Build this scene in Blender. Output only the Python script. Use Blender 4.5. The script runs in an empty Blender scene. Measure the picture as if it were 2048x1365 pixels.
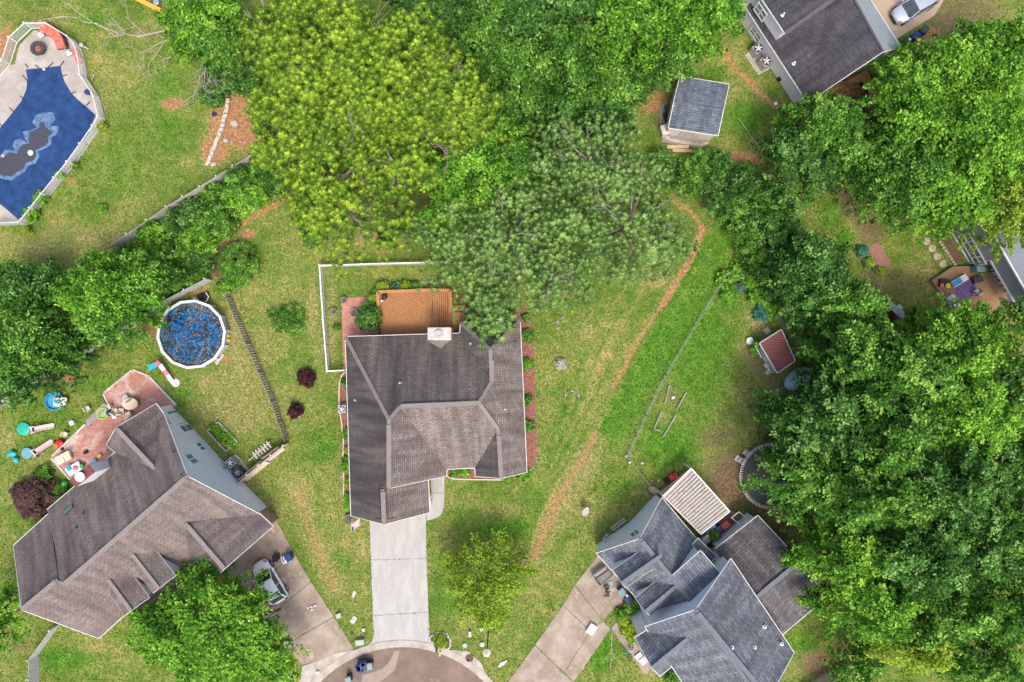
import bpy, math, random
import numpy as np
from mathutils import Vector as V, Matrix
R = math.radians
random.seed(7); rng = np.random.default_rng(7)
scene = bpy.context.scene
# ---------------------------------------------------------------- camera, sky, sun
H, S, CX, CY = 68.0, 20.0, 1024.0, 682.5      # drone height (m), photo px per ground metre, nadir
cam = bpy.data.cameras.new('camera'); cam.sensor_width = 36; cam.lens = 36*H/(2048/S); cam.clip_end = 2000
camo = bpy.data.objects.new('camera', cam); camo.location = (0, 0, H); scene.collection.objects.link(camo); scene.camera = camo
SUN_EL, SUN_AZ = 62.0, 165.0                   # azimuth clockwise from +Y (top of picture)
w = bpy.data.worlds.new('World'); scene.world = w; w.use_nodes = True
nt = w.node_tree; bg = nt.nodes['Background']; sky = nt.nodes.new('ShaderNodeTexSky'); sky.sky_type = 'NISHITA'
sky.sun_disc = False; sky.sun_elevation = R(SUN_EL); sky.sun_rotation = R(SUN_AZ); sky.dust_density = 4; sky.air_density = 0.7; sky.ozone_density = 0.6
nt.links.new(sky.outputs[0], bg.inputs[0]); bg.inputs[1].default_value = 0.15
sl = bpy.data.lights.new('sun', 'SUN'); sl.energy = .75; sl.angle = R(14); sl.color = (1, .92, .78)
so = bpy.data.objects.new('sun', sl); scene.collection.objects.link(so)
d = V((math.sin(R(SUN_AZ))*math.cos(R(SUN_EL)), math.cos(R(SUN_AZ))*math.cos(R(SUN_EL)), math.sin(R(SUN_EL))))
so.rotation_euler = d.to_track_quat('Z', 'Y').to_euler(); so.location = (40, -40, 60)
scene.view_settings.view_transform = 'Standard'; scene.view_settings.look = 'None'
scene.view_settings.exposure = 1.22; scene.view_settings.gamma = 1.0
scene.cycles.max_bounces = 5; scene.cycles.diffuse_bounces = 3; scene.cycles.transparent_max_bounces = 4

# ---------------------------------------------------------------- helpers
def P(px, py, z=0.0):
    k = (1-z/H)/S
    return V(((px-CX)*k, -(py-CY)*k, z))
def ray(px, py):
    g = P(px, py, 0); c = V((0, 0, H)); return c, (g-c)
def onplane(px, py, a, b, c):
    n = (b-a).cross(c-a); o, dr = ray(px, py); t = n.dot(a-o)/n.dot(dr); return o+dr*t
def onwall(px, py, A, B):
    n = V((-(B-A).y, (B-A).x, 0)); o, dr = ray(px, py); t = n.dot(A-o)/n.dot(dr); return o+dr*t
MATS = {}
def mat(name, c1, c2=None, scale=3., rough=.85, bump=0., metal=0., detail=6., spec=.3, c3=None, stretch=None):
    if name in MATS: return MATS[name]
    m = bpy.data.materials.new(name); m.use_nodes = True; t = m.node_tree; b = t.nodes['Principled BSDF']
    b.inputs['Roughness'].default_value = rough; b.inputs['Metallic'].default_value = metal
    b.inputs['Specular IOR Level'].default_value = spec
    if c2 is None: c2 = tuple(x*.78 for x in c1)
    tc = t.nodes.new('ShaderNodeTexCoord'); n = t.nodes.new('ShaderNodeTexNoise'); n.inputs['Scale'].default_value = scale; n.inputs['Detail'].default_value = detail; n.inputs['Roughness'].default_value = .68
    src = tc.outputs['Object']
    if stretch:
        mp = t.nodes.new('ShaderNodeMapping'); mp.inputs['Scale'].default_value = stretch; t.links.new(src, mp.inputs[0]); src = mp.outputs[0]
    t.links.new(src, n.inputs['Vector'])
    r = t.nodes.new('ShaderNodeValToRGB'); e = r.color_ramp.elements
    e[0].position = .34; e[0].color = (*c1, 1); e[1].position = .66; e[1].color = (*c2, 1)
    if c3: x = e.new(.58); x.color = (*c2, 1); e[-1].position = .68; e[-1].color = (*c3, 1)
    t.links.new(n.outputs[0], r.inputs[0]); t.links.new(r.outputs[0], b.inputs['Base Color'])
    if bump:
        bp = t.nodes.new('ShaderNodeBump'); bp.inputs['Strength'].default_value = bump; bp.inputs['Distance'].default_value = .03
        t.links.new(n.outputs[0], bp.inputs['Height']); t.links.new(bp.outputs[0], b.inputs['Normal'])
    MATS[name] = m; return m
def shingle(name, ca, cb, stain, samt=.5, row=.22, bw=.5, mortar=.35, seam=.02):
    m = bpy.data.materials.new(name); m.use_nodes = True; t = m.node_tree; b = t.nodes['Principled BSDF']; b.inputs['Roughness'].default_value = .93
    b.inputs['Specular IOR Level'].default_value = .2
    uv = t.nodes.new('ShaderNodeUVMap'); br = t.nodes.new('ShaderNodeTexBrick')
    br.inputs['Scale'].default_value = 1; br.inputs['Brick Width'].default_value = bw; br.inputs['Row Height'].default_value = row
    br.inputs['Mortar Size'].default_value = seam; br.inputs['Mortar Smooth'].default_value = .4; br.inputs['Bias'].default_value = 0
    br.inputs['Color1'].default_value = (*ca, 1); br.inputs['Color2'].default_value = (*cb, 1); br.inputs['Mortar'].default_value = (*[x*mortar for x in ca], 1)
    t.links.new(uv.outputs[0], br.inputs[0])
    n = t.nodes.new('ShaderNodeTexNoise'); n.inputs['Scale'].default_value = .3; n.inputs['Detail'].default_value = 5
    mp = t.nodes.new('ShaderNodeMapping'); mp.inputs['Scale'].default_value = (1.6, .35, 1); t.links.new(uv.outputs[0], mp.inputs[0]); t.links.new(mp.outputs[0], n.inputs[0])
    at = t.nodes.new('ShaderNodeAttribute'); at.attribute_name = 'stain'
    ad = t.nodes.new('ShaderNodeMath'); ad.operation = 'MULTIPLY_ADD'; ad.inputs[1].default_value = 3.2; ad.inputs[2].default_value = -1.6
    t.links.new(n.outputs[0], ad.inputs[0]); a2 = t.nodes.new('ShaderNodeMath'); a2.operation = 'ADD'; a2.use_clamp = True
    t.links.new(ad.outputs[0], a2.inputs[0]); t.links.new(at.outputs['Fac'], a2.inputs[1])
    ml = t.nodes.new('ShaderNodeMath'); ml.operation = 'MULTIPLY'; ml.inputs[1].default_value = samt; t.links.new(a2.outputs[0], ml.inputs[0])
    mx = t.nodes.new('ShaderNodeMixRGB'); mx.inputs[2].default_value = (*stain, 1); t.links.new(ml.outputs[0], mx.inputs[0]); t.links.new(br.outputs[0], mx.inputs[1])
    mq = t.nodes.new('ShaderNodeMapping'); mq.inputs['Scale'].default_value = (1.3, .16, 1); t.links.new(uv.outputs[0], mq.inputs[0]); nq = t.nodes.new('ShaderNodeTexNoise'); nq.inputs['Scale'].default_value = 1.1; nq.inputs['Detail'].default_value = 4; t.links.new(mq.outputs[0], nq.inputs[0])
    rq = t.nodes.new('ShaderNodeMapRange'); rq.inputs[1].default_value = .38; rq.inputs[2].default_value = .62; rq.inputs[3].default_value = .74; rq.inputs[4].default_value = 1.14; t.links.new(nq.outputs[0], rq.inputs[0]); mz = t.nodes.new('ShaderNodeMixRGB'); mz.blend_type = 'MULTIPLY'; mz.inputs[0].default_value = 1; t.links.new(mx.outputs[0], mz.inputs[1]); t.links.new(rq.outputs[0], mz.inputs[2]); mx = mz
    n2 = t.nodes.new('ShaderNodeTexNoise'); n2.inputs['Scale'].default_value = 5; n2.inputs['Detail'].default_value = 8; n2.inputs['Roughness'].default_value = .85; t.links.new(uv.outputs[0], n2.inputs[0])
    r = t.nodes.new('ShaderNodeMapRange'); r.inputs[1].default_value = .3; r.inputs[2].default_value = .7; r.inputs[3].default_value = .62; r.inputs[4].default_value = 1.38; t.links.new(n2.outputs[0], r.inputs[0])
    m2 = t.nodes.new('ShaderNodeMixRGB'); m2.blend_type = 'MULTIPLY'; m2.inputs[0].default_value = 1; t.links.new(mx.outputs[0], m2.inputs[1]); t.links.new(r.outputs[0], m2.inputs[2])
    t.links.new(m2.outputs[0], b.inputs['Base Color'])
    bp = t.nodes.new('ShaderNodeBump'); bp.inputs['Strength'].default_value = .5; bp.inputs['Distance'].default_value = .03; t.links.new(br.outputs['Fac'], bp.inputs['Height']); bp.invert = True
    t.links.new(bp.outputs[0], b.inputs['Normal']); return m
def uvbrick(name, ca, cb, mort, bw, row, seam=.02, rough=.8, offset=.5, bump=.4, noise=.25, stain=None):
    m = bpy.data.materials.new(name); m.use_nodes = True; t = m.node_tree; b = t.nodes['Principled BSDF']; b.inputs['Roughness'].default_value = rough; b.inputs['Specular IOR Level'].default_value = .3
    uv = t.nodes.new('ShaderNodeUVMap'); br = t.nodes.new('ShaderNodeTexBrick'); br.offset = offset
    for k, v in (('Scale', 1), ('Brick Width', bw), ('Row Height', row), ('Mortar Size', seam), ('Mortar Smooth', .2), ('Bias', 0)): br.inputs[k].default_value = v
    for k, v in (('Color1', ca), ('Color2', cb), ('Mortar', mort)): br.inputs[k].default_value = (*v, 1)
    t.links.new(uv.outputs[0], br.inputs[0]); n2 = t.nodes.new('ShaderNodeTexNoise'); n2.inputs['Scale'].default_value = 2; n2.inputs['Detail'].default_value = 8; n2.inputs['Roughness'].default_value = .75; t.links.new(uv.outputs[0], n2.inputs[0])
    r = t.nodes.new('ShaderNodeMapRange'); r.inputs[1].default_value = .3; r.inputs[2].default_value = .7; r.inputs[3].default_value = 1-noise; r.inputs[4].default_value = 1+noise; t.links.new(n2.outputs[0], r.inputs[0])
    m2 = t.nodes.new('ShaderNodeMixRGB'); m2.blend_type = 'MULTIPLY'; m2.inputs[0].default_value = 1; t.links.new(br.outputs[0], m2.inputs[1]); t.links.new(r.outputs[0], m2.inputs[2])
    out = m2.outputs[0]
    if stain:
        n3 = t.nodes.new('ShaderNodeTexNoise'); n3.inputs['Scale'].default_value = .45; n3.inputs['Detail'].default_value = 9; n3.inputs['Roughness'].default_value = .7; t.links.new(uv.outputs[0], n3.inputs[0])
        r3 = t.nodes.new('ShaderNodeMapRange'); r3.inputs[1].default_value = .50; r3.inputs[2].default_value = .66; t.links.new(n3.outputs[0], r3.inputs[0])
        m3 = t.nodes.new('ShaderNodeMixRGB'); m3.inputs[2].default_value = (*stain, 1); t.links.new(r3.outputs[0], m3.inputs[0]); t.links.new(out, m3.inputs[1]); out = m3.outputs[0]
    t.links.new(out, b.inputs['Base Color'])
    if bump:
        bp = t.nodes.new('ShaderNodeBump'); bp.inputs['Strength'].default_value = bump; bp.inputs['Distance'].default_value = .02; bp.invert = True; t.links.new(br.outputs['Fac'], bp.inputs['Height']); t.links.new(bp.outputs[0], b.inputs['Normal'])
    MATS[name] = m; return m
def leafmat(name, stops, trans=.3, nscale=.5):
    m = bpy.data.materials.new(name); m.use_nodes = True; t = m.node_tree; t.nodes.remove(t.nodes['Principled BSDF'])
    at = t.nodes.new('ShaderNodeAttribute'); at.attribute_name = 'rnd'
    tc = t.nodes.new('ShaderNodeTexCoord'); n = t.nodes.new('ShaderNodeTexNoise'); n.inputs['Scale'].default_value = nscale; n.inputs['Detail'].default_value = 2; t.links.new(tc.outputs['Object'], n.inputs[0])
    ad = t.nodes.new('ShaderNodeMath'); ad.operation = 'MULTIPLY_ADD'; ad.inputs[1].default_value = .8; ad.inputs[2].default_value = -.4; t.links.new(n.outputs[0], ad.inputs[0])
    a2 = t.nodes.new('ShaderNodeMath'); a2.operation = 'ADD'; a2.use_clamp = True; t.links.new(at.outputs['Fac'], a2.inputs[0]); t.links.new(ad.outputs[0], a2.inputs[1])
    r = t.nodes.new('ShaderNodeValToRGB'); e = r.color_ramp.elements
    e[0].position = 0; e[0].color = (*stops[0], 1); e[1].position = 1; e[1].color = (*stops[-1], 1)
    for i, s in enumerate(stops[1:-1]): x = e.new((i+1)/(len(stops)-1)); x.color = (*s, 1)
    t.links.new(a2.outputs[0], r.inputs[0])
    df = t.nodes.new('ShaderNodeBsdfDiffuse'); tr = t.nodes.new('ShaderNodeBsdfTranslucent'); mx = t.nodes.new('ShaderNodeMixShader'); mx.inputs[0].default_value = trans
    t.links.new(r.outputs[0], df.inputs[0]); t.links.new(r.outputs[0], tr.inputs[0]); t.links.new(df.outputs[0], mx.inputs[1]); t.links.new(tr.outputs[0], mx.inputs[2])
    t.links.new(mx.outputs[0], t.nodes['Material Output'].inputs[0]); MATS[name] = m; return m
ROOT = {}
def tag(o, label=None, cat=None, group=None, kind=None):
    if label: o['label'] = label
    if cat: o['category'] = cat
    if group: o['group'] = group
    if kind: o['kind'] = kind
    return o
def thing(name, label, cat, loc=(0, 0, 0), group=None):
    o = bpy.data.objects.new(name, None); o.empty_display_size = .3; scene.collection.objects.link(o)
    o.location = V(loc); ROOT[o.name] = V(loc); return tag(o, label, cat, group)
class MB:
    def __init__(s): s.v = []; s.f = []; s.uv = []; s.mi = []; s.st = []
    def poly(s, pts, uv=None, mi=0, st=0.):
        b = len(s.v); s.v += [V(p) for p in pts]; s.f.append(list(range(b, b+len(pts)))); s.uv.append(uv); s.mi.append(mi); s.st.append(st); return s
    def prism(s, pts, z0, z1, uvtop=True):
        a = [V((p[0], p[1], z1)) for p in pts]; ar = sum(a[i].x*a[(i+1) % len(a)].y-a[(i+1) % len(a)].x*a[i].y for i in range(len(a)))
        if ar < 0: a.reverse()
        b = [V((p.x, p.y, z0)) for p in a]; s.poly(a, [(p.x, p.y) for p in a]); s.poly(b[::-1])
        for i in range(len(a)): j = (i+1) % len(a); s.poly([b[i], b[j], a[j], a[i]])
        return s
    def box(s, c, size, rz=0, M=None):
        c = V(c); m = M if M else Matrix.Rotation(rz, 3, 'Z'); x, y, z = [q/2 for q in size]
        p = [c+m@V((i*x, j*y, k*z)) for k in (-1, 1) for i, j in ((-1, -1), (1, -1), (1, 1), (-1, 1))]
        for f in ((3, 2, 1, 0), (4, 5, 6, 7), (0, 1, 5, 4), (1, 2, 6, 5), (2, 3, 7, 6), (3, 0, 4, 7)):
            q = [p[i] for i in f]; s.poly(q, [(t.x, t.y) for t in q])
        return s
    def bar(s, a, b, w, h, up=V((0, 0, 1))):      # rectangular bar from a to b
        a, b = V(a), V(b); d = b-a; L = d.length
        if L < 1e-5: return s
        d.normalize(); x = d.cross(up)
        if x.length < 1e-3: x = V((1, 0, 0))
        x.normalize(); y = x.cross(d); m = Matrix((d, x, y)).transposed(); return s.box((a+b)/2, (L, w, h), M=m)
    def tube(s, pts, r, n=6, cap=True):
        pts = [V(p) for p in pts]; rs = r if isinstance(r, (list, tuple)) else [r]*len(pts); rings = []
        for i, p in enumerate(pts):
            d = (pts[min(i+1, len(pts)-1)]-pts[max(i-1, 0)]); d = d.normalized() if d.length > 1e-6 else V((0, 0, 1)); u = V((0, 0, 1)) if abs(d.z) < .9 else V((1, 0, 0)); x = d.cross(u).normalized(); y = d.cross(x)
            rings.append([p+(x*math.cos(2*math.pi*k/n)+y*math.sin(2*math.pi*k/n))*rs[i] for k in range(n)])
        for i in range(len(pts)-1):
            for k in range(n): q = (k+1) % n; s.poly([rings[i][k], rings[i+1][k], rings[i+1][q], rings[i][q]])
        if cap: s.poly(rings[0]); s.poly(rings[-1][::-1])
        return s
    def lathe(s, prof, c=(0, 0, 0), n=16, sx=1, sy=1, rz=0):
        c = V(c); m = Matrix.Rotation(rz, 3, 'Z'); rings = [[c+m@V((r*sx*math.cos(2*math.pi*k/n), r*sy*math.sin(2*math.pi*k/n), z)) for k in range(n)] for r, z in prof]
        for i in range(len(prof)-1):
            for k in range(n): q = (k+1) % n; s.poly([rings[i][k], rings[i][q], rings[i+1][q], rings[i+1][k]])
        if prof[0][0] > 1e-4: s.poly(rings[0][::-1])
        if prof[-1][0] > 1e-4: s.poly(rings[-1])
        return s
    def ball(s, c, r, sx=1, sy=1, sz=1, n=12, rz=0):
        return s.lathe([(max(1e-5, r*math.sin(math.pi*i/6)), -r*sz*math.cos(math.pi*i/6)) for i in range(7)], c, n, sx, sy, rz)
    def stone(s, c, r, h, seed=0):
        rr = random.Random(seed); n = 7; a = rr.random()*6; c = V(c); prof = [(.75, 0), (1, .35), (.93, .75), (.6, 1)]; rad = [rr.uniform(.75, 1.15) for _ in range(n)]
        rings = [[c+V((r*q*rad[k]*math.cos(a+2*math.pi*k/n), r*q*rad[k]*math.sin(a+2*math.pi*k/n)*.85, h*z)) for k in range(n)] for q, z in prof]
        for i in range(3):
            for k in range(n): q = (k+1) % n; s.poly([rings[i][k], rings[i][q], rings[i+1][q], rings[i+1][k]])
        s.poly(rings[-1]); return s
    def build(s, name, m, parent=None, smooth=False, bevel=0, loc=None, merge=False, sub=0):
        off = V((0, 0, 0))
        if parent is not None:
            r = parent
            while r.parent: r = r.parent
            off = ROOT[r.name]
        elif loc is not None: off = V(loc)
        me = bpy.data.meshes.new(name); me.from_pydata([p-off for p in s.v], [], s.f)
        ms = m if isinstance(m, (list, tuple)) else [m]
        for q in ms: me.materials.append(q)
        if len(ms) > 1: me.polygons.foreach_set('material_index', s.mi)
        if any(u is not None for u in s.uv):
            l = me.uv_layers.new(name='UVMap'); k = 0
            for f, u in zip(s.f, s.uv):
                for i in range(len(f)): l.data[k].uv = u[i] if u else (s.v[f[i]].x, s.v[f[i]].y+s.v[f[i]].z); k += 1
        if any(s.st):
            at = me.attributes.new('stain', 'FLOAT', 'CORNER'); at.data.foreach_set('value', [x for f, x in zip(s.f, s.st) for _ in f])
        o = bpy.data.objects.new(name, me); scene.collection.objects.link(o)
        if parent is not None: o.parent = parent
        else: o.location = off; ROOT[o.name] = off
        if merge or smooth or sub:
            import bmesh
            b = bmesh.new(); b.from_mesh(me); bmesh.ops.remove_doubles(b, verts=b.verts, dist=.0015); bmesh.ops.recalc_face_normals(b, faces=b.faces); b.to_mesh(me); b.free()
        if smooth: me.polygons.foreach_set('use_smooth', [True]*len(me.polygons))
        if sub: q = o.modifiers.new('s', 'SUBSURF'); q.levels = q.render_levels = sub
        if bevel: q = o.modifiers.new('b', 'BEVEL'); q.width = bevel; q.segments = 2; q.limit_method = 'ANGLE'
        return o
def copy_tree(o, parent=None):
    c = o.copy(); scene.collection.objects.link(c); c.parent = parent
    for ch in o.children: copy_tree(ch, c)
    return c
def put(root, x, y, z=0, rz=0, sc=1):
    root.location = (x, y, z); root.rotation_euler = (0, 0, rz); root.scale = (sc,)*3; ROOT[root.name] = V((x, y, z)); return root

# ---------------------------------------------------------------- materials
white = mat('white_paint', (.72, .72, .70), (.62, .62, .60), 2, .5)
offw = mat('weathered_white', (.60, .57, .53), (.38, .34, .30), 1.6, .8, .3, c3=(.7, .68, .65))
blk = mat('black_plastic', (.02, .02, .022), None, 8, .5)
dkmetal = mat('dark_metal', (.06, .06, .065), (.1, .1, .1), 8, .5, 0, .4)
galv = mat('galvanised_metal', (.42, .44, .45), (.3, .31, .32), 3, .4, 0, .5)
glass = mat('window_glass', (.10, .17, .20), (.16, .26, .28), .8, .12, 0, 0, 2, .7)
carglass = mat('car_glass', (.02, .03, .035), (.05, .08, .09), 1.2, .08, 0, 0, 2, .8)
conc = mat('concrete_pale', (.42, .415, .395), (.345, .335, .315), .7, .9, .15, detail=15, c3=(.44, .43, .405), stretch=(1.6, .5, 1))
concold = mat('concrete_weathered', (.38, .325, .265), (.24, .185, .14), .4, .9, .25, detail=14, c3=(.42, .37, .31))
concpool = mat('pool_deck_concrete', (.43, .40, .36), (.30, .27, .235), .4, .9, .15, detail=9, c3=(.38, .35, .32))
asph = mat('street_asphalt', (.22, .165, .13), (.155, .115, .09), .45, .92, .25, detail=14, c3=(.25, .2, .16))
wet = mat('wet_asphalt', (.20, .15, .12), (.26, .2, .165), 1, .35, .1)
curbm = mat('curb_concrete', (.46, .42, .37), (.30, .25, .2), .8, .9, .2, detail=10)
mulch = mat('red_mulch', (.12, .045, .03), (.28, .13, .10), 5, .95, 1., detail=12, c3=(.42, .28, .24))
mulchd = mat('dark_mulch', (.10, .05, .035), (.2, .11, .08), 9, .95, 1., detail=12)
deckwood = mat('stained_deck_wood', (.47, .23, .09), (.36, .16, .06), 2.5, .65, .2)
silvwood = mat('silvered_planks', (.36, .34, .32), (.50, .48, .46), 2.5, .9, .4, detail=10, c3=(.42, .39, .36))
oldwood = mat('grey_weathered_wood', (.20, .175, .15), (.34, .31, .28), 2, .9, .5, detail=10, c3=(.28, .25, .22))
tanwood = mat('tan_wood', (.42, .28, .15), (.52, .38, .24), 3, .85, .3)
beige = mat('beige_board', (.58, .50, .42), (.47, .39, .32), 1.5, .8, .2)
terra = mat('terracotta', (.30, .10, .06), (.22, .07, .04), 5, .8)
soil = mat('soil', (.09, .05, .035), (.15, .09, .06), 9, .95, 1)
stonem = mat('pale_stone', (.48, .42, .35), (.34, .28, .22), 4, .9, .6)
bark = mat('bark', (.16, .125, .10), (.27, .23, .20), 5, .95, 1., detail=10)
deadbark = mat('bleached_bark', (.40, .36, .32), (.30, .26, .23), 6, .9, .5)
teal = mat('teal_plastic', (.02, .33, .36), (.03, .42, .44), 3, .35)
green_pl = mat('sea_green_plastic', (.02, .33, .23), (.03, .40, .28), 3, .35)
bluepl = mat('blue_plastic', (.03, .26, .50), (.04, .32, .58), 3, .35)
navy = mat('navy_plastic', (.015, .03, .12), (.03, .06, .2), 4, .4)
redpl = mat('red_plastic', (.55, .02, .03), (.45, .015, .02), 4, .35)
pink = mat('pink_plastic', (.65, .10, .20), (.6, .14, .22), 4, .4)
palepink = mat('pale_pink_plastic', (.66, .50, .52), (.6, .45, .46), 4, .4)
yel = mat('yellow_plastic', (.65, .45, .05), (.55, .38, .04), 4, .5)
cream = mat('cream_cushion', (.60, .50, .33), (.68, .58, .42), 5, .9, .2)
binm = mat('dark_green_bin', (.03, .055, .05), (.05, .08, .075), 5, .5)
binl = mat('grey_green_bin', (.16, .26, .26), (.2, .3, .3), 5, .5)
siding_blue = uvbrick('pale_blue_siding', (.72, .73, .745), (.75, .76, .775), (.52, .53, .55), 30, .2, .015, .6, bump=.3, noise=.06)
siding_grey = uvbrick('lilac_grey_siding', (.68, .65, .67), (.70, .67, .69), (.52, .5, .52), 30, .2, .012, .6, bump=.3, noise=.06)
siding_dark = uvbrick('slate_grey_siding', (.30, .32, .34), (.32, .34, .36), (.17, .18, .2), 30, .2, .02, .6, bump=.3, noise=.08)
redbrick = uvbrick('red_brick_wall', (.34, .13, .08), (.42, .18, .12), (.40, .35, .3), .25, .09, .012)
patio = uvbrick('brick_paving', (.40, .165, .125), (.50, .24, .19), (.28, .16, .12), .3, .15, .012, noise=.2)
patio2 = uvbrick('stained_brick_paving', (.36, .15, .11), (.45, .21, .16), (.25, .15, .12), .3, .15, .012, noise=.25, stain=(.52, .45, .40))
metalroof = uvbrick('red_metal_roofing', (.155, .045, .04), (.175, .055, .05), (.07, .02, .02), .25, 30, .03, .45, 0, .6, .1)
sh_c = shingle('brown_grey_shingles', (.165, .135, .122), (.225, .19, .172), (.055, .052, .053), .8)
sh_l = shingle('taupe_shingles', (.165, .132, .122), (.22, .182, .168), (.08, .07, .068), .6, .2, .5, .5)
sh_r = shingle('slate_blue_shingles', (.115, .125, .145), (.19, .205, .23), (.065, .07, .078), .35, .26, .6, .35)
sh_rb = shingle('aged_grey_shingles', (.10, .095, .10), (.155, .145, .152), (.05, .044, .042), .55, .26, .6, .35)
sh_t = shingle('charcoal_shingles', (.055, .052, .06), (.08, .076, .088), (.14, .135, .145), .4, .2, .5, .7)
sh_s = shingle('blue_grey_shed_shingles', (.085, .105, .13), (.145, .17, .20), (.08, .09, .11), .2, .24, .4, .5)
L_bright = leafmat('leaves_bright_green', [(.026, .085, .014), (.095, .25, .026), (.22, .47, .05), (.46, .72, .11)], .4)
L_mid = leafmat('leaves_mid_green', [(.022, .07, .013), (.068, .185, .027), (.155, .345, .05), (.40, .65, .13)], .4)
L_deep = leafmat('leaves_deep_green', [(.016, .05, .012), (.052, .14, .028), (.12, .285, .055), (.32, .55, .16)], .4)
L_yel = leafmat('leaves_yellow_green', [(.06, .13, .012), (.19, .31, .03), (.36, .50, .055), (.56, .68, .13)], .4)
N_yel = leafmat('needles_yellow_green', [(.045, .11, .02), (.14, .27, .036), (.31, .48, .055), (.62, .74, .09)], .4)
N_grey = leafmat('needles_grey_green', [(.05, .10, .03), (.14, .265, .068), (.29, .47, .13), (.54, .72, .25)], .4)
L_purp = leafmat('leaves_dark_purple', [(.012, .006, .008), (.035, .012, .016), (.07, .028, .03), (.13, .07, .06)], .15)
L_plum = leafmat('leaves_plum_brown', [(.03, .015, .02), (.08, .04, .045), (.14, .08, .075), (.2, .13, .11)], .15)
L_bluegr = leafmat('leaves_blue_green', [(.015, .06, .035), (.04, .15, .09), (.09, .28, .18), (.18, .42, .30)], .2)
L_grass = leafmat('grass_blades', [(.05, .13, .015), (.11, .22, .03), (.22, .30, .06), (.42, .36, .16)], .3)
# ---------------------------------------------------------------- ground
def grid_axis(lim, step, far):
    a = list(np.arange(-lim, lim+.001, step)); return np.array([-far, -far*.5, -far*.25]+a+[far*.25, far*.5, far])
gx = grid_axis(56, .2, 420); gy = grid_axis(39, .2, 420)
X, Y = np.meshgrid(gx, gy); PX = X*S+CX; PY = CY-Y*S
SPL = {c: np.zeros(X.shape) for c in 'ODLK'}
def blob(c, px, py, rx, ry=None, s=1., rot=0):
    ry = ry or rx; a = R(rot); dx = PX-px; dy = PY-py; u = (dx*math.cos(a)+dy*math.sin(a))/rx; v = (-dx*math.sin(a)+dy*math.cos(a))/ry
    SPL[c] = np.maximum(SPL[c], s*np.clip(1.5-np.sqrt(u*u+v*v), 0, 1))
def line(c, pts, wd, s=1.):
    for (x0, y0), (x1, y1) in zip(pts, pts[1:]):
        L = max(1e-6, (x1-x0)**2+(y1-y0)**2); t = np.clip(((PX-x0)*(x1-x0)+(PY-y0)*(y1-y0))/L, 0, 1); dd = np.hypot(PX-x0-t*(x1-x0), PY-y0-t*(y1-y0))
        SPL[c] = np.maximum(SPL[c], s*np.clip(1.5-dd/wd, 0, 1))
for a in [(1405, 455, 1395, 490, 1375, 530, 1350, 570, 1325, 610)]: line('O', [(a[i], a[i+1]) for i in range(0, len(a), 2)], 6.5, 1.1)
line('O', [(1405, 455), (1385, 428), (1350, 402)], 6, .75); line('O', [(1325, 610), (1300, 645), (1270, 690)], 4, .8); line('O', [(1268, 695), (1250, 735), (1225, 775)], 6, .75)
line('O', [(1190, 868), (1160, 925), (1130, 975), (1110, 1010)], 9, .66); line('O', [(1115, 1000), (1085, 1065), (1068, 1112)], 14, .66); line('K', [(1180, 890), (1120, 990), (1085, 1060)], 14, .35)
line('D', [(1200, 885), (1150, 970), (1105, 1060), (1070, 1110)], 24, .72); line('D', [(1255, 625), (1200, 720), (1175, 800)], 8, .6)
line('D', [(1150, 1090), (1110, 1140)], 18, .5); line('D', [(1260, 880), (1200, 890), (1170, 940)], 14, .45)
blob('D', 1312, 560, 30, 20, 1); blob('D', 1175, 665, 24, 30, .75); blob('D', 1130, 640, 18, 12, .5); blob('D', 1090, 800, 18, 60, .45); blob('D', 1075, 560, 30, 40, .5)
blob('O', 872, 352, 14, 9, .9); blob('O', 846, 378, 11, 14, .8); blob('D', 790, 408, 46, 18, 1); blob('O', 780, 400, 40, 12, .6); blob('D', 760, 475, 60, 26, .8); blob('O', 730, 485, 20, 12, .6)
line('O', [(645, 350), (600, 375), (555, 408), (510, 430), (470, 460), (440, 500), (428, 545)], 6, .9); blob('O', 497, 468, 16, 11, .9); blob('D', 560, 440, 50, 26, .55); blob('D', 480, 540, 52, 60, .62)
blob('D', 590, 470, 60, 60, .55); blob('D', 540, 600, 26, 60, .5); blob('D', 625, 620, 14, 60, .85); blob('D', 665, 640, 14, 90, .75); blob('O', 660, 700, 10, 30, .5); blob('D', 740, 550, 100, 14, .5)
blob('O', 452, 240, 34, 50, 1.1, 15); blob('O', 485, 260, 42, 40, 1.1); blob('O', 430, 300, 30, 32, 1); blob('O', 480, 205, 16, 20, 1); blob('O', 505, 240, 20, 30, .8); blob('K', 500, 165, 30, 20, .7)
blob('O', 347, 208, 26, 15, .8); blob('K', 345, 208, 22, 14, .8); blob('O', 145, 362, 12, 8, .7); blob('O', 208, 418, 11, 8, .6); blob('D', 375, 328, 20, 14, .7); blob('D', 95, 30, 60, 30, .5); blob('O', 20, 50, 10, 7, .7)
blob('O', 10, 90, 20, 35, .9); blob('K', 120, 470, 140, 30, .55); blob('D', 60, 510, 80, 30, .6); blob('D', 260, 440, 60, 40, .4); blob('O', 160, 478, 8, 6, .6); blob('L', 335, 200, 40, 120, .6); blob('L', 240, 330, 60, 80, .5); blob('D', 300, 60, 60, 30, .5); blob('D', 240, 160, 40, 60, .4); blob('L', 190, 40, 40, 20, .7)
blob('O', 1310, 205, 34, 24, .8, -25); blob('O', 1300, 130, 22, 26, .7); blob('O', 1190, 82, 14, 11, .9); blob('O', 1172, 180, 12, 12, .7); blob('D', 1280, 240, 20, 20, .6); blob('K', 1320, 240, 30, 40, .7)
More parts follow.
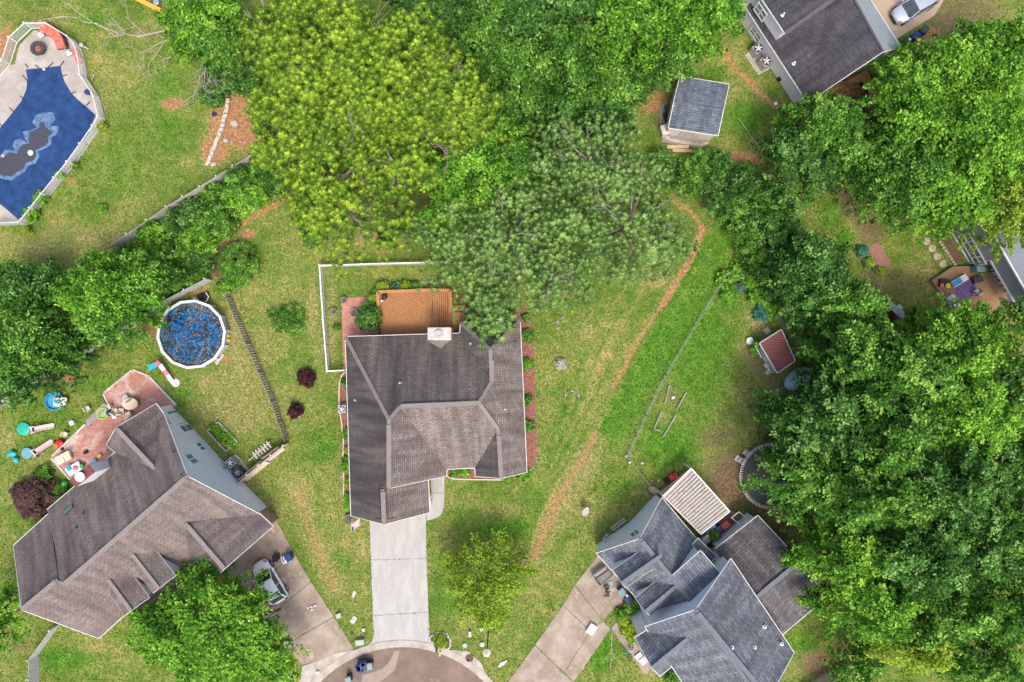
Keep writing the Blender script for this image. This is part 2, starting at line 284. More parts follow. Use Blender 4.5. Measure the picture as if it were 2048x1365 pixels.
blob('O', 1465, 313, 42, 9, 1.3); blob('O', 1520, 318, 26, 9, 1.); line('O', [(1446, 95), (1470, 135), (1510, 175), (1540, 205), (1580, 228)], 7, .8); blob('L', 1490, 240, 40, 40, .9); blob('D', 1480, 100, 20, 30, .4); blob('L', 1430, 150, 30, 20, .8); line('D', [(1560, 190), (1575, 220)], 4, .8)
line('O', [(1800, 132), (1835, 95), (1866, 65)], 13, .95); line('O', [(1825, 145), (1880, 92)], 9, .7); blob('O', 1710, 185, 45, 34, 1.1); blob('O', 1745, 150, 22, 16, .7); blob('K', 1930, 30, 110, 60, .9); blob('K', 1890, 110, 60, 60, .5)
blob('L', 1560, 480, 60, 60, .4); line('K', [(1690, 375), (1700, 420), (1740, 460)], 20, 1.); blob('K', 1745, 470, 36, 26, .9); line('D', [(1690, 380), (1695, 430), (1720, 490)], 5, .6); blob('L', 1690, 480, 22, 30, .9); blob('L', 1660, 430, 30, 40, .7)
for a in [(1830, 535, 11), (1857, 542, 16), (1853, 512, 8), (1870, 545, 10), (1760, 570, 12), (1735, 560, 9), (1832, 478, 8)]: blob('D', *a, None, .9)
blob('K', 1780, 570, 90, 50, .7); blob('D', 1740, 585, 40, 25, .5); blob('K', 1640, 600, 60, 60, .6)
blob('D', 1520, 640, 32, 28, 1.); blob('K', 1520, 640, 26, 20, .4); line('K', [(1500, 700), (1520, 740), (1560, 770), (1590, 790)], 24, .75); line('D', [(1495, 690), (1515, 740), (1560, 790)], 18, .75); blob('D', 1490, 790, 36, 40, .65); blob('K', 1460, 818, 16, 9, .8)
blob('K', 1480, 960, 78, 70, 1.2); blob('K', 1430, 875, 46, 30, .8, -20); blob('D', 1450, 860, 36, 60, .5); blob('K', 1570, 1040, 40, 60, 1.2); blob('K', 1530, 1010, 40, 30, 1.1); blob('D', 1420, 930, 20, 14, .6); blob('K', 1345, 790, 16, 26, .8, 20); blob('K', 1330, 840, 16, 18, .6)
blob('L', 1400, 700, 80, 150, .85, 12); blob('L', 1340, 890, 70, 60, .9); blob('L', 1450, 600, 40, 50, .8); blob('L', 1300, 870, 40, 60, .6, 30)
line('L', [(1445, 480), (1400, 580), (1320, 700), (1260, 800), (1225, 870)], 36, .8); line('L', [(1160, 760), (1080, 960), (1060, 1080)], 22, .45)
line('O', [(595, 980), (618, 1050), (640, 1110), (668, 1180)], 14, .5); line('D', [(590, 960), (615, 1040), (640, 1110), (670, 1170)], 30, .7); blob('L', 650, 890, 26, 40, .6); blob('L', 690, 1125, 14, 12, 1.); blob('L', 600, 720, 40, 30, .5); blob('L', 630, 1010, 16, 14, .6); blob('D', 690, 1130, 26, 20, .5)
blob('D', 480, 690, 30, 90, .8); blob('D', 500, 780, 60, 80, .7); blob('D', 420, 830, 60, 40, .5); blob('O', 452, 720, 14, 12, .7); blob('L', 370, 790, 40, 20, .6); blob('O', 380, 580, 30, 14, .7); blob('O', 305, 660, 16, 20, .7); blob('D', 500, 860, 40, 30, .5)
blob('L', 110, 860, 100, 50, .5); blob('L', 190, 770, 50, 30, .6); blob('O', 135, 758, 22, 12, .8); blob('D', 10, 880, 22, 30, .8); blob('K', 120, 925, 20, 40, .5); blob('D', 100, 930, 30, 30, .4); blob('L', 130, 1320, 60, 30, .8); blob('D', 180, 1290, 50, 20, .5); blob('K', 40, 1290, 34, 16, .9); blob('K', 20, 1250, 30, 30, .8); blob('D', 250, 1320, 40, 20, .5); blob('K', 262, 1245, 16, 14, 1); blob('D', 10, 1340, 14, 14, .6)  # wide K blob left of the front fence: shadow under the tree, painted brown
blob('L', 1010, 1058, 70, 20, .8); blob('L', 900, 1200, 20, 50, .6); blob('D', 930, 1240, 40, 30, .6); blob('D', 1010, 1020, 60, 16, .6); blob('L', 880, 1150, 18, 40, .5); blob('L', 1060, 1150, 30, 40, .4); blob('L', 1200, 1310, 30, 50, .9); blob('D', 1180, 1060, 60, 16, .4, -40); blob('L', 1230, 980, 40, 30, .6)  # first L blob: small front tree's shadow on the lawn, painted dark green
blob('K', 1640, 1330, 50, 34, 1.1); blob('L', 1610, 1290, 40, 20, .8); blob('D', 1140, 730, 30, 20, .4); blob('D', 1100, 900, 26, 60, .35); blob('D', 890, 1290, 20, 10, .5)
for k, (s_, c_) in enumerate(((.5, 'D'), (.45, 'L'), (.6, 'D'), (.5, 'L'), (.5, 'D'), (.55, 'L'))): o = 14*k; line(c_, [(1330-o*1.2, 580-o*.5), (1255-o, 700-o*.6), (1165-o*.5, 860-o*.6), (1105-o*.3, 960-o*.4)], 4.5, s_)
line('L', [(1415, 480), (1345, 610), (1275, 735), (1205, 860)], 7, 1.); line('K', [(1270, 740), (1215, 830)], 4, .6); line('K', [(1185, 900), (1130, 990), (1090, 1070)], 5, .55); line('D', [(1165, 890), (1120, 960), (1080, 1040), (1060, 1100)], 5, .7)
for a in [(470, 640, 18, 70, .8), (520, 700, 40, 60, .7), (440, 760, 70, 26, .7), (480, 830, 50, 50, .75), (400, 800, 30, 50, .6), (590, 1000, 30, 60, .5), (60, 500, 90, 22, .7), (200, 470, 60, 30, .55), (280, 410, 60, 20, .5), (640, 700, 22, 50, .6), (580, 480, 50, 50, .5), (560, 790, 30, 60, .45), (930, 1000, 50, 24, .5), (1080, 900, 26, 70, .5), (730, 1080, 12, 60, .4), (700, 1000, 16, 60, .5), (1040, 1190, 50, 60, .35), (1150, 1150, 60, 40, .4), (1000, 1290, 60, 30, .35)]: blob('D', *a)
TREE_LITTER = []
# ---------------------------------------------------------------- foliage
def leaf_mesh(name, C, T, N, L, Wd, rnd, m, parent=None, loc=None, fold=.18):
    r = parent
    off = np.zeros(3)
    if parent is not None:
        while r.parent: r = r.parent
        off = np.array(ROOT[r.name])
    elif loc is not None: off = np.array(loc)
    T = T/np.linalg.norm(T, axis=1, keepdims=True); B = np.cross(N, T); B /= np.maximum(1e-6, np.linalg.norm(B, axis=1, keepdims=True)); Nn = np.cross(T, B)
    L = np.asarray(L)[:, None]; Wd = np.asarray(Wd)[:, None]; C = C-off
    v = np.stack([C-T*L/2, C+B*Wd/2+Nn*Wd*fold, C+T*L/2, C-B*Wd/2+Nn*Wd*fold], 1).reshape(-1, 3); n = len(C)
    me = bpy.data.meshes.new(name); me.vertices.add(4*n); me.vertices.foreach_set('co', v.ravel().astype(np.float32))
    me.loops.add(4*n); me.loops.foreach_set('vertex_index', np.arange(4*n, dtype=np.int32)); me.polygons.add(n)
    me.polygons.foreach_set('loop_start', np.arange(0, 4*n, 4, dtype=np.int32)); me.polygons.foreach_set('loop_total', np.full(n, 4, np.int32))
    at = me.attributes.new('rnd', 'FLOAT', 'POINT'); at.data.foreach_set('value', np.repeat(rnd, 4).astype(np.float32)); me.update(); me.materials.append(m)
    o = bpy.data.objects.new(name, me); scene.collection.objects.link(o)
    if parent is not None: o.parent = parent
    else: o.location = V(off); ROOT[o.name] = V(off)
    return o
def unit(n):
    v = rng.normal(size=(n, 3)); return v/np.linalg.norm(v, axis=1, keepdims=True)
def clump_leaves(cen, cr, per, size, aspect=.62, up=.55, flat=.6, jit=.6, rb=.25, axis=None):
    n = len(cen)*per; ci = np.repeat(np.arange(len(cen)), per); dr = unit(n); dr[:, 2] = np.where(rng.random(n) < up, np.abs(dr[:, 2]), dr[:, 2])
    rad = rng.random(n)**.45*cr[ci]; off = dr*rad[:, None]; off[:, 2] *= flat
    if axis is not None: a_ = axis[ci]; al = (off*a_).sum(1); t_ = rng.uniform(-1, 1, n)*cr[ci]; off = off-a_*(al*.75)[:, None]; off *= (1.-.35*(t_/cr[ci]))[:, None]*.8; off += a_*(t_*1.5)[:, None]; off[:, 2] -= .22*t_
    C = cen[ci]+off
    N = dr*.55+np.array([0, 0, 1.])+unit(n)*jit; N /= np.linalg.norm(N, axis=1, keepdims=True); T = np.cross(N, unit(n))
    # tips of outer shoots are younger, hence paler
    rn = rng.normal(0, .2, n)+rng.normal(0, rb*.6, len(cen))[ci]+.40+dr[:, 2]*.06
    L = size*rng.uniform(.65, 1.35, n); return C, T, N, L, L*aspect, rn
def limbs(mb, base, top, r0, R0, zc, n=7, seed=0, rz=1.):
    rr = random.Random(seed); base = V(base); top = V(top); mid = (base+top)/2+V((rr.uniform(-.2, .2), rr.uniform(-.2, .2), 0))
    mb.tube([base, base+(mid-base)*.15, mid, top], [r0*1.35, r0, r0*.8, r0*.3], 8)
    for i in range(n):
        a = i*2.4+rr.uniform(-.4, .4); t = rr.uniform(.45, .9); p = base.lerp(top, t); L = R0*rr.uniform(.6, .92)
        e = p+V((math.cos(a)*L, math.sin(a)*L, rz*rr.uniform(.3, 1.2))); m = p.lerp(e, .5)+V((rr.uniform(-.3, .3), rr.uniform(-.3, .3), .35*rz)); rb = r0*.38
        mb.tube([p, m, e], [rb, rb*.6, rb*.2], 5)
        for k in range(3):
            a2 = a+rr.uniform(-1, 1); s_ = m.lerp(e, rr.uniform(0, .9)); mb.tube([s_, s_+V((math.cos(a2)*L*.4, math.sin(a2)*L*.4, rr.uniform(0, .8)))], [rb*.35, rb*.1], 4)
def crown_pts(cx, cy, zc, rx, ry, rz, rot, n, seed, lob=1.3, ragged=.2):
    rg = np.random.default_rng(seed); th = rg.random(n)*2*np.pi; rr = np.sqrt(rg.random(n)); ph = rg.random(4)*6.28
    edge = 1+ragged*(.5*np.sin(3*th+ph[0])+.4*np.sin(5*th+ph[1])+.35*np.sin(9*th+ph[2])+.2*np.sin(14*th+ph[3])); low = rg.random(n)
    nl = max(5, int(rx*ry*.35)); la = rg.random(nl)*6.28; lr = np.sqrt(rg.random(nl))*.92; lx, ly = lr*np.cos(la), lr*np.sin(la); lh = rg.uniform(.3, 1., nl); lw = rg.uniform(1., 1.9, nl)
    x = rr*np.cos(th)*edge; y = rr*np.sin(th)*edge; dome = np.sqrt(np.clip(1-rr**2, .02, 1)); lift = np.zeros(n)
    for i in range(nl): lift = np.maximum(lift, lh[i]*np.exp(-(((x-lx[i])*rx)**2+((y-ly[i])*ry)**2)/lw[i]**2))
    z = rz*dome+lob*(lift*1.5-.6); dp = np.where(low < .72, 0, rg.random(n)); z = z-dp*rz*.9-rz*.25
    X_, Y_ = x*rx, y*ry; c, s = math.cos(rot), math.sin(rot); return np.stack([cx+X_*c-Y_*s, cy+X_*s+Y_*c, zc+z], 1), lift, dp
NTREE = [0]
def tree(px, py, r, ztop, m, label, name='broadleaf_tree', ry=None, rot=0, leaf=.26, dens=1., group=None, cr=.8, litter=True, ragged=.2, per=46, lob=1.3, rb=.25, cat='tree'):
    NTREE[0] += 1; sd = 100+NTREE[0]; zc = ztop*.62; rz = ztop*.36; c = P(px, py, zc); k = (1-zc/H)/S; rx = r*k; ry_ = (ry or r)*k
    root = thing(name, label, cat, (c.x, c.y, 0), group)
    tb = MB(); limbs(tb, (c.x, c.y, -.1), (c.x, c.y, zc+rz*.4), max(.05, min(.32, ztop*.022)), min(rx, ry_)*.9, zc, 7, sd, rz*.4); tb.build('trunk', bark, root, smooth=True)
    n = int(dens*rx*ry_*math.pi/(cr*cr)*2.3); cen, lift, dp = crown_pts(c.x, c.y, zc, rx, ry_, rz, R(-rot), n, sd, lob, ragged); crr = cr*rng.uniform(.55, 1.15, n)
    ax = cen-np.array([c.x, c.y, 0]); ax[:, 2] = 0; ax /= np.maximum(.3, np.linalg.norm(ax, axis=1, keepdims=True)); ax += unit(n)*.45; ax[:, 2] = 0; ax /= np.linalg.norm(ax, axis=1, keepdims=True)
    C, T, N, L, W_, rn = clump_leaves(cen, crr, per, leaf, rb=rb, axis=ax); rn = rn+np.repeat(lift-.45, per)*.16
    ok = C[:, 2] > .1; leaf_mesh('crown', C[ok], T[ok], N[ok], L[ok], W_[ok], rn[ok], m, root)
    if litter: TREE_LITTER.append((px-(px-CX)*zc/H, py-(py-CY)*zc/H, r*.8, (ry or r)*.8))
    return root
def pine(px, py, r, ztop, m, label, ry=None, rot=0, dens=1., tuft=.42, group=None, sparse=0., seed=None, blades=34, ragged=.3, wblade=.09, base=.42, lob=2.4):
    NTREE[0] += 1; sd = seed or 100+NTREE[0]; zc = ztop*.66; rz = ztop*.3; c = P(px, py, zc); k = (1-zc/H)/S; rx = r*k; ry_ = (ry or r)*k
    root = thing('pine_tree', label, 'pine tree', (c.x, c.y, 0), group)
    tb = MB(); limbs(tb, (c.x, c.y, -.1), (c.x, c.y, zc+rz*.7), .3, min(rx, ry_)*.95, zc, 16, sd, rz*.35); tb.build('trunk', bark, root, smooth=True)
    # shoots gathered on boughs: bough centres first, tufts around them
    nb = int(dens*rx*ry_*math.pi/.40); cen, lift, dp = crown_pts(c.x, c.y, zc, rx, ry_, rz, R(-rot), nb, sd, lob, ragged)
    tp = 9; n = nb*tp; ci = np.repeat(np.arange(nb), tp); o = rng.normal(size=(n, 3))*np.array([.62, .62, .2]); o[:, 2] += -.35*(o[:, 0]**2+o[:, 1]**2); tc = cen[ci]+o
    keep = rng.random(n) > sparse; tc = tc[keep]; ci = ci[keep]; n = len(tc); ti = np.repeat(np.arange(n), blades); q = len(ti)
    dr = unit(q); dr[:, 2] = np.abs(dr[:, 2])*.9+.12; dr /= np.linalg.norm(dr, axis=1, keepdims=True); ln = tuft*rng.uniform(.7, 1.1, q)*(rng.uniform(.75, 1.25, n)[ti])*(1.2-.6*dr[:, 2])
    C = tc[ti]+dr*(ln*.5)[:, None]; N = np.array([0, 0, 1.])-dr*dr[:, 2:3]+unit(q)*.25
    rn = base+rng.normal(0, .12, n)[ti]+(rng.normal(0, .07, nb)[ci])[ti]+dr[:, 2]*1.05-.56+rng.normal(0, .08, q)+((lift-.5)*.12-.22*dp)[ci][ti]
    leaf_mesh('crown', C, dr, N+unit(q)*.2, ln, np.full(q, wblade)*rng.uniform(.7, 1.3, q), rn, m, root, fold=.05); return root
def shrub(px, py, r, h, m, label, name='shrub', ry=None, rot=0, leaf=.16, group=None, cr=.35, per=40, dens=1., rb=.2, parent=None, cat='shrub', z0=0, round_=False, stem=True, aspect=.6):
    NTREE[0] += 1; sd = NTREE[0]; c = P(px, py, z0+h*.6); k = (1-h*.6/H)/S; rx, ry_ = r*k, (ry or r)*k; root = parent or thing(name, label, cat, (c.x, c.y, z0), group)
    if stem:
        tb = MB(); rr = random.Random(sd)
        for i in range(5): a = i*1.26+rr.random(); tb.tube([(c.x, c.y, z0-.03), (c.x+math.cos(a)*rx*.3, c.y+math.sin(a)*ry_*.3, z0+h*.35), (c.x+math.cos(a)*rx*.7, c.y+math.sin(a)*ry_*.7, z0+h*.62)], [.04*h, .03*h, .01*h], 5)
        tb.build('stem', bark, root)
    n = max(8, int(dens*rx*ry_*math.pi/(cr*cr)*2)); cen, lift, dp = crown_pts(c.x, c.y, z0+h*.42, rx*.93, ry_*.93, h*.5, R(-rot), n, sd, 0 if round_ else .25*h, .04 if round_ else .2)
    C, T, N, L, W_, rn = clump_leaves(cen, cr*rng.uniform(.6, 1.1, n), per, leaf, aspect, rb=rb); ok = C[:, 2] > z0+.03
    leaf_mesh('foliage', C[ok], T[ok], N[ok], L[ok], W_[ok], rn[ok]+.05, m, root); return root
def bare_branches(mb, p, d, L, r, depth, rr, droop=0.):
    if depth == 0 or L < .15: return
    q = p+d*L*.5+V((rr.uniform(-.1, .1)*L, rr.uniform(-.1, .1)*L, rr.uniform(-.05, .08)*L)); e = q+d*L*.5+V((rr.uniform(-.15, .15)*L, rr.uniform(-.15, .15)*L, -droop*L)); e.z = max(e.z, .06); q.z = max(q.z, .06)
    mb.tube([p, q, e], [r, r*.8, r*.55], 5)
    for i in range(rr.choice([2, 3])):
        a = rr.choice([-1, 1])*rr.uniform(.35, 1.0); dd = Matrix.Rotation(a, 3, 'Z')@d; dd = (dd+V((0, 0, rr.uniform(-.2, .2)))).normalized()
        bare_branches(mb, q.lerp(e, rr.random()), dd, L*rr.uniform(.5, .75), r*.55, depth-1, rr, droop)
# ---------------------------------------------------------------- houses
fascia_m = white
def volume(root, pts, polys, roofm, wallm, inset=.35, th=.16, base=0., fm=None, walls=True, stains=None, mis=None, fw=.05, bare=()):
    """pts: name -> (px,py,z); polys: lists of names. Roof skin with thickness, white fascia on every free edge, walls dropped from the free edges."""
    Q = {k: P(*v) for k, v in pts.items()}; F = []
    for p in polys:
        a = [Q[n] for n in p]; ar = sum(a[i].x*a[(i+1) % len(a)].y-a[(i+1) % len(a)].x*a[i].y for i in range(len(a))); F.append(list(p) if ar > 0 else list(p)[::-1])
    E = {(f[i], f[(i+1) % len(f)]) for f in F for i in range(len(f))}; nxt = {a: b for a, b in E if (b, a) not in E}
    mb = MB(); dn = V((0, 0, -th))
    for i, f in enumerate(F):
        a = [Q[n] for n in f]; n = V((0, 0, 0))
        for j in range(len(a)): n += (a[j]-a[0]).cross(a[(j+1) % len(a)]-a[0])
        n.normalize(); u = V((0, 0, 1)).cross(n); u = u.normalized() if u.length > .01 else V((1, 0, 0)); v = n.cross(u)
        mb.poly(a, [(q.dot(u), q.dot(v)) for q in a], (mis or [0]*99)[i], (stains or [0]*99)[i]+.001); mb.poly([q+dn for q in a][::-1], None, (mis or [0]*99)[i], .001)
    for a, b in nxt.items(): mb.poly([Q[a]+dn, Q[b]+dn, Q[b], Q[a]], None, 0, .001)
    mb.build('roof', roofm, root)
    fb = MB(); k0 = next(iter(nxt)); loop = [k0]
    while nxt.get(loop[-1]) and nxt[loop[-1]] != k0 and len(loop) < 60: loop.append(nxt[loop[-1]])
    for i, a in enumerate(loop):
        b = loop[(i+1) % len(loop)]; A, B = Q[a], Q[b]
        if (a, b) in bare or (b, a) in bare: continue
        dd = (B-A).normalized(); o = V((dd.y, -dd.x, 0))*.03; o2 = dd*.0; fb.bar(A+o+V((0, 0, -.09)), B+o+V((0, 0, -.09)), fw, .17)
    fb.build('fascia', fm or fascia_m, root)
    if walls:
        W_ = MB(); ins = []
        for i, a in enumerate(loop):
            p0, p1, p2 = Q[loop[i-1]], Q[a], Q[loop[(i+1) % len(loop)]]; d0 = V((p1.x-p0.x, p1.y-p0.y, 0)).normalized(); d1 = V((p2.x-p1.x, p2.y-p1.y, 0)).normalized(); n0 = V((-d0.y, d0.x, 0)); n1 = V((-d1.y, d1.x, 0))
            c = 1+n0.dot(n1); m = (n0+n1)/c if c > .15 else n1; ins.append(p1+m*inset-V((0, 0, th+.01)))
        for i in range(len(ins)):
            a, b = ins[i], ins[(i+1) % len(ins)]; L = math.hypot(b.x-a.x, b.y-a.y); W_.poly([V((a.x, a.y, base)), V((b.x, b.y, base)), b, a], [(0, base), (L, base), (L, b.z), (0, a.z)])
        W_.build('wall', wallm, root); return {n: p for n, p in zip(loop, ins)}
    return {}
def caps(root, pts, lines_, m, w_=.34, name='ridge_cap'):
    mb = MB()
    for a, b in lines_:
        A = P(*pts[a]) if isinstance(a, str) else P(*a); B = P(*pts[b]) if isinstance(b, str) else P(*b); mb.bar(A+V((0, 0, .03)), B+V((0, 0, .03)), w_, .07)
    o = mb.build(name, m, root, merge=False); return o
def window(root, A, B, px, py, w_, h_, cols=2, rows=1, proud=.04, z=None, glassm=None, nm='window'):
    c = onwall(px, py, A, B); u = V((B.x-A.x, B.y-A.y, 0)).normalized(); n = V((u.y, -u.x, 0))
    if n.dot(V((-c.x, -c.y, 0))) < 0: n = -n
    if z is not None: c.z = z
    up = V((0, 0, 1)); c = c+n*proud; M_ = Matrix((u, n, up)).transposed(); fb = MB(); t = .14
    for s in (-1, 1): fb.box(c+u*s*(w_/2), (t, .08, h_+t), M=M_); fb.box(c+up*s*(h_/2), (w_-t, .08, t), M=M_)
    for i in range(1, cols): fb.box(c+u*(w_*(i/cols-.5)), (t*.8, .07, h_-t), M=M_)
    for i in range(1, rows): fb.box(c+up*(h_*(i/rows-.5)), (w_-t, .06, t*.55), M=M_)
    f = fb.build(nm, white, root); MB().box(c-n*.01, (w_-.02, .03, h_-.02), M=M_).build('pane', glassm or glass, f); return f
def vent_pipe(root, p, h=.45, r=.07, m=galv, name='vent_pipe'):
    mb = MB(); mb.tube([p+V((0, 0, -.1)), p+V((0, 0, h))], r, 8); mb.lathe([(r*2.4, 0.02), (r*1.1, .09)], p, 8); return mb.build(name, m, root)
capm_c = mat('ridge_shingle_taupe', (.25, .215, .195), (.165, .14, .128), 6, .95, .3)
capm_r = mat('ridge_shingle_slate', (.17, .185, .205), (.11, .12, .135), 6, .95, .3)
# --- the central house
ch = thing('brown_roofed_house', 'brown grey shingle roofed house in the middle with a white chimney and orange deck', 'house', P(870, 850))
CP = dict(NW=(691, 674, 2.8), B=(702, 1032, 2.8), R1s=(768.5, 1049, 6.5), R1n=(765, 979, 6.5), R2s=(778, 977, 7.4), R2n=(778, 840, 7.4), Mw=(800, 814, 6.7), Me=(958, 806, 6.7), Rs=(983, 764, 5.75), Rn=(981, 700, 5.75),
 NE=(1040, 641, 2.8), NWw=(921, 646, 2.8), Vv=(920, 667, 2.8), SE=(1053.5, 945, 2.8), Ps=(1002.6, 957, 5.), Pn=(996, 858, 5.), WSe=(951, 953, 2.8), Vs=(950, 936, 2.8), VW=(893, 939, 2.8), RS=(893, 952, 2.8))
wl = volume(ch, CP, [['NW', 'B', 'R1s', 'R1n', 'R2s', 'R2n'], ['NW', 'R2n', 'Mw', 'Me', 'Rs', 'Vv'], ['Vv', 'Rs', 'Rn', 'NWw'], ['NWw', 'Rn', 'NE'], ['NE', 'Rn', 'Rs', 'Me', 'Pn', 'Ps', 'SE'], ['Mw', 'VW', 'Vs', 'Pn', 'Me'], ['Pn', 'Vs', 'WSe', 'Ps'], ['R2n', 'R2s', 'RS', 'VW', 'Mw']],
 sh_c, redbrick, stains=[.85, .55, .7, .75, -.3, -.1, .7, -.2], bare=(('R1s', 'R1n'), ('R1n', 'R2s'), ('R1n', 'R1s'), ('R2s', 'R1n')))
volume(ch, dict(a=(764, 965, 6.4), b=(768.5, 1049, 6.5), c=(859, 1025, 2.9), d=(856, 945, 2.9)), [['a', 'b', 'c', 'd']], sh_c, redbrick, stains=[-.3], th=.14, bare=(('a', 'd'), ('d', 'a'), ('a', 'b'), ('b', 'a')))
caps(ch, CP, [('NW', 'R2n'), ('R2n', 'Mw'), ('Mw', 'Me'), ('Me', 'Rs'), ('Rs', 'Rn'), ('Rn', 'NWw'), ('Rn', 'NE'), ('Me', 'Pn'), ('Pn', 'Ps'), ('R1s', 'R1n'), ('R2s', 'R2n')], capm_c)
for a, b in (((803, 813, 6.76), (955, 806.5, 6.76)), ((778, 850, 7.46), (778, 974, 7.46)), ((766, 984, 6.56), (768.3, 1042, 6.56)), ((983, 720, 5.8), (983.5, 760, 5.8)), ((997.5, 872, 5.06), (1002, 950, 5.06))): MB().bar(P(*a)+V((0, 0, .05)), P(*b)+V((0, 0, .05)), .42, .07).build('ridge_vent', capm_c, ch)
for q in ((800.5, 766), (711, 800)): vent_pipe(ch, onplane(*q, P(*CP['NW']), P(*CP['R2n']), P(*CP['Me'])) if q[0] > 780 else onplane(*q, P(*CP['NW']), P(*CP['B']), P(*CP['R2n'])))
vent_pipe(ch, onplane(941.5, 687.5, P(*CP['Vv']), P(*CP['Rs']), P(*CP['Rn']))); vent_pipe(ch, onplane(1010, 819, P(*CP['NE']), P(*CP['SE']), P(*CP['Me'])), .25)
bx = onplane(1029, 690, P(*CP['NE']), P(*CP['SE']), P(*CP['Me'])); MB().box(bx+V((0, 0, .12)), (.42, .6, .3)).build('roof_vent', dkmetal, ch)
c0, c1, c2, c3 = [P(*q, 4.9) for q in ((856, 657), (900, 656.5), (901, 679), (857, 680.5))]
MB().prism([c0, c1, c2, c3], 0, 4.75).build('chimney', siding_grey, ch); cc = (c0+c1+c2+c3)/4
cap_ = MB().box(V((cc.x, cc.y, 4.82)), (2.15, 1.18, .14), 0).build('chimney_top', offw, ch); MB().lathe([(.32, 0), (.32, .25), (.36, .25), (.36, .3), (.2, .3), (.2, .22)], V((cc.x-.05, cc.y, 4.88)), 20).build('flue_cap', galv, cap_)
cr_ = MB(); a, b, c = P(857, 681, 4.2), P(900, 680, 4.2), onplane(881, 697, P(*CP['NW']), P(*CP['R2n']), P(*CP['Me'])); cr_.poly([onplane(856, 683, P(*CP['NW']), P(*CP['R2n']), P(*CP['Me']))+V((0, 0, .02)), c+V((0, 0, .05)), V((cc.x, cc.y-.5, 4.5))]).poly([V((cc.x, cc.y-.5, 4.5)), c+V((0, 0, .05)), onplane(901, 682, P(*CP['NW']), P(*CP['R2n']), P(*CP['Me']))+V((0, 0, .02))]); cr_.build('chimney_cricket', capm_c, ch)
sh = MB(); sh.box(P(863, 1004, 1.6), (.07, .5, 1.5)); sh.build('downspout', white, ch)
# --- lower left house
lh = thing('taupe_roofed_house', 'large house with taupe shingle roof, two dormers and pale blue siding end wall, lower left', 'house', P(290, 1050))
LP = dict(Bw=(94, 1020, 2.9), r1=(126, 1171, 8.1), r2=(375, 953, 8.1), Be=(326, 824, 2.9), Fe=(520, 1029, 2.9), Fw=(291, 1240, 2.9))
lw = volume(lh, LP, [['Bw', 'r1', 'r2', 'Be'], ['r1', 'Fw', 'Fe', 'r2']], sh_l, siding_blue, .25, stains=[.25, -.2], bare=(('Bw', 'r1'), ('r1', 'Fw')))
LP2 = dict(a=(27, 1092, 2.9), b=(43, 1220, 7.5), c=(197.5, 1277, 2.9), d=(268, 1213, 2.9), e=(116, 1160, 7.5), f=(98, 1027, 2.9))
volume(lh, LP2, [['a', 'b', 'e', 'f'], ['b', 'c', 'd', 'e']], sh_l, siding_blue, stains=[.35, -.2], bare=(('e', 'f'), ('d', 'e')))
LP3 = dict(a=(232, 856, 6.), b=(314, 944, 6.), c=(340, 846, 3.), d=(312, 808, 3.), e=(213, 890, 3.), f=(240, 915, 3.))
volume(lh, LP3, [['a', 'b', 'c', 'd'], ['a', 'e', 'f', 'b']], sh_l, siding_blue, .25, stains=[-.1, .5], bare=(('b', 'c'), ('f', 'b')))
LP4 = dict(a=(371, 1047, 6.), b=(449, 1138, 6.), c=(546, 1053, 2.9), d=(516, 1025, 2.9), e=(382, 1153, 2.9), f=(405, 1180, 2.9))
volume(lh, LP4, [['a', 'b', 'c', 'd'], ['a', 'e', 'f', 'b']], sh_l, redbrick, .3, stains=[.0, .5], bare=(('a', 'd'), ('a', 'e')))
caps(lh, LP, [('r1', 'r2')], capm_c); caps(lh, LP2, [('b', 'e')], capm_c); caps(lh, LP3, [('a', 'b')], capm_c); caps(lh, LP4, [('a', 'b')], capm_c)
for a, b in (((130, 1168, 8.16), (371, 957, 8.16)), ((47, 1217, 7.56), (112, 1163, 7.56)), ((236, 860, 6.06), (306, 934, 6.06)), ((376, 1053, 6.06), (446, 1134, 6.06))): MB().bar(P(*a)+V((0, 0, .05)), P(*b)+V((0, 0, .05)), .42, .07).build('ridge_vent', capm_c, lh)
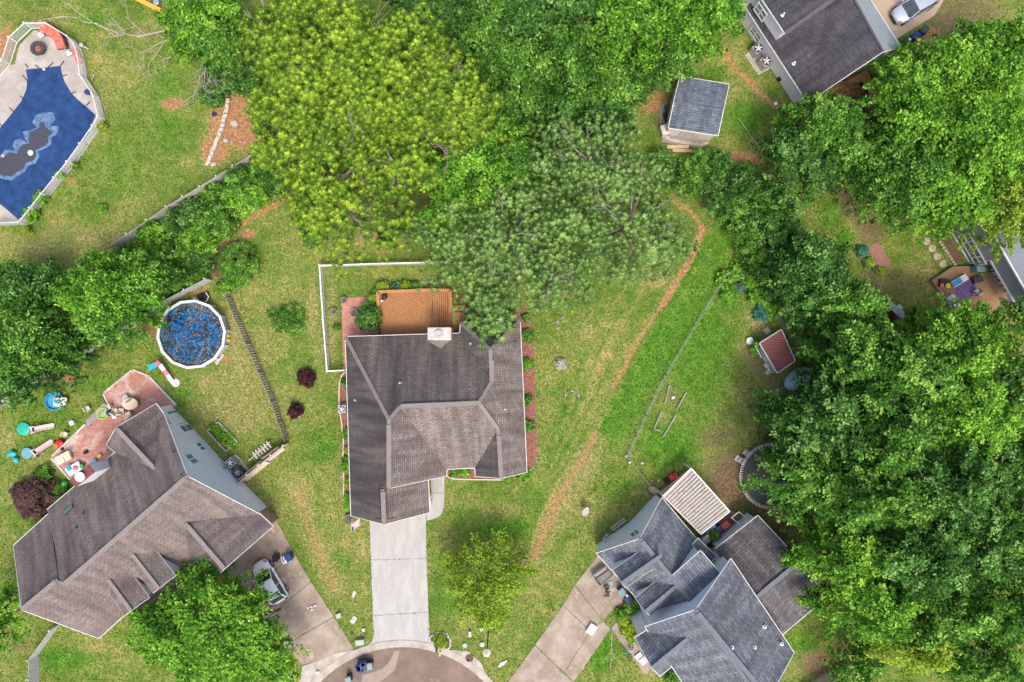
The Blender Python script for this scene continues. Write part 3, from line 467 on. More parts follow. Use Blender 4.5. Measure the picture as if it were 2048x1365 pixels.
def dormer(root, pl, rb, rf, Cp, Bp, rm, wm, rise=.9, st=0., win=True):
    a, b, c = [P(*q) for q in pl]; C = onplane(*Cp, a, b, c); k = math.hypot(C.x, C.y)*S/math.hypot(Bp[0]-CX, Bp[1]-CY); zb = H*(1-k); zr = zb+rise
    Fr = P(*rf, zr); Bk = onplane(*rb, a, b, c); dr = V((Fr.x-Bk.x, Fr.y-Bk.y, 0)).normalized(); ax = V((-dr.y, dr.x, 0)); Be = V((C.x, C.y, zb)); half = abs((Be-Fr).dot(ax)); n = (b-a).cross(c-a)
    def hit(p): t = -n.dot(p-a)/n.dot(-dr); return p+(-dr)*t      # run back level until the main slope
    rt = MB(); sideB = Fr+ax*half; sideA = Fr-ax*half; sideA.z = sideB.z = zb; fr = sideA, Fr, sideB; bk = [hit(q) for q in fr]; dn = V((0, 0, -.12))
    for i in (0, 1):
        q = [fr[i], fr[i+1], bk[i+1], bk[i]]
        if (q[1]-q[0]).cross(q[2]-q[0]).z < 0: q.reverse()
        nn = (q[1]-q[0]).cross(q[2]-q[0]).normalized(); u = V((0, 0, 1)).cross(nn).normalized(); v = nn.cross(u); rt.poly(q, [(p.dot(u), p.dot(v)) for p in q], 0, st+.001); rt.poly([p+dn for p in q][::-1], None, 0, .001)
    for i in (0, 1): rt.poly([fr[i]+dn, fr[i+1]+dn, fr[i+1], fr[i]], None, 0, .001)
    dm = rt.build('dormer', rm, root); wmb = MB(); ins = dr*-.3; w0, w1 = sideA+ax*.2+ins+dn, sideB-ax*.2+ins+dn; pk = Fr+ins+dn
    lo0 = V((w0.x, w0.y, zb-2.2)); lo1 = V((w1.x, w1.y, zb-2.2)); wmb.poly([lo0, lo1, w1, pk, w0], [(0, 0), (1, 0), (1, 1), (.5, 1.4), (0, 1)])
    for s, lo, w_ in ((1, lo0, w0), (-1, lo1, w1)): h = hit(w_); wmb.poly([lo, w_, h, V((h.x, h.y, zb-2.2))], [(0, 0), (0, 2.2), (3, 2.2), (3, 0)])
    wmb.build('dormer_wall', wm, dm); fb = MB()
    for i in (0, 1): fb.bar(fr[i]+dn*.7, fr[i+1]+dn*.7, .05, .15)
    fb.bar(sideA+dn*.7, bk[0]+dn*.7, .05, .12); fb.bar(sideB+dn*.7, bk[2]+dn*.7, .05, .12); fb.build('dormer_trim', white, dm); caps_ = MB().bar(Fr+V((0, 0, .04)), bk[1]+V((0, 0, .04)), .34, .07).build('dormer_ridge', capm_c if rm is sh_l else capm_r, dm); return dm
plF = [LP['r1'], LP['Fw'], LP['Fe']]
dormer(lh, plF, (200, 1151), (263, 1222), (311.6, 1177), (297, 1193.5), sh_l, white, .95); dormer(lh, plF, (252, 1102), (318, 1177), (364.5, 1132.4), (348, 1149), sh_l, white, .95)
LA, LB = lw['r2'], lw['Fe']; LA = V((LA.x, LA.y, 0)); LB = V((LB.x, LB.y, 0)); lwd = (LB-LA).normalized()
for px, py, z in ((347.5, 828.5, 2.9), (360, 842.5, 2.9), (372.5, 857, 2.9)): window(lh, LA, LB, px, py, .85, 2.1, 1, 2)
window(lh, LA, LB, 401, 894, 1., 1., 2); window(lh, LA, LB, 383, 919, 1.2, 1.25, 2)
for px, py in ((169, 1026), (155, 1055), (350, 904), (364, 949)): vent_pipe(lh, onplane(px, py, P(*LP['Bw']), P(*LP['r1']), P(*LP['Be'])), .35, .07, dkmetal)
sk = onplane(138, 1020, P(*LP['Bw']), P(*LP['r1']), P(*LP['Be'])); u = (P(*LP['r2'])-P(*LP['r1'])).normalized(); n = (P(*LP['Be'])-P(*LP['Bw'])).cross(P(*LP['r1'])-P(*LP['Bw'])).normalized()
n = n if n.z > 0 else -n; M_ = Matrix((u, n.cross(u), n)).transposed(); f = MB().box(sk+n*.06, (1.15, .5, .12), M=M_).build('skylight', dkmetal, lh); MB().box(sk+n*.13, (1.0, .36, .03), M=M_).build('pane', mat('green_glass', (.08, .22, .18), None, 2, .2), f)
q = [P(*a, 6.2) for a in ((140, 960), (175, 932), (187, 946), (152, 974))]; MB().prism(q, 0, 6.1).build('chimney', siding_blue, lh); cc = sum(q, V((0, 0, 0)))/4; cp = MB().prism([cc+(a-cc)*1.06 for a in q], 6.1, 6.2).build('chimney_top', mat('brown_metal', (.20, .05, .045), None, 5, .5), lh)
MB().lathe([(.36, 0), (.36, .22), (.45, .22), (.45, .32), (.1, .42)], V((cc.x, cc.y, 6.2)), 18).build('flue_cap', white, cp)
# --- lower right house
rh = thing('slate_roofed_house', 'large house with slate grey shingle roofs and pale blue siding, lower right', 'house', P(1400, 1200))
RP = dict(a=(1324, 996, 2.9), b=(1280, 1078, 6.2), c=(1193, 1107, 2.9), d=(1305, 1232, 2.9), e=(1392, 1214, 6.2), f=(1436, 1130, 2.9))
rw = volume(rh, RP, [['a', 'b', 'e', 'f'], ['b', 'c', 'd', 'e']], sh_r, siding_blue, .2, bare=(('e', 'f'), ('d', 'e'))); caps(rh, RP, [('b', 'e')], capm_r)
RB = dict(a=(1462, 1118, 5.5), b=(1392, 1220, 8.9), c=(1290, 1254, 5.5), d=(1417, 1442, 5.5), e=(1530, 1413, 8.9), f=(1588, 1306, 5.5))
rw2 = volume(rh, RB, [['a', 'b', 'e', 'f'], ['b', 'c', 'd', 'e']], sh_r, siding_blue, .3); caps(rh, RB, [('b', 'e')], capm_r)
RF = dict(a=(1378, 1275, 7.4), b=(1304, 1336, 7.4), c=(1270, 1276, 5.3), d=(1297, 1259, 5.35), e=(1320, 1353, 5.3), f=(1391, 1293, 5.3))
volume(rh, RF, [['a', 'b', 'c', 'd'], ['a', 'b', 'e', 'f']], sh_r, siding_blue, .3, bare=(('a', 'd'), ('a', 'f'))); caps(rh, RF, [('a', 'b')], capm_r)
RK = dict(a=(1430, 1099, 3.), b=(1516, 1032, 3.), c=(1600, 1122, 5.), d=(1500, 1205, 5.), e=(1652, 1196, 3.), f=(1562, 1272, 3.))
rk = volume(rh, RK, [['a', 'b', 'c', 'd'], ['c', 'e', 'f', 'd']], sh_rb, siding_blue, .3, stains=[.3, -.2], bare=(('d', 'a'), ('f', 'd'))); caps(rh, RK, [('c', 'd')], capm_r)
RD = dict(a=(1401, 1102, 5.7), b=(1345, 1152, 6.35), c=(1385, 1203, 6.35), d=(1440, 1147, 5.7)); volume(rh, RD, [['a', 'b', 'c', 'd']], sh_r, white, .2, base=2.5, bare=(('b', 'c'),))
RV = dict(a=(1396, 1077, 3.2), b=(1432, 1113, 3.2), c=(1418, 1130, 3.9), d=(1385, 1090, 3.9)); volume(rh, RV, [['a', 'b', 'c', 'd']], sh_r, siding_blue, .2)
plR = [RP['b'], RP['c'], RP['d']]
dormer(rh, plR, (1301, 1118), (1243, 1167), (1224.6, 1122.7), (1229, 1138), sh_r, white, 1.1); dormer(rh, plR, (1349, 1172), (1290, 1224), (1268, 1180), (1276, 1193), sh_r, white, 1.1)
RA, RBB = rw['b'], rw['c']; window(rh, V((RA.x, RA.y, 0)), V((RBB.x, RBB.y, 0)), 1270, 1068, .9, 1.3, 2)
for a, b in (((1284, 1083, 6.26), (1380, 1200, 6.26)), ((1396, 1226, 8.96), (1510, 1365, 8.96)), ((1525, 1184, 5.02), (1596, 1125, 5.06))): MB().bar(P(*a)+V((0, 0, .05)), P(*b)+V((0, 0, .05)), .4, .07).build('ridge_vent', capm_r, rh)
for px, py in ((1464, 1295), (1509, 1295), (1529, 1254), (1563, 1288)): vent_pipe(rh, onplane(px, py, P(*RB['a']), P(*RB['b']), P(*RB['e'])), .3, .08, white)
# --- upper right house
th_ = thing('charcoal_roofed_house', 'house with charcoal shingle roof and lilac grey side wall, cut off by the top edge', 'house', P(1650, 60))
TP = dict(a=(1615, 205, 2.8), b=(1766, 104, 7.2), c=(1660, -86, 7.2), d=(1490, 12, 2.8), e=(1802, 95, 2.8), f=(1690, -80, 2.8))
tw = volume(th_, TP, [['a', 'b', 'c', 'd'], ['b', 'e', 'f', 'c']], [sh_t, mat('pale_grey_sheet_roof', (.30, .33, .37), (.24, .27, .31), 1.2, .45)], siding_grey, .3, mis=[0, 1])
TU = dict(a=(1570, 67, 5.5), b=(1672, -5, 8.3), c=(1600, -120, 8.3), d=(1480, -68, 5.5), e=(1740, -50, 6.), f=(1680, -150, 6.)); tu = volume(th_, TU, [['a', 'b', 'c', 'd'], ['b', 'e', 'f', 'c']], sh_t, siding_grey, .3)
caps(th_, TU, [('a', 'b')], mat('charcoal_ridge', (.13, .12, .135), (.08, .075, .085), 5, .95)); caps(th_, TP, [('b', 'c')], dkmetal, .2)
TA, TB = tw['d'], tw['a']; TA = V((TA.x, TA.y, 0)); TB = V((TB.x, TB.y, 0)); UA, UB = tu['d'], tu['a']
window(th_, UA, UB, 1516, 66, 1.5, 1.1, 2, 2, .3); window(th_, UA, UB, 1526, 21, 1.4, 1.3, 2, 2, .3)
c = onwall(1560, 158, TA, TB); MB().box(c, (.4, .4, .4), .57).build('wall_vent', blk, th_)
for px, py in ((1565, 31), (1587, 128)): vent_pipe(th_, onplane(px, py, P(*TP['a']), P(*TP['b']), P(*TP['d'])) if py > 50 else onplane(px, py, P(*TU['a']), P(*TU['b']), P(*TU['d'])), .4, .08, white)
# --- grey sided building on the right edge
gh = thing('grey_sided_house', 'slate grey sided house with white framed windows beside the brown deck, right edge', 'house', P(2000, 500))
A0, A1 = P(1892, 447), P(1938, 527); ud = (A1-A0).normalized(); nd = V((ud.y, -ud.x, 0)); nd = nd if nd.dot(V((1, 0, 0))) > 0 else -nd; A2 = A0+ud*10
MB().prism([A0, A1, A1+nd*8, A0+nd*8], 0, 5.5).prism([A1+ud*.01, A2, A2+nd*8, A1+nd*8+ud*.01], 3., 5.5).prism([A1+nd*1.3+ud*.005, A2+nd*1.3, A2+nd*7.9, A1+nd*7.9+ud*.005], 0, 2.99).build('wall', siding_dark, gh)
MB().prism([A0-ud*.3-nd*.3, A2+ud*.3-nd*.3, A2+ud*.3+nd*8.3, A0-ud*.3+nd*8.3], 5.5, 5.68).build('roof', mat('blue_grey_roof', (.2, .22, .25), None, 3, .8), gh)
tr = MB(); tr.bar(A0-nd*.04+V((0, 0, .12)), A1-nd*.04+V((0, 0, .12)), .1, .2); tr.bar(A1-nd*.04+V((0, 0, 3.)), A2-nd*.04+V((0, 0, 3.)), .1, .2); tr.bar(A0-nd*.36-ud*.3+V((0, 0, 5.6)), A2-nd*.36+V((0, 0, 5.6)), .1, .2); tr.bar(A1+ud*.06+V((0, 0, .1)), A1+ud*.06+V((0, 0, 3.1)), .12, .12); tr.build('trim', white, gh)
window(gh, A0, A1, 1945, 499, 3.4, 1.5, 4, 2, .05); window(gh, A1+nd*1.3, A2+nd*1.3, 1990, 538, 1.2, 1.6, 2, 2, .05); window(gh, A1+nd*1.3, A2+nd*1.3, 2002, 555, 1.2, 1.6, 2, 2, .05); window(gh, A1+nd*1.3, A2+nd*1.3, 2014, 575, 1.2, 1.6, 2, 2, .05)
# --- shed
sd = thing('garden_shed', 'small white shed with blue grey shingle roof near the upper right house', 'shed', P(1390, 220))
SP = dict(a=(1360, 153, 2.7), b=(1458, 169, 2.7), c=(1436, 271, 2.5), d=(1337, 256, 2.5), m=(1348, 204, 3.3), n=(1447, 219, 3.3)); sw = volume(sd, SP, [['a', 'b', 'n', 'm'], ['m', 'n', 'c', 'd']], sh_s, mat('cream_panel', (.62, .56, .50), (.56, .50, .45), 1, .8), .15, bare=())
s0, s1 = [V((sw[k].x, sw[k].y, 0)) for k in 'dc']; c = s0.lerp(s1, .5); u = (s1-s0).normalized(); n = V((u.y, -u.x, 0)); MB().box(c+n*.03+V((0, 0, 1.)), (1.8, .06, 1.95), math.atan2(u.y, u.x)).build('door', offw, sd)
# --- playhouse with red metal roof
ph = thing('red_roofed_playhouse', 'little white playhouse with ribbed dark red metal roof and open front porch', 'playhouse', P(1545, 705))
HP = dict(a=(1520, 687, 2.2), b=(1564, 660, 2.2), c=(1586, 689, 2.6), d=(1589, 725, 2.2), e=(1555, 745, 2.2), f=(1537, 715, 2.5))
volume(ph, dict(a=(1520, 687, 2.2), b=(1563, 660, 2.2), d=(1590, 722, 2.3), e=(1555, 746, 2.2)), [['a', 'b', 'd', 'e']], metalroof, offw, .25, th=.08)
MB().prism([P(1512, 690), P(1522, 684), P(1552, 742), P(1538, 744)], .02, .25).build('porch', offw, ph); 
for a, b in (((1510, 692), (1523, 716)), ((1530, 728), (1541, 745))): rb_ = MB(); rb_.bar(P(*a, .8), P(*b, .8), .08, .08); [rb_.bar(P(*a).lerp(P(*b), t), P(*a).lerp(P(*b), t)+V((0, 0, .85)), .06, .06) for t in (0, .33, .66, 1)]; rb_.build('porch_rail', white, ph)
# ---------------------------------------------------------------- fences
def picket(name, label, cat, pts, h, m, sp=.16, pw=.07, post=1.9, rails=(.15, .9), pt=.03, postw=.11, gap_ends=False, group=None, postm=None, capped=False):
    g = [P(*q) for q in pts]; root = thing(name, label, cat, g[0], group); pk, rl = MB(), MB(); up = V((0, 0, 1))
    for a, b in zip(g, g[1:]):
        L = (b-a).length; d_ = (b-a)/L; rz = math.atan2(d_.y, d_.x)
        for r_ in rails: rl.bar(a+up*h*r_, b+up*h*r_, .05, .09)
        if capped: rl.bar(a+up*h, b+up*h, .13, .05)
        n = int(L/sp)
        for i in range(n): t = (i+.5)/n; pk.box(a.lerp(b, t)+V((-d_.y, d_.x, 0))*.05+up*h*.5, (pw, pt, h*random.uniform(.95, 1.0)), rz)
        k = max(1, round(L/post))
        for i in range(k): p = a.lerp(b, i/k); q = MB().box(p+up*(h+.08)/2, (postw, postw, h+.08), rz); q.box(p+up*(h+.1), (postw*1.3, postw*1.3, .05), rz); q.build('post', postm or m, root)
    pk.build('picket_panel', m, root); rl.build('rail', m, root); return root
picket('pool_railing', 'white picket railing round the in-ground pool terrace', 'fence', [(-25, 190), (0, 157), (22, 130), (36, 86), (66, 58), (108, 58), (150, 84), (163, 99), (170, 123), (175, 160), (199, 196), (211, 240), (200, 259), (150, 330), (99, 393), (55, 449), (-25, 452)], 1.25, white, .13, .045, 2.1, (.1, .97))
picket('yard_picket_fence', 'white picket fence round the back lawn of the brown roofed house', 'fence', [(900, 527), (770, 530), (645, 534), (652, 640), (660, 742), (694, 740)], 1.1, white, .13, .06, 2.4, (.2, .85), postw=.13, capped=True)
picket('plank_fence', 'grey weathered plank fence beside the large lawn, upper left', 'fence', [(562, 290), (480, 341), (415, 381), (350, 420), (235, 500)], 1.8, silvwood, .15, .135, 2.4, (.15, .5, .85))
picket('plank_fence', 'grey plank fence above the round blue pool, mostly under trees', 'fence', [(425, 561), (345, 603), (266, 655), (150, 722), (30, 797), (-20, 828)], 1.8, silvwood, .15, .13, 2.4, (.15, .5, .85))
picket('slatted_fence', 'low grey gapped plank fence between the two yards, right of the round pool', 'fence', [(461, 594), (500, 685), (525, 742), (550, 800), (578, 880)], 1.5, oldwood, .26, .15, 2.4, (.15, .85))
picket('front_fence', 'pale weathered fence running down to the bottom left corner', 'fence', [(120, 1248), (78, 1306), (78, 1380)], 1.6, silvwood, .17, .15, 2.4, (.15, .85))
gt = picket('gate_fence', 'beige board fence with gate panels beside the air conditioners', 'fence', [(578, 886), (530, 924), (486, 962)], 1.8, beige, .2, .19, 1.9, (.2, .8))
for nm, lab, pts, h in (('leaning_panel', 'long beige panel leaning on the gate fence', ((495, 962), (540, 925)), 1.2), ('leaning_panel', 'short pale panel leaning on the right end of the gate fence', ((540, 922), (572, 898)), 1.2)):
    a, b = P(*pts[0]), P(*pts[1]); off = V((-.45, .4, h)); m_ = MB(); n = (b-a).cross(off).normalized()*.04; m_.poly([a, b, b+off, a+off]); m_.poly([a+n, a+off+n, b+off+n, b+n])
    for s, t in ((a, b), (b, b+off), (b+off, a+off), (a+off, a)): m_.poly([s, s+n, t+n, t])
    tag(m_.build(nm, beige, None, loc=a), lab, 'panel')
st = thing('wooden_steps', 'small wooden step ladder lying behind the gate fence', 'steps', P(522, 908)); sb = MB()
for o_ in (-1, 1): a = P(505, 915)+V((o_*.35*.65, o_*.35*.76, .45)); sb.bar(a, a+V((1.7, 1.35, 0)), .08, .25)
sb.build('stringer', offw, st); tb = MB()
for i in range(6): c = P(505, 915, .5)+V((.25+.27*i, .2+.21*i, 0)); tb.box(c, (.14, .8, .05), math.atan2(1.35, 1.7))
tb.build('tread', offw, st)
dullwire = mat('dull_wire', (.38, .38, .36), (.28, .28, .27), 4, .7)
def wire_fence(label, pts, h=1.15):
    g = [P(*q) for q in pts]; root = thing('wire_fence', label, 'fence', g[0]); w_ = MB()
    for a, b in zip(g, g[1:]):
        L = (b-a).length; k = max(1, round(L/2.2))
        for i in range(k+1): p = a.lerp(b, i/k); MB().tube([p, p+V((0, 0, h+.1))], .035, 6).build('post', dullwire, root)
        for t in (.05, .35, .65, 1.): w_.bar(a+V((0, 0, h*t)), b+V((0, 0, h*t)), .015, .015)
        n = int(L/.3)
        for i in range(n): p = a.lerp(b, i/n); w_.bar(p, p+V((0, 0, h)), .02, .02)
    w_.build('wire_mesh', dullwire, root)
wire_fence('long silvery wire fence dividing the bright green yard from the drainage strip', [(1450, 548), (1425, 590), (1380, 665), (1330, 750), (1290, 830), (1253, 912), (1316, 993)])
wire_fence('short wire fence beside the terracotta paved patch', [(1712, 506), (1742, 556)], .8)
wire_fence('wire fence running behind the red roofed playhouse', [(1550, 635), (1590, 690)], 1.2)
# ---------------------------------------------------------------- paving
EXC = []
def slabs(name, label, polys, m, z=.06, kind='structure', gap=0): 
    mb = MB(); EXC.extend(polys)
    for q in polys: mb.prism([P(*a) for a in q], -.05, z)
    o = mb.build(name, m, None, loc=P(*polys[0][0])); return tag(o, kind=kind) if kind else o
g = .5
slabs('driveway', '', [[(739, 1025), (852, 1025), (853, 1117), (742, 1119.5)], [(742, 1119.5+g), (853, 1117+g), (857, 1224), (746, 1231)], [(746, 1231+g), (857, 1224+g), (859, 1270), (864, 1285), (878, 1297), (840, 1284), (805, 1281), (765, 1284), (728, 1296), (744, 1283), (748, 1268)]], conc)
slabs('walkway', '', [[(862, 945), (889, 945), (889, 986), (862, 986)], [(862, 986+g), (889, 986+g), (888, 1015), (884, 1027), (876, 1035), (862, 1040), (853, 1041), (853, 1025)]], conc)
slabs('driveway', '', [[(430, 1130), (553, 1040), (588, 1106), (503, 1185)], [(504, 1186), (588.5, 1107), (622, 1163), (530, 1240)], [(531, 1241), (622.5, 1164), (668, 1233), (570, 1290)], [(571, 1291), (668.5, 1234), (708, 1298), (690, 1306), (605, 1330), (584, 1304)], ], concold)
slabs('driveway', '', [[(1150, 1170), (1235, 1060), (1300, 1150), (1205, 1240)], [(1195, 1115), (1236, 1062), (1237, 1061), (1196, 1114)], [(1204.5, 1241), (1149, 1171), (1126, 1210), (1181, 1261)], [(1180.5, 1262), (1125.5, 1211), (1070, 1290), (1128, 1345)], [(1127, 1346), (1069.5, 1291), (1015, 1365), (1000, 1400), (1100, 1400), (1146, 1365)], [(1181.5, 1262), (1205, 1241.5), (1221, 1257), (1147, 1364), (1128.5, 1345.5)]], concold)
slabs('walkway', '', [[(1222, 1257), (1236, 1240), (1310, 1335), (1290, 1350)]], concold, .05)
slabs('driveway', '', [[(1725, -30), (1900, -60), (1885, 5), (1868, 32), (1797, 76), (1770, 110), (1740, 60)]], mat('tan_concrete', (.42, .33, .24), (.36, .28, .2), .8, .9, .1), .07)
arc = lambda r, a0, a1, n=28, cx=805, cy=1520: [(cx+r*math.sin(R(a0+(a1-a0)*i/n)), cy-r*math.cos(R(a0+(a1-a0)*i/n))) for i in range(n+1)]
rd = MB(); rd.prism([P(*q) for q in arc(227, -75, 75)], -.1, .02); tag(rd.build('road', asph, None, loc=P(805, 1500)), kind='structure')
cb = MB(); o_, i_ = arc(240, -60, 52), arc(226, -60, 52)
for k in range(len(o_)-1): cb.prism([P(*o_[k]), P(*o_[k+1]), P(*i_[k+1]), P(*i_[k])], -.05, .1)
tag(cb.build('kerb', curbm, None, loc=P(805, 1290)), kind='structure')
slabs('pavement', '', [[(880, 1298), (935, 1302), (962, 1325), (980, 1365), (990, 1400), (965, 1400), (972, 1365), (950, 1338), (918, 1315)], [(606, 1332), (640, 1320), (668, 1308), (705, 1300), (715, 1304), (665, 1332), (620, 1365), (600, 1400), (590, 1400)]], curbm, .075)
wp = MB(); wp.prism([P(*q) for q in ((788, 1302), (799, 1302), (795, 1320), (790, 1340), (775, 1352), (760, 1365), (735, 1378), (722, 1372), (725, 1350), (745, 1345), (765, 1338), (778, 1325), (785, 1312))], .02, .026); tag(wp.build('puddle', wet, None, loc=P(780, 1340)), kind='structure')
pp = slabs('pool_terrace', '', [[(-30, 160), (30, 128), (40, 90), (68, 62), (106, 62), (148, 86), (160, 100), (168, 125), (173, 160), (197, 197), (208, 240), (198, 260), (96, 392), (53, 446), (-30, 450)]], concpool, .05)
lpool = MB(); lpool.prism([P(*q) for q in ((53, 140), (88, 137), (122, 133), (124, 145), (130, 165), (143, 187), (158, 202), (172, 213), (192, 231), (178, 268), (130, 330), (85, 390), (46, 433), (37, 439), (20, 424), (0, 408), (-40, 385), (-40, 300), (0, 258), (25, 228), (44, 203), (54, 180), (56, 160))], .05, .085)
PC = P(80, 300); pcover = thing('pool_cover', 'deep blue mesh winter cover over the in-ground pool', 'pool cover', PC); lpool.build('cover_sheet', mat('blue_mesh_cover', (.005, .026, .095), (.016, .06, .18), 1.1, .7, .2, detail=12), pcover)
def blobpath(cs, rr_, n=12): return [P(cs[0]+rr_*math.cos(i*2*math.pi/n), cs[1]+rr_*math.sin(i*2*math.pi/n)) for i in range(n)]
rim_pts = [(100, 252), (112, 240), (108, 226), (88, 226), (72, 232), (66, 246), (74, 256), (60, 262), (46, 264), (50, 274), (56, 286), (42, 278), (30, 282), (26, 292), (32, 304), (20, 300), (10, 302), (2, 312), (-12, 318), (-12, 350), (4, 358), (24, 362), (38, 352), (52, 344), (58, 332), (72, 328), (80, 314), (78, 304), (92, 298), (104, 290), (104, 276), (116, 268), (118, 254)]
dk_pts = [(94, 256), (88, 244), (80, 246), (80, 256), (70, 262), (62, 264), (58, 274), (60, 288), (46, 290), (40, 296), (36, 308), (20, 306), (8, 314), (-10, 326), (-10, 344), (6, 352), (24, 354), (36, 345), (48, 338), (54, 326), (68, 322), (74, 312), (72, 302), (88, 294), (98, 286), (98, 274), (108, 266)]
MB().prism([P(*q) for q in rim_pts], .085, .09).build('silt_ring', mat('grey_silt', (.16, .24, .36), (.05, .10, .2), 1.6, .9, detail=9, c3=(.33, .37, .42)), pcover)
MB().prism([P(*q) for q in dk_pts], .09, .095).build('sagging_puddle', mat('dark_leaf_silt', (.035, .04, .055), (.06, .065, .08), 7, .8, detail=12), pcover)
for q, r_ in (((61, 306), .3), ((6, 312), .16), ((88, 139), .15)): MB().lathe([(r_, 0), (r_*.9, .06)], P(*q, .095), 14).build('drain_disc', offw, pcover)
sp_ = MB()
for a, b in (((56, 136), (50, 128)), ((78, 137), (70, 130)), ((96, 135), (106, 126)), ((120, 133), (128, 122)), ((126, 152), (134, 150)), ((142, 188), (152, 183)), ((172, 212), (180, 204)), ((55, 163), (44, 150)), ((48, 200), (40, 192)), ((28, 224), (18, 216)), ((4, 254), (-2, 246))): sp_.bar(P(*a, .11), P(*b, .11), .07, .03)
sp_.build('strap', blk, pcover)
# ---------------------------------------------------------------- patios, decks, beds
slabs('patio', '', [[(683, 596), (757, 593), (757, 668), (692, 674), (692, 743), (687, 740)]], patio, .05)
slabs('patio', '', [[(266, 741), (299, 754), (352, 812), (335, 850), (255, 930), (170, 990), (141, 958), (104, 915), (172, 848), (216, 808), (209, 787)]], patio2, .05)
cbm = MB()
for a, b in (((266, 740), (299, 753)), ((300, 755), (353, 811)), ((264, 741), (208, 786)), ((207, 788), (216, 807)), ((171, 849), (104, 913)), ((103, 917), (141, 960))): cbm.bar(P(*a, .07), P(*b, .07), .17, .14)
tag(cbm.build('patio_edging', offw, None, loc=P(250, 800)), 'pale kerb edging round the stained brick patio', 'edging')
pl = MB()
for i in range(4): a, b = P(173+i*2.2, 844+i*2.6), P(212+i*2.2, 806+i*2.6); pl.bar(a+V((0, 0, .2)), b+V((0, 0, .2)), .15, .05)
pl.bar(P(176, 846, .1), P(182, 853, .1), .1, .2).bar(P(208, 811, .1), P(215, 818, .1), .1, .2); tag(pl.build('timber_bench', oldwood, None, loc=P(195, 828)), 'grey timber bench along the upper left edge of the stained brick patio', 'bench')
slabs('patio', '', [[(1735, 497), (1752, 486), (1764, 493), (1769, 510), (1782, 521), (1778, 532), (1752, 534)]], mat('worn_terracotta_paving', (.34, .17, .13), (.24, .12, .09), 3, .9, .5, detail=12, c3=(.40, .24, .19)), .05)
def bed(px, m=mulch, z=.035, name='mulch_bed'): EXC.append(px); o = MB().prism([P(*q) for q in px], -.03, z).build(name, m, None, loc=P(*px[0])); return tag(o, kind='structure')
bed([(1034, 600), (1048, 604), (1054, 625), (1062, 640), (1068, 700), (1070, 800), (1074, 860), (1075, 905), (1070, 930), (1056, 944), (1030, 958), (1000, 960), (1030, 900), (1020, 640)])
bed([(930, 590), (950, 600), (1040, 600), (1048, 645), (930, 650), (912, 600), (905, 585)], mulchd, .03)
bed([(682, 748), (691, 748), (704, 1030), (697, 1016), (687, 1004), (688, 960), (686, 915), (687, 880), (683, 850), (679, 820), (678, 790), (680, 765)])
bed([(753, 582), (748, 572), (752, 566), (800, 566), (870, 568), (880, 582)], mulchd)
bed([(893, 938), (950, 936), (950, 950), (1005, 955), (1040, 950), (1050, 956), (1010, 960), (950, 959), (905, 958), (894, 950)])
bed([(1248, 1195), (1262, 1230), (1258, 1236), (1236, 1205), (1240, 1190)], mulchd); bed([(1884, 452), (1898, 475), (1925, 520), (1912, 527), (1893, 488), (1878, 462)], mulchd); bed([(425, 545), (430, 500), (450, 482), (480, 480), (505, 500), (514, 530), (505, 560), (480, 578), (450, 570)], soil, .02)
def edging(pts, label, m=beige, w_=.12, h=.12):
    mb = MB()
    for a, b in zip(pts, pts[1:]): mb.bar(P(*a, h/2), P(*b, h/2), w_, h)
    return tag(mb.build('bed_edging', m, None, loc=P(*pts[0])), label, 'edging')
edging([(690, 745), (683, 752), (679, 768), (678, 790), (679, 820), (684, 850), (687, 882), (686, 915), (688, 960), (687, 1003), (692, 1012), (700, 1018)], 'wavy pale kerb edging the mulch bed along the left side of the central house')
edging([(892, 945), (896, 954), (905, 958), (950, 959.5), (1006, 960)], 'pale kerb edging round the small front bed of the central house')
edging([(1040, 957), (1053, 950), (1062, 940)], 'short curved kerb at the lower right corner of the central house')
edging([(1416, 286), (1400, 292), (1340, 280), (1325, 270)], 'rough stone edging along the gravel below the garden shed', stonem, .3, .15)
bed([(1322, 268), (1332, 265), (1412, 283), (1408, 300), (1324, 284)], mat('grey_gravel', (.30, .27, .27), (.18, .16, .16), 12, .95, 1), .05, 'gravel_strip')
bed([(1318, 215), (1332, 200), (1340, 240), (1330, 268), (1320, 262)], mat('grey_gravel', (.3, .27, .27)), .04, 'gravel_strip')
# deck of the central house
dk = thing('timber_deck', 'orange stained timber deck with diamond laid boards behind the central house', 'deck', P(830, 625)); DZ = .75
def clip(poly, n, d, keep=1):
    out = []
    for i in range(len(poly)):
        a, b = poly[i], poly[(i+1) % len(poly)]; da, db = (a.dot(n)-d)*keep, (b.dot(n)-d)*keep
        if da >= 0: out.append(a)
        if da*db < 0: out.append(a+(b-a)*(da/(da-db)))
    return out
def boards(mb, poly, ang, bw=.17, gap=.03, z=DZ, th=.03):
    dr = V((math.cos(ang), math.sin(ang), 0)); n = V((-dr.y, dr.x, 0)); ds = [p.dot(n) for p in poly]; d = math.floor(min(ds)/bw)*bw
    while d < max(ds):
        q = clip(clip(poly, n, d+gap/2, 1), n, d+bw-gap/2, -1)
        if len(q) > 2: mb.prism(q, z-th, z)
        d += bw
q0, q1, q2, q3 = P(758, 585, DZ), P(866, 582, DZ), P(860, 672, DZ), P(762, 674, DZ); qc = (P(810, 629, DZ)); b1 = MB(); E4 = [(q0, q1), (q1, q2), (q2, q3), (q3, q0)]
mids = [(a+b)/2 for a, b in E4]; qs = [q0, q1, q2, q3]
for i in range(4):
    cell = [qc, mids[i-1], qs[i], mids[i]]; dv = qs[i]-qc; boards(b1, cell, math.atan2(dv.y, dv.x)+math.pi/2, .21, .065)
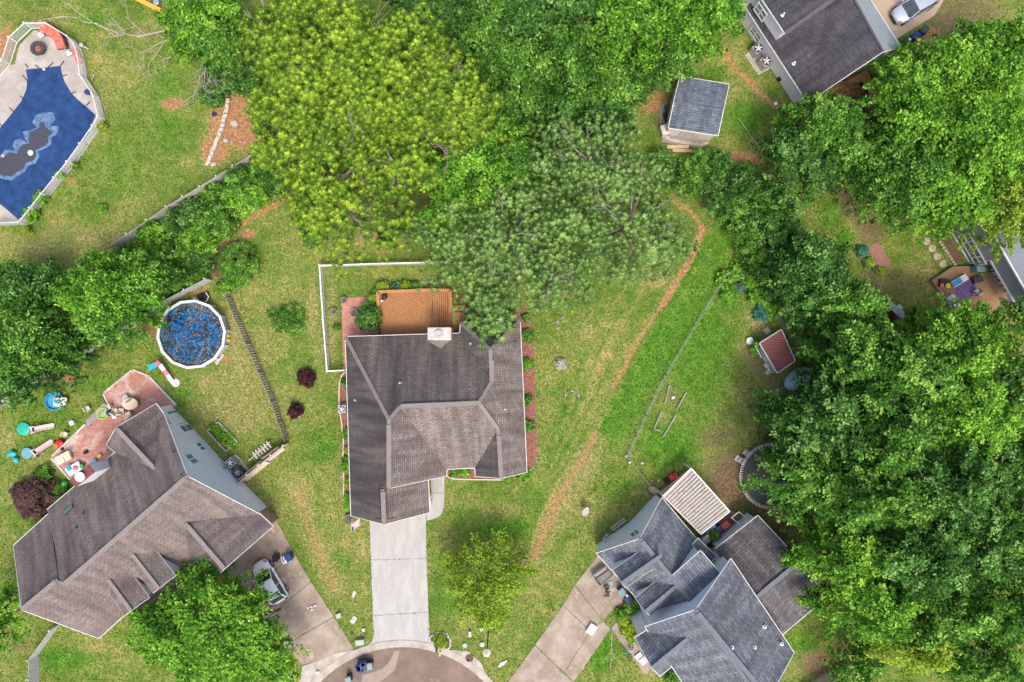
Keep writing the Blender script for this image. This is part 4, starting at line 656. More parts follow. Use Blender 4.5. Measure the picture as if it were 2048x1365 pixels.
b1.build('diamond_boards', deckwood, dk); b2 = MB(); boards(b2, [P(867, 582, DZ), P(902, 583, DZ), P(903, 672, DZ), P(861, 672, DZ)], R(91), .21, .065); b2.build('straight_boards', deckwood, dk)
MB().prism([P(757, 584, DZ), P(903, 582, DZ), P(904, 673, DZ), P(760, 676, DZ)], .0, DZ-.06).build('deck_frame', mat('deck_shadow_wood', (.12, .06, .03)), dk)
rl = MB()
for a, b in (((757, 585), (866, 581)), ((866, 581), (901, 582)), ((757, 585), (759, 632)), ((901, 582), (903, 625))): A, B = P(*a, DZ), P(*b, DZ); rl.bar(A+V((0, 0, .42)), B+V((0, 0, .42)), .3, .05); [rl.bar(A.lerp(B, t), A.lerp(B, t)+V((0, 0, .42)), .1, .1) for t in (0.02, .33, .66, .98)]
rl.build('bench_rail', deckwood, dk)
stp = MB()
for i in range(3): stp.prism([P(904, 612+i*4-2, DZ), P(926, 612+i*4-2, DZ), P(926, 616+i*4-2.6, DZ), P(904, 616+i*4-2.6, DZ)], .0, .22+.17*i)
boards(stp, [P(904, 625, DZ), P(928, 625, DZ), P(928, 662, DZ), P(904, 662, DZ)], 0, .22, .04); stp.build('side_steps', deckwood, dk); MB().bar(P(928, 610, 1.1), P(928, 655, 1.1), .1, .08).bar(P(928, 611, 0), P(928, 611, 1.1), .1, .1).bar(P(928, 640, 0), P(928, 640, 1.1), .1, .1).build('handrail', deckwood, dk)
# other decks
def deck(label, pts, z, m, ang, frame=True, bw=.16):
    r_ = thing('timber_deck', label, 'deck', P(*pts[0])); q = [P(*a, z) for a in pts]; mb = MB(); boards(mb, q, ang, bw, .015, z); mb.build('deck_boards', m, r_); c = sum(q, V((0, 0, 0)))/len(q); MB().prism([c+(p-c)*.98 for p in q], 0, z-.04).build('deck_frame', oldwood, r_); return r_
deckb = mat('tan_brown_deck', (.34, .21, .12), (.27, .16, .09), 1.2, .8, .2)
deck('wide tan brown deck covered with patio furniture beside the grey sided house', [(1864, 561), (1905, 534), (1985, 530), (2022, 592), (1990, 640), (1899, 612)], .5, deckb, R(-33))
deck('long narrow wooden deck strip left of the white slatted pergola', [(1318, 986), (1370, 945), (1378, 940), (1385, 946), (1330, 996)], .5, mat('honey_deck', (.42, .27, .14), (.35, .22, .11), 2, .8), R(40))
deck('orange wooden deck beside the charcoal roofed house', [(1690, 165), (1733, 140), (1758, 178), (1766, 188), (1748, 212), (1738, 190), (1729, 165)], .6, deckwood, R(-60), bw=.3)
deck('small brown deck right of the white slatted pergola', [(1440, 1070), (1462, 1020), (1488, 1035), (1478, 1050), (1455, 1085)], .4, mat('brown_deck', (.25, .16, .10), (.2, .12, .08)), R(-40))
deck('dark back deck between the pergola and the grey roofs', [(1400, 1073), (1455, 1027), (1482, 1052), (1430, 1096)], .45, mat('dark_deck', (.16, .10, .07), (.12, .08, .06)), R(-40))
# pergola
pg = thing('pergola', 'white slatted pergola with peeling paint over the back deck', 'pergola', P(1393, 1003)); PZ = 2.6
A, B, C_, D_ = P(1382, 937, PZ), P(1459, 1023, PZ), P(1402, 1068, PZ), P(1326, 992, PZ); slm = mat('peeling_slats', (.34, .29, .26), (.42, .39, .37), 1.1, .85, .2, detail=12, c3=(.17, .115, .085), stretch=(1, 1, 1))
m1, m2 = MB(), MB(); n = 17
for i in range(n): t = (i+.5)/n; a, b = A.lerp(B, t), D_.lerp(C_, t); m1.bar(a, b, .235, .05)
m1.build('slat', slm, pg)
m2.bar(A+V((0, 0, .06)), B+V((0, 0, .06)), .12, .1).bar(D_-V((0, 0, .1)), C_-V((0, 0, .1)), .12, .15).bar(B+V((0, 0, .04)), C_+V((0, 0, .04)), .1, .12).bar(A+V((0, 0, .04)), D_+V((0, 0, .04)), .1, .12); m2.build('beam', white, pg)
for p in (A, B, C_, D_, A.lerp(B, .5)): MB().bar(V((p.x, p.y, 0)), p-V((0, 0, .1)), .13, .13).build('post', white, pg)
# ---------------------------------------------------------------- round pool above ground
c = P(382, 669, 1.3); ap = thing('round_pool', 'round above-ground pool with blue water and floating leaves', 'pool', (c.x, c.y, 0)); r_ = 66.5/S*(1-1.3/H); n = 14
def ring(r0, r1, z0, z1, n, ph=.1): 
    mb = MB()
    for i in range(n):
        a0, a1 = ph+2*math.pi*i/n, ph+2*math.pi*(i+1)/n; f = lambda a, r: V((c.x+r*math.cos(a), c.y+r*math.sin(a), 0)); mb.prism([f(a0, r0), f(a1, r0), f(a1, r1), f(a0, r1)], z0, z1)
    return mb
ring(r_-.02, r_+.0, 0, 1.22, n).build('pool_wall', mat('pale_steel_wall', (.48, .49, .51), (.4, .41, .43), 1, .5), ap); ring(r_-.08, r_+.16, 1.23, 1.3, n).build('pool_rim', white, ap); ring(r_-.13, r_-.03, .2, 1.22, n).build('liner', mat('liner_teal', (.05, .22, .28), None, 2, .6), ap)
for i in range(n): a = .1+2*math.pi*i/n; p = V((c.x+(r_+.09)*math.cos(a), c.y+(r_+.09)*math.sin(a), 0)); MB().box(p+V((0, 0, .66)), (.1, .16, 1.32), a).build('post', white, ap)
wm_ = bpy.data.materials.new('leafy_pool_water'); wm_.use_nodes = True; t = wm_.node_tree; b = t.nodes['Principled BSDF']; b.inputs['Roughness'].default_value = .15
tc = t.nodes.new('ShaderNodeTexCoord'); n1 = t.nodes.new('ShaderNodeTexNoise'); n1.inputs['Scale'].default_value = 1.6; n1.inputs['Detail'].default_value = 6; n1.inputs['Distortion'].default_value = 1.5; t.links.new(tc.outputs['Object'], n1.inputs[0])
r1 = t.nodes.new('ShaderNodeValToRGB'); e = r1.color_ramp.elements; e[0].position = .40; e[0].color = (.006, .022, .03, 1); e[1].position = .56; e[1].color = (.006, .10, .28, 1); x = e.new(.72); x.color = (.012, .19, .46, 1); t.links.new(n1.outputs[0], r1.inputs[0]); t.links.new(r1.outputs[0], b.inputs['Base Color'])
mb = MB(); mb.lathe([(r_-.12, 1.0), (r_-.12, 1.05)], (c.x, c.y, 0), 28); mb.build('water', wm_, ap)
nl = 6000; th = rng.random(nl)*6.28; rr = np.sqrt(rng.random(nl))*(r_-.2); bunch = np.sin(th*3+rr*2)*.5+np.sin(rr*5+th)*.5; k = rng.random(nl) < (.35+.5*bunch); k |= rr > (r_-.6); th, rr = th[k], rr[k]; nl = len(th)
Cc = np.stack([c.x+rr*np.cos(th), c.y+rr*np.sin(th), np.full(nl, 1.062)+rng.random(nl)*.01], 1); N = np.tile([0, 0, 1.], (nl, 1))+unit(nl)*.15
T = unit(nl); T[:, 2] *= .1; lf = leaf_mesh('floating_leaves', Cc, T, N, rng.uniform(.06, .2, nl), rng.uniform(.04, .1, nl), rng.random(nl), leafmat('fallen_leaves', [(.008, .015, .012), (.02, .03, .02), (.10, .07, .04), (.38, .30, .2)], 0), ap, fold=.0)
tag(lf, kind='stuff')
def pump(px, py, label, s=1.):
    p = P(px, py); r = thing('pool_pump', label, 'pump', p); MB().lathe([(.28*s, 0), (.3*s, .5), (.22*s, .7), (.08, .78)], p, 14).build('filter_tank', galv, r); MB().box(p+V((.75*s, .35, .12)), (1.1*s, .7*s, .24), .3).build('base', blk, r); MB().lathe([(.14, 0), (.14, .35), (.08, .4)], p+V((.6*s, .4, .24)), 12).build('motor', blk, r)
    MB().tube([p+V((.2, .1, .5)), p+V((.6, -.3, .4)), p+V((1.1*s, -.2, .35)), p+V((1.3*s, .3, .3)), p+V((1.0, .7, .3))], .05, 7).build('hose', white, r)
pump(394, 600, 'silver pool filter and white hoses above the round blue pool')
for q in ((455, 672), (456, 681)): tag(MB().ball(P(*q, .18), .22, 1.2, .8, .8).build('yellow_float', yel, None, loc=P(*q)), 'yellow pool float on the grass right of the round blue pool, %s of the two' % ('upper' if q[1] < 675 else 'lower'), 'float', 'yellow floats')
tag(MB().bar(P(432, 728, .1), P(447, 708, .1), .3, .12).bar(P(432, 728, .2), P(447, 708, .2), .05, .08).build('pool_ladder', offw, None, loc=P(440, 718)), 'white pool ladder lying on the grass lower right of the round blue pool', 'ladder')
# ---------------------------------------------------------------- lounge by the in-ground pool
sf = thing('curved_sofa', 'curved red outdoor sofa beside the railing of the blue covered pool', 'sofa', P(125, 85)); fx, fy = P(82, 106).x, P(82, 106).y
def arcbox(r0, r1, a0, a1, z0, z1, m, nm, k=8, cx=fx, cy=fy, par=sf):
    mb = MB()
    for i in range(k):
        b0, b1 = R(a0+(a1-a0)*i/k), R(a0+(a1-a0)*(i+1)/k); f = lambda a, r: V((cx+r*math.cos(a), cy+r*math.sin(a), 0)); mb.prism([f(b0, r0), f(b1, r0), f(b1, r1), f(b0, r1)], z0, z1)
    return mb.build(nm, m, par, bevel=.02)
redc = mat('faded_red_cushion', (.62, .17, .12), (.52, .12, .09), 3, .9, .2)
for i in range(4): arcbox(1.85, 2.7, 8+i*20, 26+i*20, .2, .45, redc, 'seat_cushion', 5); arcbox(2.55, 2.85, 8+i*20, 26+i*20, .45, .8, redc, 'back_cushion', 5)
arcbox(1.8, 2.95, 7, 88, .02, .19, dkmetal, 'frame', 10)
fp = thing('fire_pit', 'round dark fire pit table on the pool terrace', 'fire pit', P(83, 102)); MB().lathe([(.45, 0), (.45, .5), (.72, .55), (.72, .62), (.4, .62), (.38, .5)], P(83, 102), 20).build('table_ring', mat('dark_slate', (.05, .055, .065), None, 5, .6), fp); MB().lathe([(.36, .5), (.3, .56), (.1, .6)], P(83, 102), 12).build('fire_bowl', terra, fp)
for i, (q, lab) in enumerate((((82, 70), 'white side table with bottles at the upper end of the curved red sofa'), ((138, 106), 'white side table at the lower end of the curved red sofa'))):
    r_ = thing('side_table', lab, 'table', P(*q)); MB().box(P(*q, .45), (.5, .5, .05), .5).build('table_top', white, r_); [MB().bar(P(*q)+V((a, b, 0)), P(*q)+V((a, b, .42)), .05, .05).build('leg', white, r_) for a in (-.18, .18) for b in (-.18, .18)]; MB().lathe([(.09, 0), (.09, .2), (.03, .26)], P(*q, .48)+V((.1, .1, 0)), 10).build('bottle', offw, r_)
MB_ = MB(); MB_.box(P(155, 113, .22), (1.5, .6, .25), -1.15); tag(MB_.build('bench_cushion', redc, None, loc=P(152, 112), bevel=.04), 'red bench cushion against the pool railing, below the curved sofa', 'cushion')
tag(MB().lathe([(.22, 0), (.26, .4), (.2, .42)], P(178, 187), 12).build('flower_pot', navy, None, loc=P(178, 187)), 'dark blue pot at the pool railing, right side of the pool terrace', 'pot')
# garden hose, branches etc
def rope(name, label, pts, r, m, z=.03, cat='hose'):
    mb = MB(); q = [P(*a, z) for a in pts]; sm = []
    for i in range(len(q)-1):
        p0, p1, p2, p3 = q[max(i-1, 0)], q[i], q[i+1], q[min(i+2, len(q)-1)]
        for k in range(5): t = k/5; sm.append(.5*((2*p1)+(p2-p0)*t+(2*p0-5*p1+4*p2-p3)*t*t+(3*p1-p0-3*p2+p3)*t**3))
    mb.tube(sm+[q[-1]], r, 5); return tag(mb.build(name, m, None, loc=q[0]), label, cat)
rope('garden_hose', 'long pale hose looping over the grass above the pool railing', [(122, 0), (140, 12), (160, 28), (178, 40), (198, 52), (215, 58), (230, 64), (237, 69), (234, 74), (226, 70), (212, 58), (195, 48), (172, 45), (150, 36), (125, 34), (105, 37), (90, 39), (76, 43)], .035, offw)
rope('garden_hose', 'thin pale hose on the lawn left of the slate roofed house', [(1225, 1260), (1223, 1285), (1224, 1310), (1221, 1330), (1219, 1340)], .03, offw)
rope('garden_hose', 'tangled cord on the driveway beside the slate roofed house', [(1240, 1180), (1244, 1200), (1238, 1215), (1232, 1228), (1240, 1215), (1247, 1212), (1240, 1222), (1228, 1232), (1218, 1240)], .025, tanwood, .09)
rope('rope', 'thin pale rope across the grass below the upper right house', [(1476, 235), (1500, 270), (1524, 308)], .02, offw)
rope('rope', 'yellow line stretched over the grass beside the round blue pool', [(283, 690), (300, 708), (318, 727)], .02, yel)
def bare(label, starts, seed, m=deadbark, cat='dead branch'):
    rr = random.Random(seed); mb = MB()
    for (px, py, z, ang, L, r, dep) in starts: bare_branches(mb, P(px, py, z), V((math.cos(R(ang)), math.sin(R(ang)), 0)), L, r, dep, rr)
    return tag(mb.build('bare_branch', m, None, loc=P(starts[0][0], starts[0][1])), label, cat)
bare('fallen bleached branch reaching left over the grass from the bright green shrubs', [(365, 52, 1.2, 197, 4.6, .09, 5), (380, 68, 1., 185, 3.6, .07, 4)], 3)
bare('bare bleached branches hanging over the grass left of the yellow green pine', [(385, 55, 1.6, -55, 3.6, .1, 5), (425, 120, 1.2, -120, 2.4, .07, 5), (400, 150, 1., -100, 2, .05, 4)], 9)
bare('thin curved fallen branch on the grass near the mulch square', [(362, 108, .3, 205, 2.6, .05, 3)], 5)
bare('bare twiggy branches at the top edge above the yellow green pine', [(520, -8, 3, -70, 2.4, .08, 5), (560, -6, 3, -50, 2.6, .08, 5), (480, -5, 3, -110, 2.4, .07, 5), (600, 0, 3, -60, 2, .06, 4)], 12)
bare('bare branch crossing the top left shrubs beside the yellow board', [(325, -2, 2, -55, 3.2, .09, 4)], 14, bark)
palest = mat('pale_limestone', (.55, .50, .42), (.42, .36, .29), 3, .9, .4)
bare('dead grey limbs showing inside the yellow green pines, right of their centre', [(800, 262, 9, 0, 3.6, .12, 5), (820, 250, 9, -15, 3.2, .1, 5), (830, 280, 8.5, 20, 3., .09, 4)], 21, bark)
bare('dead grey limbs in the lower left of the yellow green pines above the lawn', [(700, 300, 8, -85, 3.4, .14, 5), (690, 330, 7, -110, 3.2, .1, 5), (740, 300, 8, -60, 3., .1, 5)], 23, bark)
st_ = thing('stone_wall', 'low retaining wall of pale stones across the bare sandy patch, upper left', 'stone wall', P(437, 265)); sp = [(456, 204), (455, 214), (453, 224), (451, 233), (448, 243), (446, 252), (443, 261), (440, 270), (436, 279), (432, 289), (428, 299), (425, 308), (421, 317), (417, 327)]
for i, q in enumerate(sp): b = MB(); b.box(P(*q, .2), (.55, .34, .4), R(70+random.uniform(-15, 15))); b.build('stone', palest, st_, bevel=.05)
for i, (q, s, l) in enumerate((((470, 248), .45, 'large pale slab stone right of the retaining wall'), ((452, 282), .3, 'pale stone right of the middle of the retaining wall'), ((510, 290), .2, 'small pale stone near the top end of the long plank fence'), ((428, 330), .35, 'pinkish stone at the lower end of the retaining wall'), ((482, 285), .16, 'tiny pale stone on the sand right of the retaining wall'))): tag(MB().stone(P(*q), s, .25, i).build('loose_stone', stonem, None, loc=P(*q)), l, 'stone')
tag(MB().lathe([(.1, 0), (.2, .25), (.22, .25), (.2, .05)], P(430, 230), 12).build('plant_pot', navy, None, loc=P(430, 230)), 'dark purple pot on the sand left of the retaining wall', 'pot')
tag(MB().bar(P(270, -4, .3), P(332, 27, .3), .45, .2).build('yellow_board', mat('yellow_boards', (.60, .36, .05), (.5, .3, .04), 2, .6), None, loc=P(300, 10)), 'bright yellow board at the top edge beside the shrubs', 'board')
for i, q in enumerate(((316, 8), (302, -1))): tag(MB().lathe([(.28, 0), (.3, .4), (.25, .42)], P(*q), 14).build('grey_bucket', galv, None, loc=P(*q)), ('grey blue bucket behind the yellow board' if i == 0 else 'grey bucket at the top edge, left of the other bucket'), 'bucket')
dg = MB(); p = P(168, 94); dg.lathe([(.16, 0), (.2, .5), (.08, .55)], p, 10); dg.bar(p+V((.2, -.1, .3)), p+V((.6, -.35, .2)), .12, .1); tag(dg.build('garden_ornament', offw, None, loc=p), 'white garden ornament just outside the pool railing', 'ornament')
p = P(183, 153); wo = MB(); wo.tube([p, p+V((.2, -.1, .5)), p+V((.5, .1, .3)), p+V((.3, -.4, .4)), p+V((.1, -.5, .1))], .04, 5); tag(wo.build('wire_ornament', offw, None, loc=p), 'white wire garden ornament on the grass right of the pool railing', 'ornament')
# ---------------------------------------------------------------- air conditioners, bins
def ac_unit(label, px, py, rot, h=.85, group=None, s=.85, dark=False):
    p = P(px, py); r = thing('air_conditioner', label, 'air conditioner', p, group); m_ = dkmetal if dark else galv; k = MB().box(p+V((0, 0, h/2+.06)), (s, s, h), rot); k.build('casing', m_, r, bevel=.04); z = h+.07
    MB().lathe([(s*.42, 0), (s*.44, .02), (s*.44, .04), (s*.05, .06)], p+V((0, 0, z-.012)), 20).build('fan_well', blk, r); g_ = MB(); 
    for i in range(5): a = rot+i*math.pi*2/5; q = p+V((math.cos(a)*s*.2, math.sin(a)*s*.2, z+.06)); g_.box(q, (s*.34, s*.15, .015), a)
    g_.lathe([(s*.1, 0), (s*.1, .05)], p+V((0, 0, z+.05)), 12); g_.build('fan', white if not dark else galv, r); gr = MB()
    for i in range(12): a = i*math.pi/6; gr.bar(p+V((math.cos(a)*s*.06, math.sin(a)*s*.06, z+.1)), p+V((math.cos(a)*s*.44, math.sin(a)*s*.44, z+.06)), .012, .012)
    gr.build('guard', galv, r); return r
PAD = lambda label, pts: tag(MB().prism([P(*q) for q in pts], -.02, .06).build('equipment_pad', curbm, None, loc=P(*pts[0])), label, 'concrete pad')
PAD('grey concrete pad under the two air conditioners of the upper right house', [(1489, 112), (1512, 92), (1540, 138), (1517, 151)]); PAD('small concrete pad at the left wall of the central house', [(681, 807), (694, 807), (694, 826), (681, 826)]); PAD('concrete pad under the air conditioners by the gate fence', [(455, 920), (472, 908), (500, 940), (482, 960)])
ac_unit('air conditioner by the lilac grey wall, upper one of the pair', 1509, 106, R(-57), 1.0, None, .95); ac_unit('air conditioner by the lilac grey wall, lower one of the pair', 1525, 131, R(-57), 1.0, None, .95)
ac_unit('pale air conditioner by the pale blue siding wall, the upper left of the pair', 468, 923, R(-48)); ac_unit('dark topped air conditioner next to the beige gate fence', 482, 942, R(-48), .85, None, .85, True); ac_unit('white air conditioner at the left wall of the central house', 688, 817, 0, .8, None, .75)
def bin_(label, px, py, rot, mbody, mlid, s=1., open_=False, h=1.05):
    p = P(px, py); r = thing('wheelie_bin', label, 'bin', p); m = MB(); M_ = Matrix.Rotation(rot, 3, 'Z'); f = lambda x, y, z: p+M_@V((x*s, y*s, z*s))
    a = [f(x, y, .05) for x, y in ((-.24, -.28), (.24, -.28), (.24, .24), (-.24, .24))]; b = [f(x, y, h) for x, y in ((-.3, -.36), (.3, -.36), (.3, .36), (-.3, .36))]
    m.poly(a[::-1]); m.poly(b)
    for i in range(4): j = (i+1) % 4; m.poly([a[i], a[j], b[j], b[i]])
    m.build('body', mbody, r); l = MB(); l.box(f(0, -.02, h+.05), (.66*s, .8*s, .07), rot); l.box(f(0, -.02, h+.1), (.5*s, .58*s, .04), rot); l.build('lid', mlid, r, bevel=.03); MB().bar(f(-.25, .43, h), f(.25, .43, h), .05, .05).build('handle', blk, r)
    for sx in (-.25, .25): MB().tube([f(sx-.04, .26, .12), f(sx+.04, .26, .12)], .12, 10).build('wheel', blk, r)
    return r
bin_('blue bin with white sticker beside the parked silver car', 1821, 81, R(-30), navy, navy, .95); bin_('dark green bin right of the blue one by the silver car', 1838, 69, R(-30), binm, binm, .95); bin_('grey green bin half hidden left of the blue one by the silver car', 1806, 88, R(-30), binm, binm, .8)
bin_('dark blue bin on the driveway edge near the white car', 583, 1110, R(30), navy, navy, .9); bin_('black bin leaning open on the driveway near the white car', 556, 1112, R(10), blk, blk, .8)
bin_('pale grey green lidded bin by the kerb next to the bag filled one', 743, 1325, R(5), binm, binl, .8); bin_('grey green bin in the street at the bottom edge', 701, 1352, R(20), binm, binl, .85); bin_('blue bin with white label against the slate roofed house', 1254, 1193, R(35), navy, navy, .95); bin_('grey green bin above the blue one against the slate roofed house', 1241, 1178, R(35), binm, binl, .95)
for q, r_ in (((1820, 79), -30), ((1254, 1192), 35)): tag(MB().box(P(*q, 1.25), (.22, .22, .02), R(r_)).build('bin_sticker', white, None, loc=P(*q, 1.25)), 'white square sticker on the lid of the blue bin ' + ('by the silver car' if q[0] > 1500 else 'by the slate roofed house'), 'sticker')
p = P(728, 1326); r_ = thing('bag_filled_bin', 'bin overflowing with dark blue refuse bags on the street by the kerb', 'bin', p); MB().box(p+V((0, 0, .4)), (.9, .9, .8), .1).build('body', binm, r_, bevel=.03); g_ = MB()
for i in range(9): g_.stone(p+V((random.uniform(-.4, .4), random.uniform(-.4, .4), .75)), .34, .4, i)
g_.build('refuse_bags', navy, r_)
bx = thing('toy_box', 'white box with pink and blue stickers on the driveway by the dark blue bin', 'box', P(573, 1118)); MB().box(P(573, 1118, .3), (.85, .7, .5), R(20)).build('body', white, bx); MB().box(P(571, 1116, .57), (.3, .45, .02), R(20)).build('blue_sticker', bluepl, bx); MB().box(P(577, 1121, .57), (.25, .3, .02), R(20)).build('pink_sticker', pink, bx); MB().box(P(566, 1121, .57), (.12, .5, .02), R(20)).build('purple_edge', mat('purple_plastic', (.2, .05, .4)), bx)
# ---------------------------------------------------------------- cars
def car(label, px, py, ang, L=4.5, W=1.84, hood_m=None):
    r = thing('parked_car', label, 'car', (0, 0, 0)); silver = hood_m; hw = W/2
    # x forward. stations: x, half width, top z of lower body (belt / bonnet)
    st_ = [(-L/2, .70, .78), (-L/2+.12, .84, .95), (-L/2+.5, .96, 1.02), (-1.0, 1., 1.0), (0, 1., .98), (.75, 1., .98), (L/2-1.05, .98, .93), (L/2-.55, .93, .82), (L/2-.2, .82, .68), (L/2, .62, .55)]
    sec = []
    for x, wf, zt in st_: wv = hw*wf; sec.append([V((x, -wv*.94, .22)), V((x, -wv, .5)), V((x, -wv*.98, zt*.88)), V((x, -wv*.84, zt)), V((x, -wv*.4, zt+.045)), V((x, 0, zt+.055)), V((x, wv*.4, zt+.045)), V((x, wv*.84, zt)), V((x, wv*.98, zt*.88)), V((x, wv, .5)), V((x, wv*.94, .22))])
    mb = MB()
    for a, b in zip(sec, sec[1:]):
        for i in range(10): mb.poly([a[i], b[i], b[i+1], a[i+1]])
        mb.poly([a[10], b[10], b[0], a[0]])
    mb.poly(sec[0][::-1]); mb.poly(sec[-1]); body = mb.build('body', silver, r, smooth=True, sub=1)
    gl = [(-L/2+.25, .72, 1.0, .0), (-L/2+.7, .76, 1.42, .8), (-.9, .80, 1.5, .84), (-.2, .80, 1.53, .84), (.35, .78, 1.47, .8), (1.15, .80, 1.0, .0)]
    base = [(x, hw*.92) for x, *_ in gl]; mb = MB(); S2 = []
    for x, wf, z, k in gl: S2.append([V((x, -hw*.93, .93)), V((x, -hw*wf, z-.06)), V((x, -hw*wf*.9, z)), V((x, hw*wf*.9, z)), V((x, hw*wf, z-.06)), V((x, hw*.93, .93))])
    for a, b in zip(S2, S2[1:]):
        for i in range(5): mb.poly([a[i], b[i], b[i+1], a[i+1]])
    mb.build('glazing', carglass, r, smooth=False)
    rf = MB(); R3 = [(-L/2+.72, .73, 1.435), (-.9, .76, 1.515), (-.2, .76, 1.545), (.36, .73, 1.49)]; rs = [[V((x, -hw*w_, z-.02)), V((x, -hw*w_*.5, z+.02)), V((x, 0, z+.03)), V((x, hw*w_*.5, z+.02)), V((x, hw*w_, z-.02))] for x, w_, z in R3]
    for a, b in zip(rs, rs[1:]):
        for i in range(4): rf.poly([a[i], b[i], b[i+1], a[i+1]])
    rf.build('roof', silver, r, smooth=True)
    pr = MB()
    for s in (-1, 1): pr.bar(V((.36, s*hw*.75, 1.47)), V((1.17, s*hw*.86, 1.0)), .07, .05); pr.bar(V((-L/2+.72, s*hw*.75, 1.42)), V((-L/2+.25, s*hw*.8, 1.0)), .14, .05); pr.bar(V((-.55, s*hw*.8, 1.48)), V((-.5, s*hw*.95, .98)), .06, .05)
    pr.build('pillars', silver, r)
    for s in (-1, 1):
        m_ = MB().ball(V((.95, s*(hw+.12), 1.02)), .13, .7, 1.1, .7); m_.build('mirror', silver, r); h_ = MB().box(V((L/2-.3, s*hw*.66, .7)), (.42, .22, .14), s*-.5); h_.build('headlight', galv, r, bevel=.03); MB().box(V((-L/2+.1, s*hw*.66, .85)), (.1, .32, .16), s*.2).build('tail_light', redpl, r)
        for x in (-L/2+.85, L/2-.9): wl_ = MB().tube([V((x, s*(hw-.2), .33)), V((x, s*(hw+.01), .33))], .33, 18).build('tyre', blk, r); MB().tube([V((x, s*(hw-.02), .33)), V((x, s*(hw+.02), .33))], .2, 12).build('rim', galv, wl_)
    MB().bar(V((L/2+.0, -.5, .42)), V((L/2+.0, .5, .42)), .06, .16).build('grille', blk, r); MB().bar(V((1.22, -hw*.7, 1.0)), V((1.22, hw*.7, 1.0)), .05, .02).build('wiper_cowl', blk, r)
    p = P(px, py, .6); return put(r, p.x, p.y, .06, ang)
silverp = mat('silver_car_paint', (.52, .56, .62), (.48, .52, .58), 1, .22, 0, .45); whitep = mat('white_car_paint', (.82, .83, .84), (.78, .79, .8), 1, .35, 0, 0)
car('white car parked nose up the driveway, tail hidden under the big bright maple', 540, 1163, R(121), 4.6, 1.95, whitep); car('silver car parked on the tan driveway at the top right', 1828, 15, R(210), 4.6, 1.9, silverp)
# ---------------------------------------------------------------- garden furniture, toys, small things
def cyl_thing(name, label, cat, px, py, prof, m, n=16): return tag(MB().lathe(prof, P(px, py), n).build(name, m, None, loc=P(px, py)), label, cat)
def pot(label, px, py, r=.28, h=.35, lm=None, pm=terra):
    root = thing('plant_pot', label, 'pot', P(px, py)); MB().lathe([(r*.7, 0), (r, h), (r*1.1, h), (r*1.1, h+.04), (r*.86, h+.04), (r*.84, h-.06)], P(px, py, .04), 16).build('pot', pm, root); MB().lathe([(r*.84, 0), (.02, .02)], P(px, py, h-.02), 12).build('soil', soil, root)
    if lm: shrub(px, py, r*20*1.2, h+.35, lm, '', parent=root, leaf=.09, cr=.14, per=14, stem=False, z0=.1)
    return root
stonepot = mat('grey_pot', (.22, .2, .18), None, 4, .8)
pot('empty round pot at the top left corner of the brick paving by the deck', 689, 601, .3, .4, None, stonepot); pot('stone pot on the grass left of the brick paving', 669, 623, .3, .35, None, stonepot); pot('pot with green seedlings on the grass left of the brick paving', 673, 656, .3, .3, L_mid); pot('large round pot on the brick paving left of the dark green shrub', 709, 626, .38, .4, None, stonepot); pot('grey pot beside the deck steps of the central house', 938, 621, .35, .4, None, stonepot)
bb = thing('kettle_grill', 'small black round grill in the top left corner of the orange deck', 'grill', P(769, 594, DZ)); MB().ball(P(769, 594, DZ+.62), .3, 1, 1, .8, 16).build('bowl', blk, bb); [MB().bar(P(769, 594, DZ)+V((math.cos(a)*.25, math.sin(a)*.25, 0)), P(769, 594, DZ)+V((math.cos(a)*.12, math.sin(a)*.12, .5)), .03, .03).build('leg', dkmetal, bb) for a in (0, 2.1, 4.2)]
cyl_thing('white_jug', 'small white jug beside the black grill on the orange deck', 'jug', 767, 603, [(.1, DZ), (.12, DZ+.25), (.05, DZ+.32)], white, 10)
# lawn rings
for (px, py, a0, a1, lab) in ((1128, 650, 100, 250, 'upper half ring of stone edging on the lawn right of the central house'), (1144, 797, 20, 200, 'lower half ring of stone edging on the lawn right of the central house'), (592, 822, -60, 120, 'half ring of stone edging beside the smaller dark purple shrub'), (615, 757, -60, 100, 'curved stone edging beside the larger dark purple shrub')):
    r_ = thing('edging_ring', lab, 'edging', P(px, py))
    for i in range(9): a = R(a0+(a1-a0)*i/8); MB().box(P(px, py, .04)+V((math.cos(a)*.7, math.sin(a)*.7, 0)), (.12, .24, .1), a+random.uniform(-.15, .15)).build('edging_stone', stonepot if i % 3 else stonem, r_)
wf = thing('white_flower_bush', 'small mound of white flowers on the lawn right of the central house', 'shrub', P(1122, 728)); shrub(1122, 728, 12, .5, leafmat('white_petals', [(.12, .16, .08), (.3, .33, .26), (.52, .52, .48), (.68, .66, .64)], .1), '', parent=wf, leaf=.1, cr=.2, per=26, stem=False)
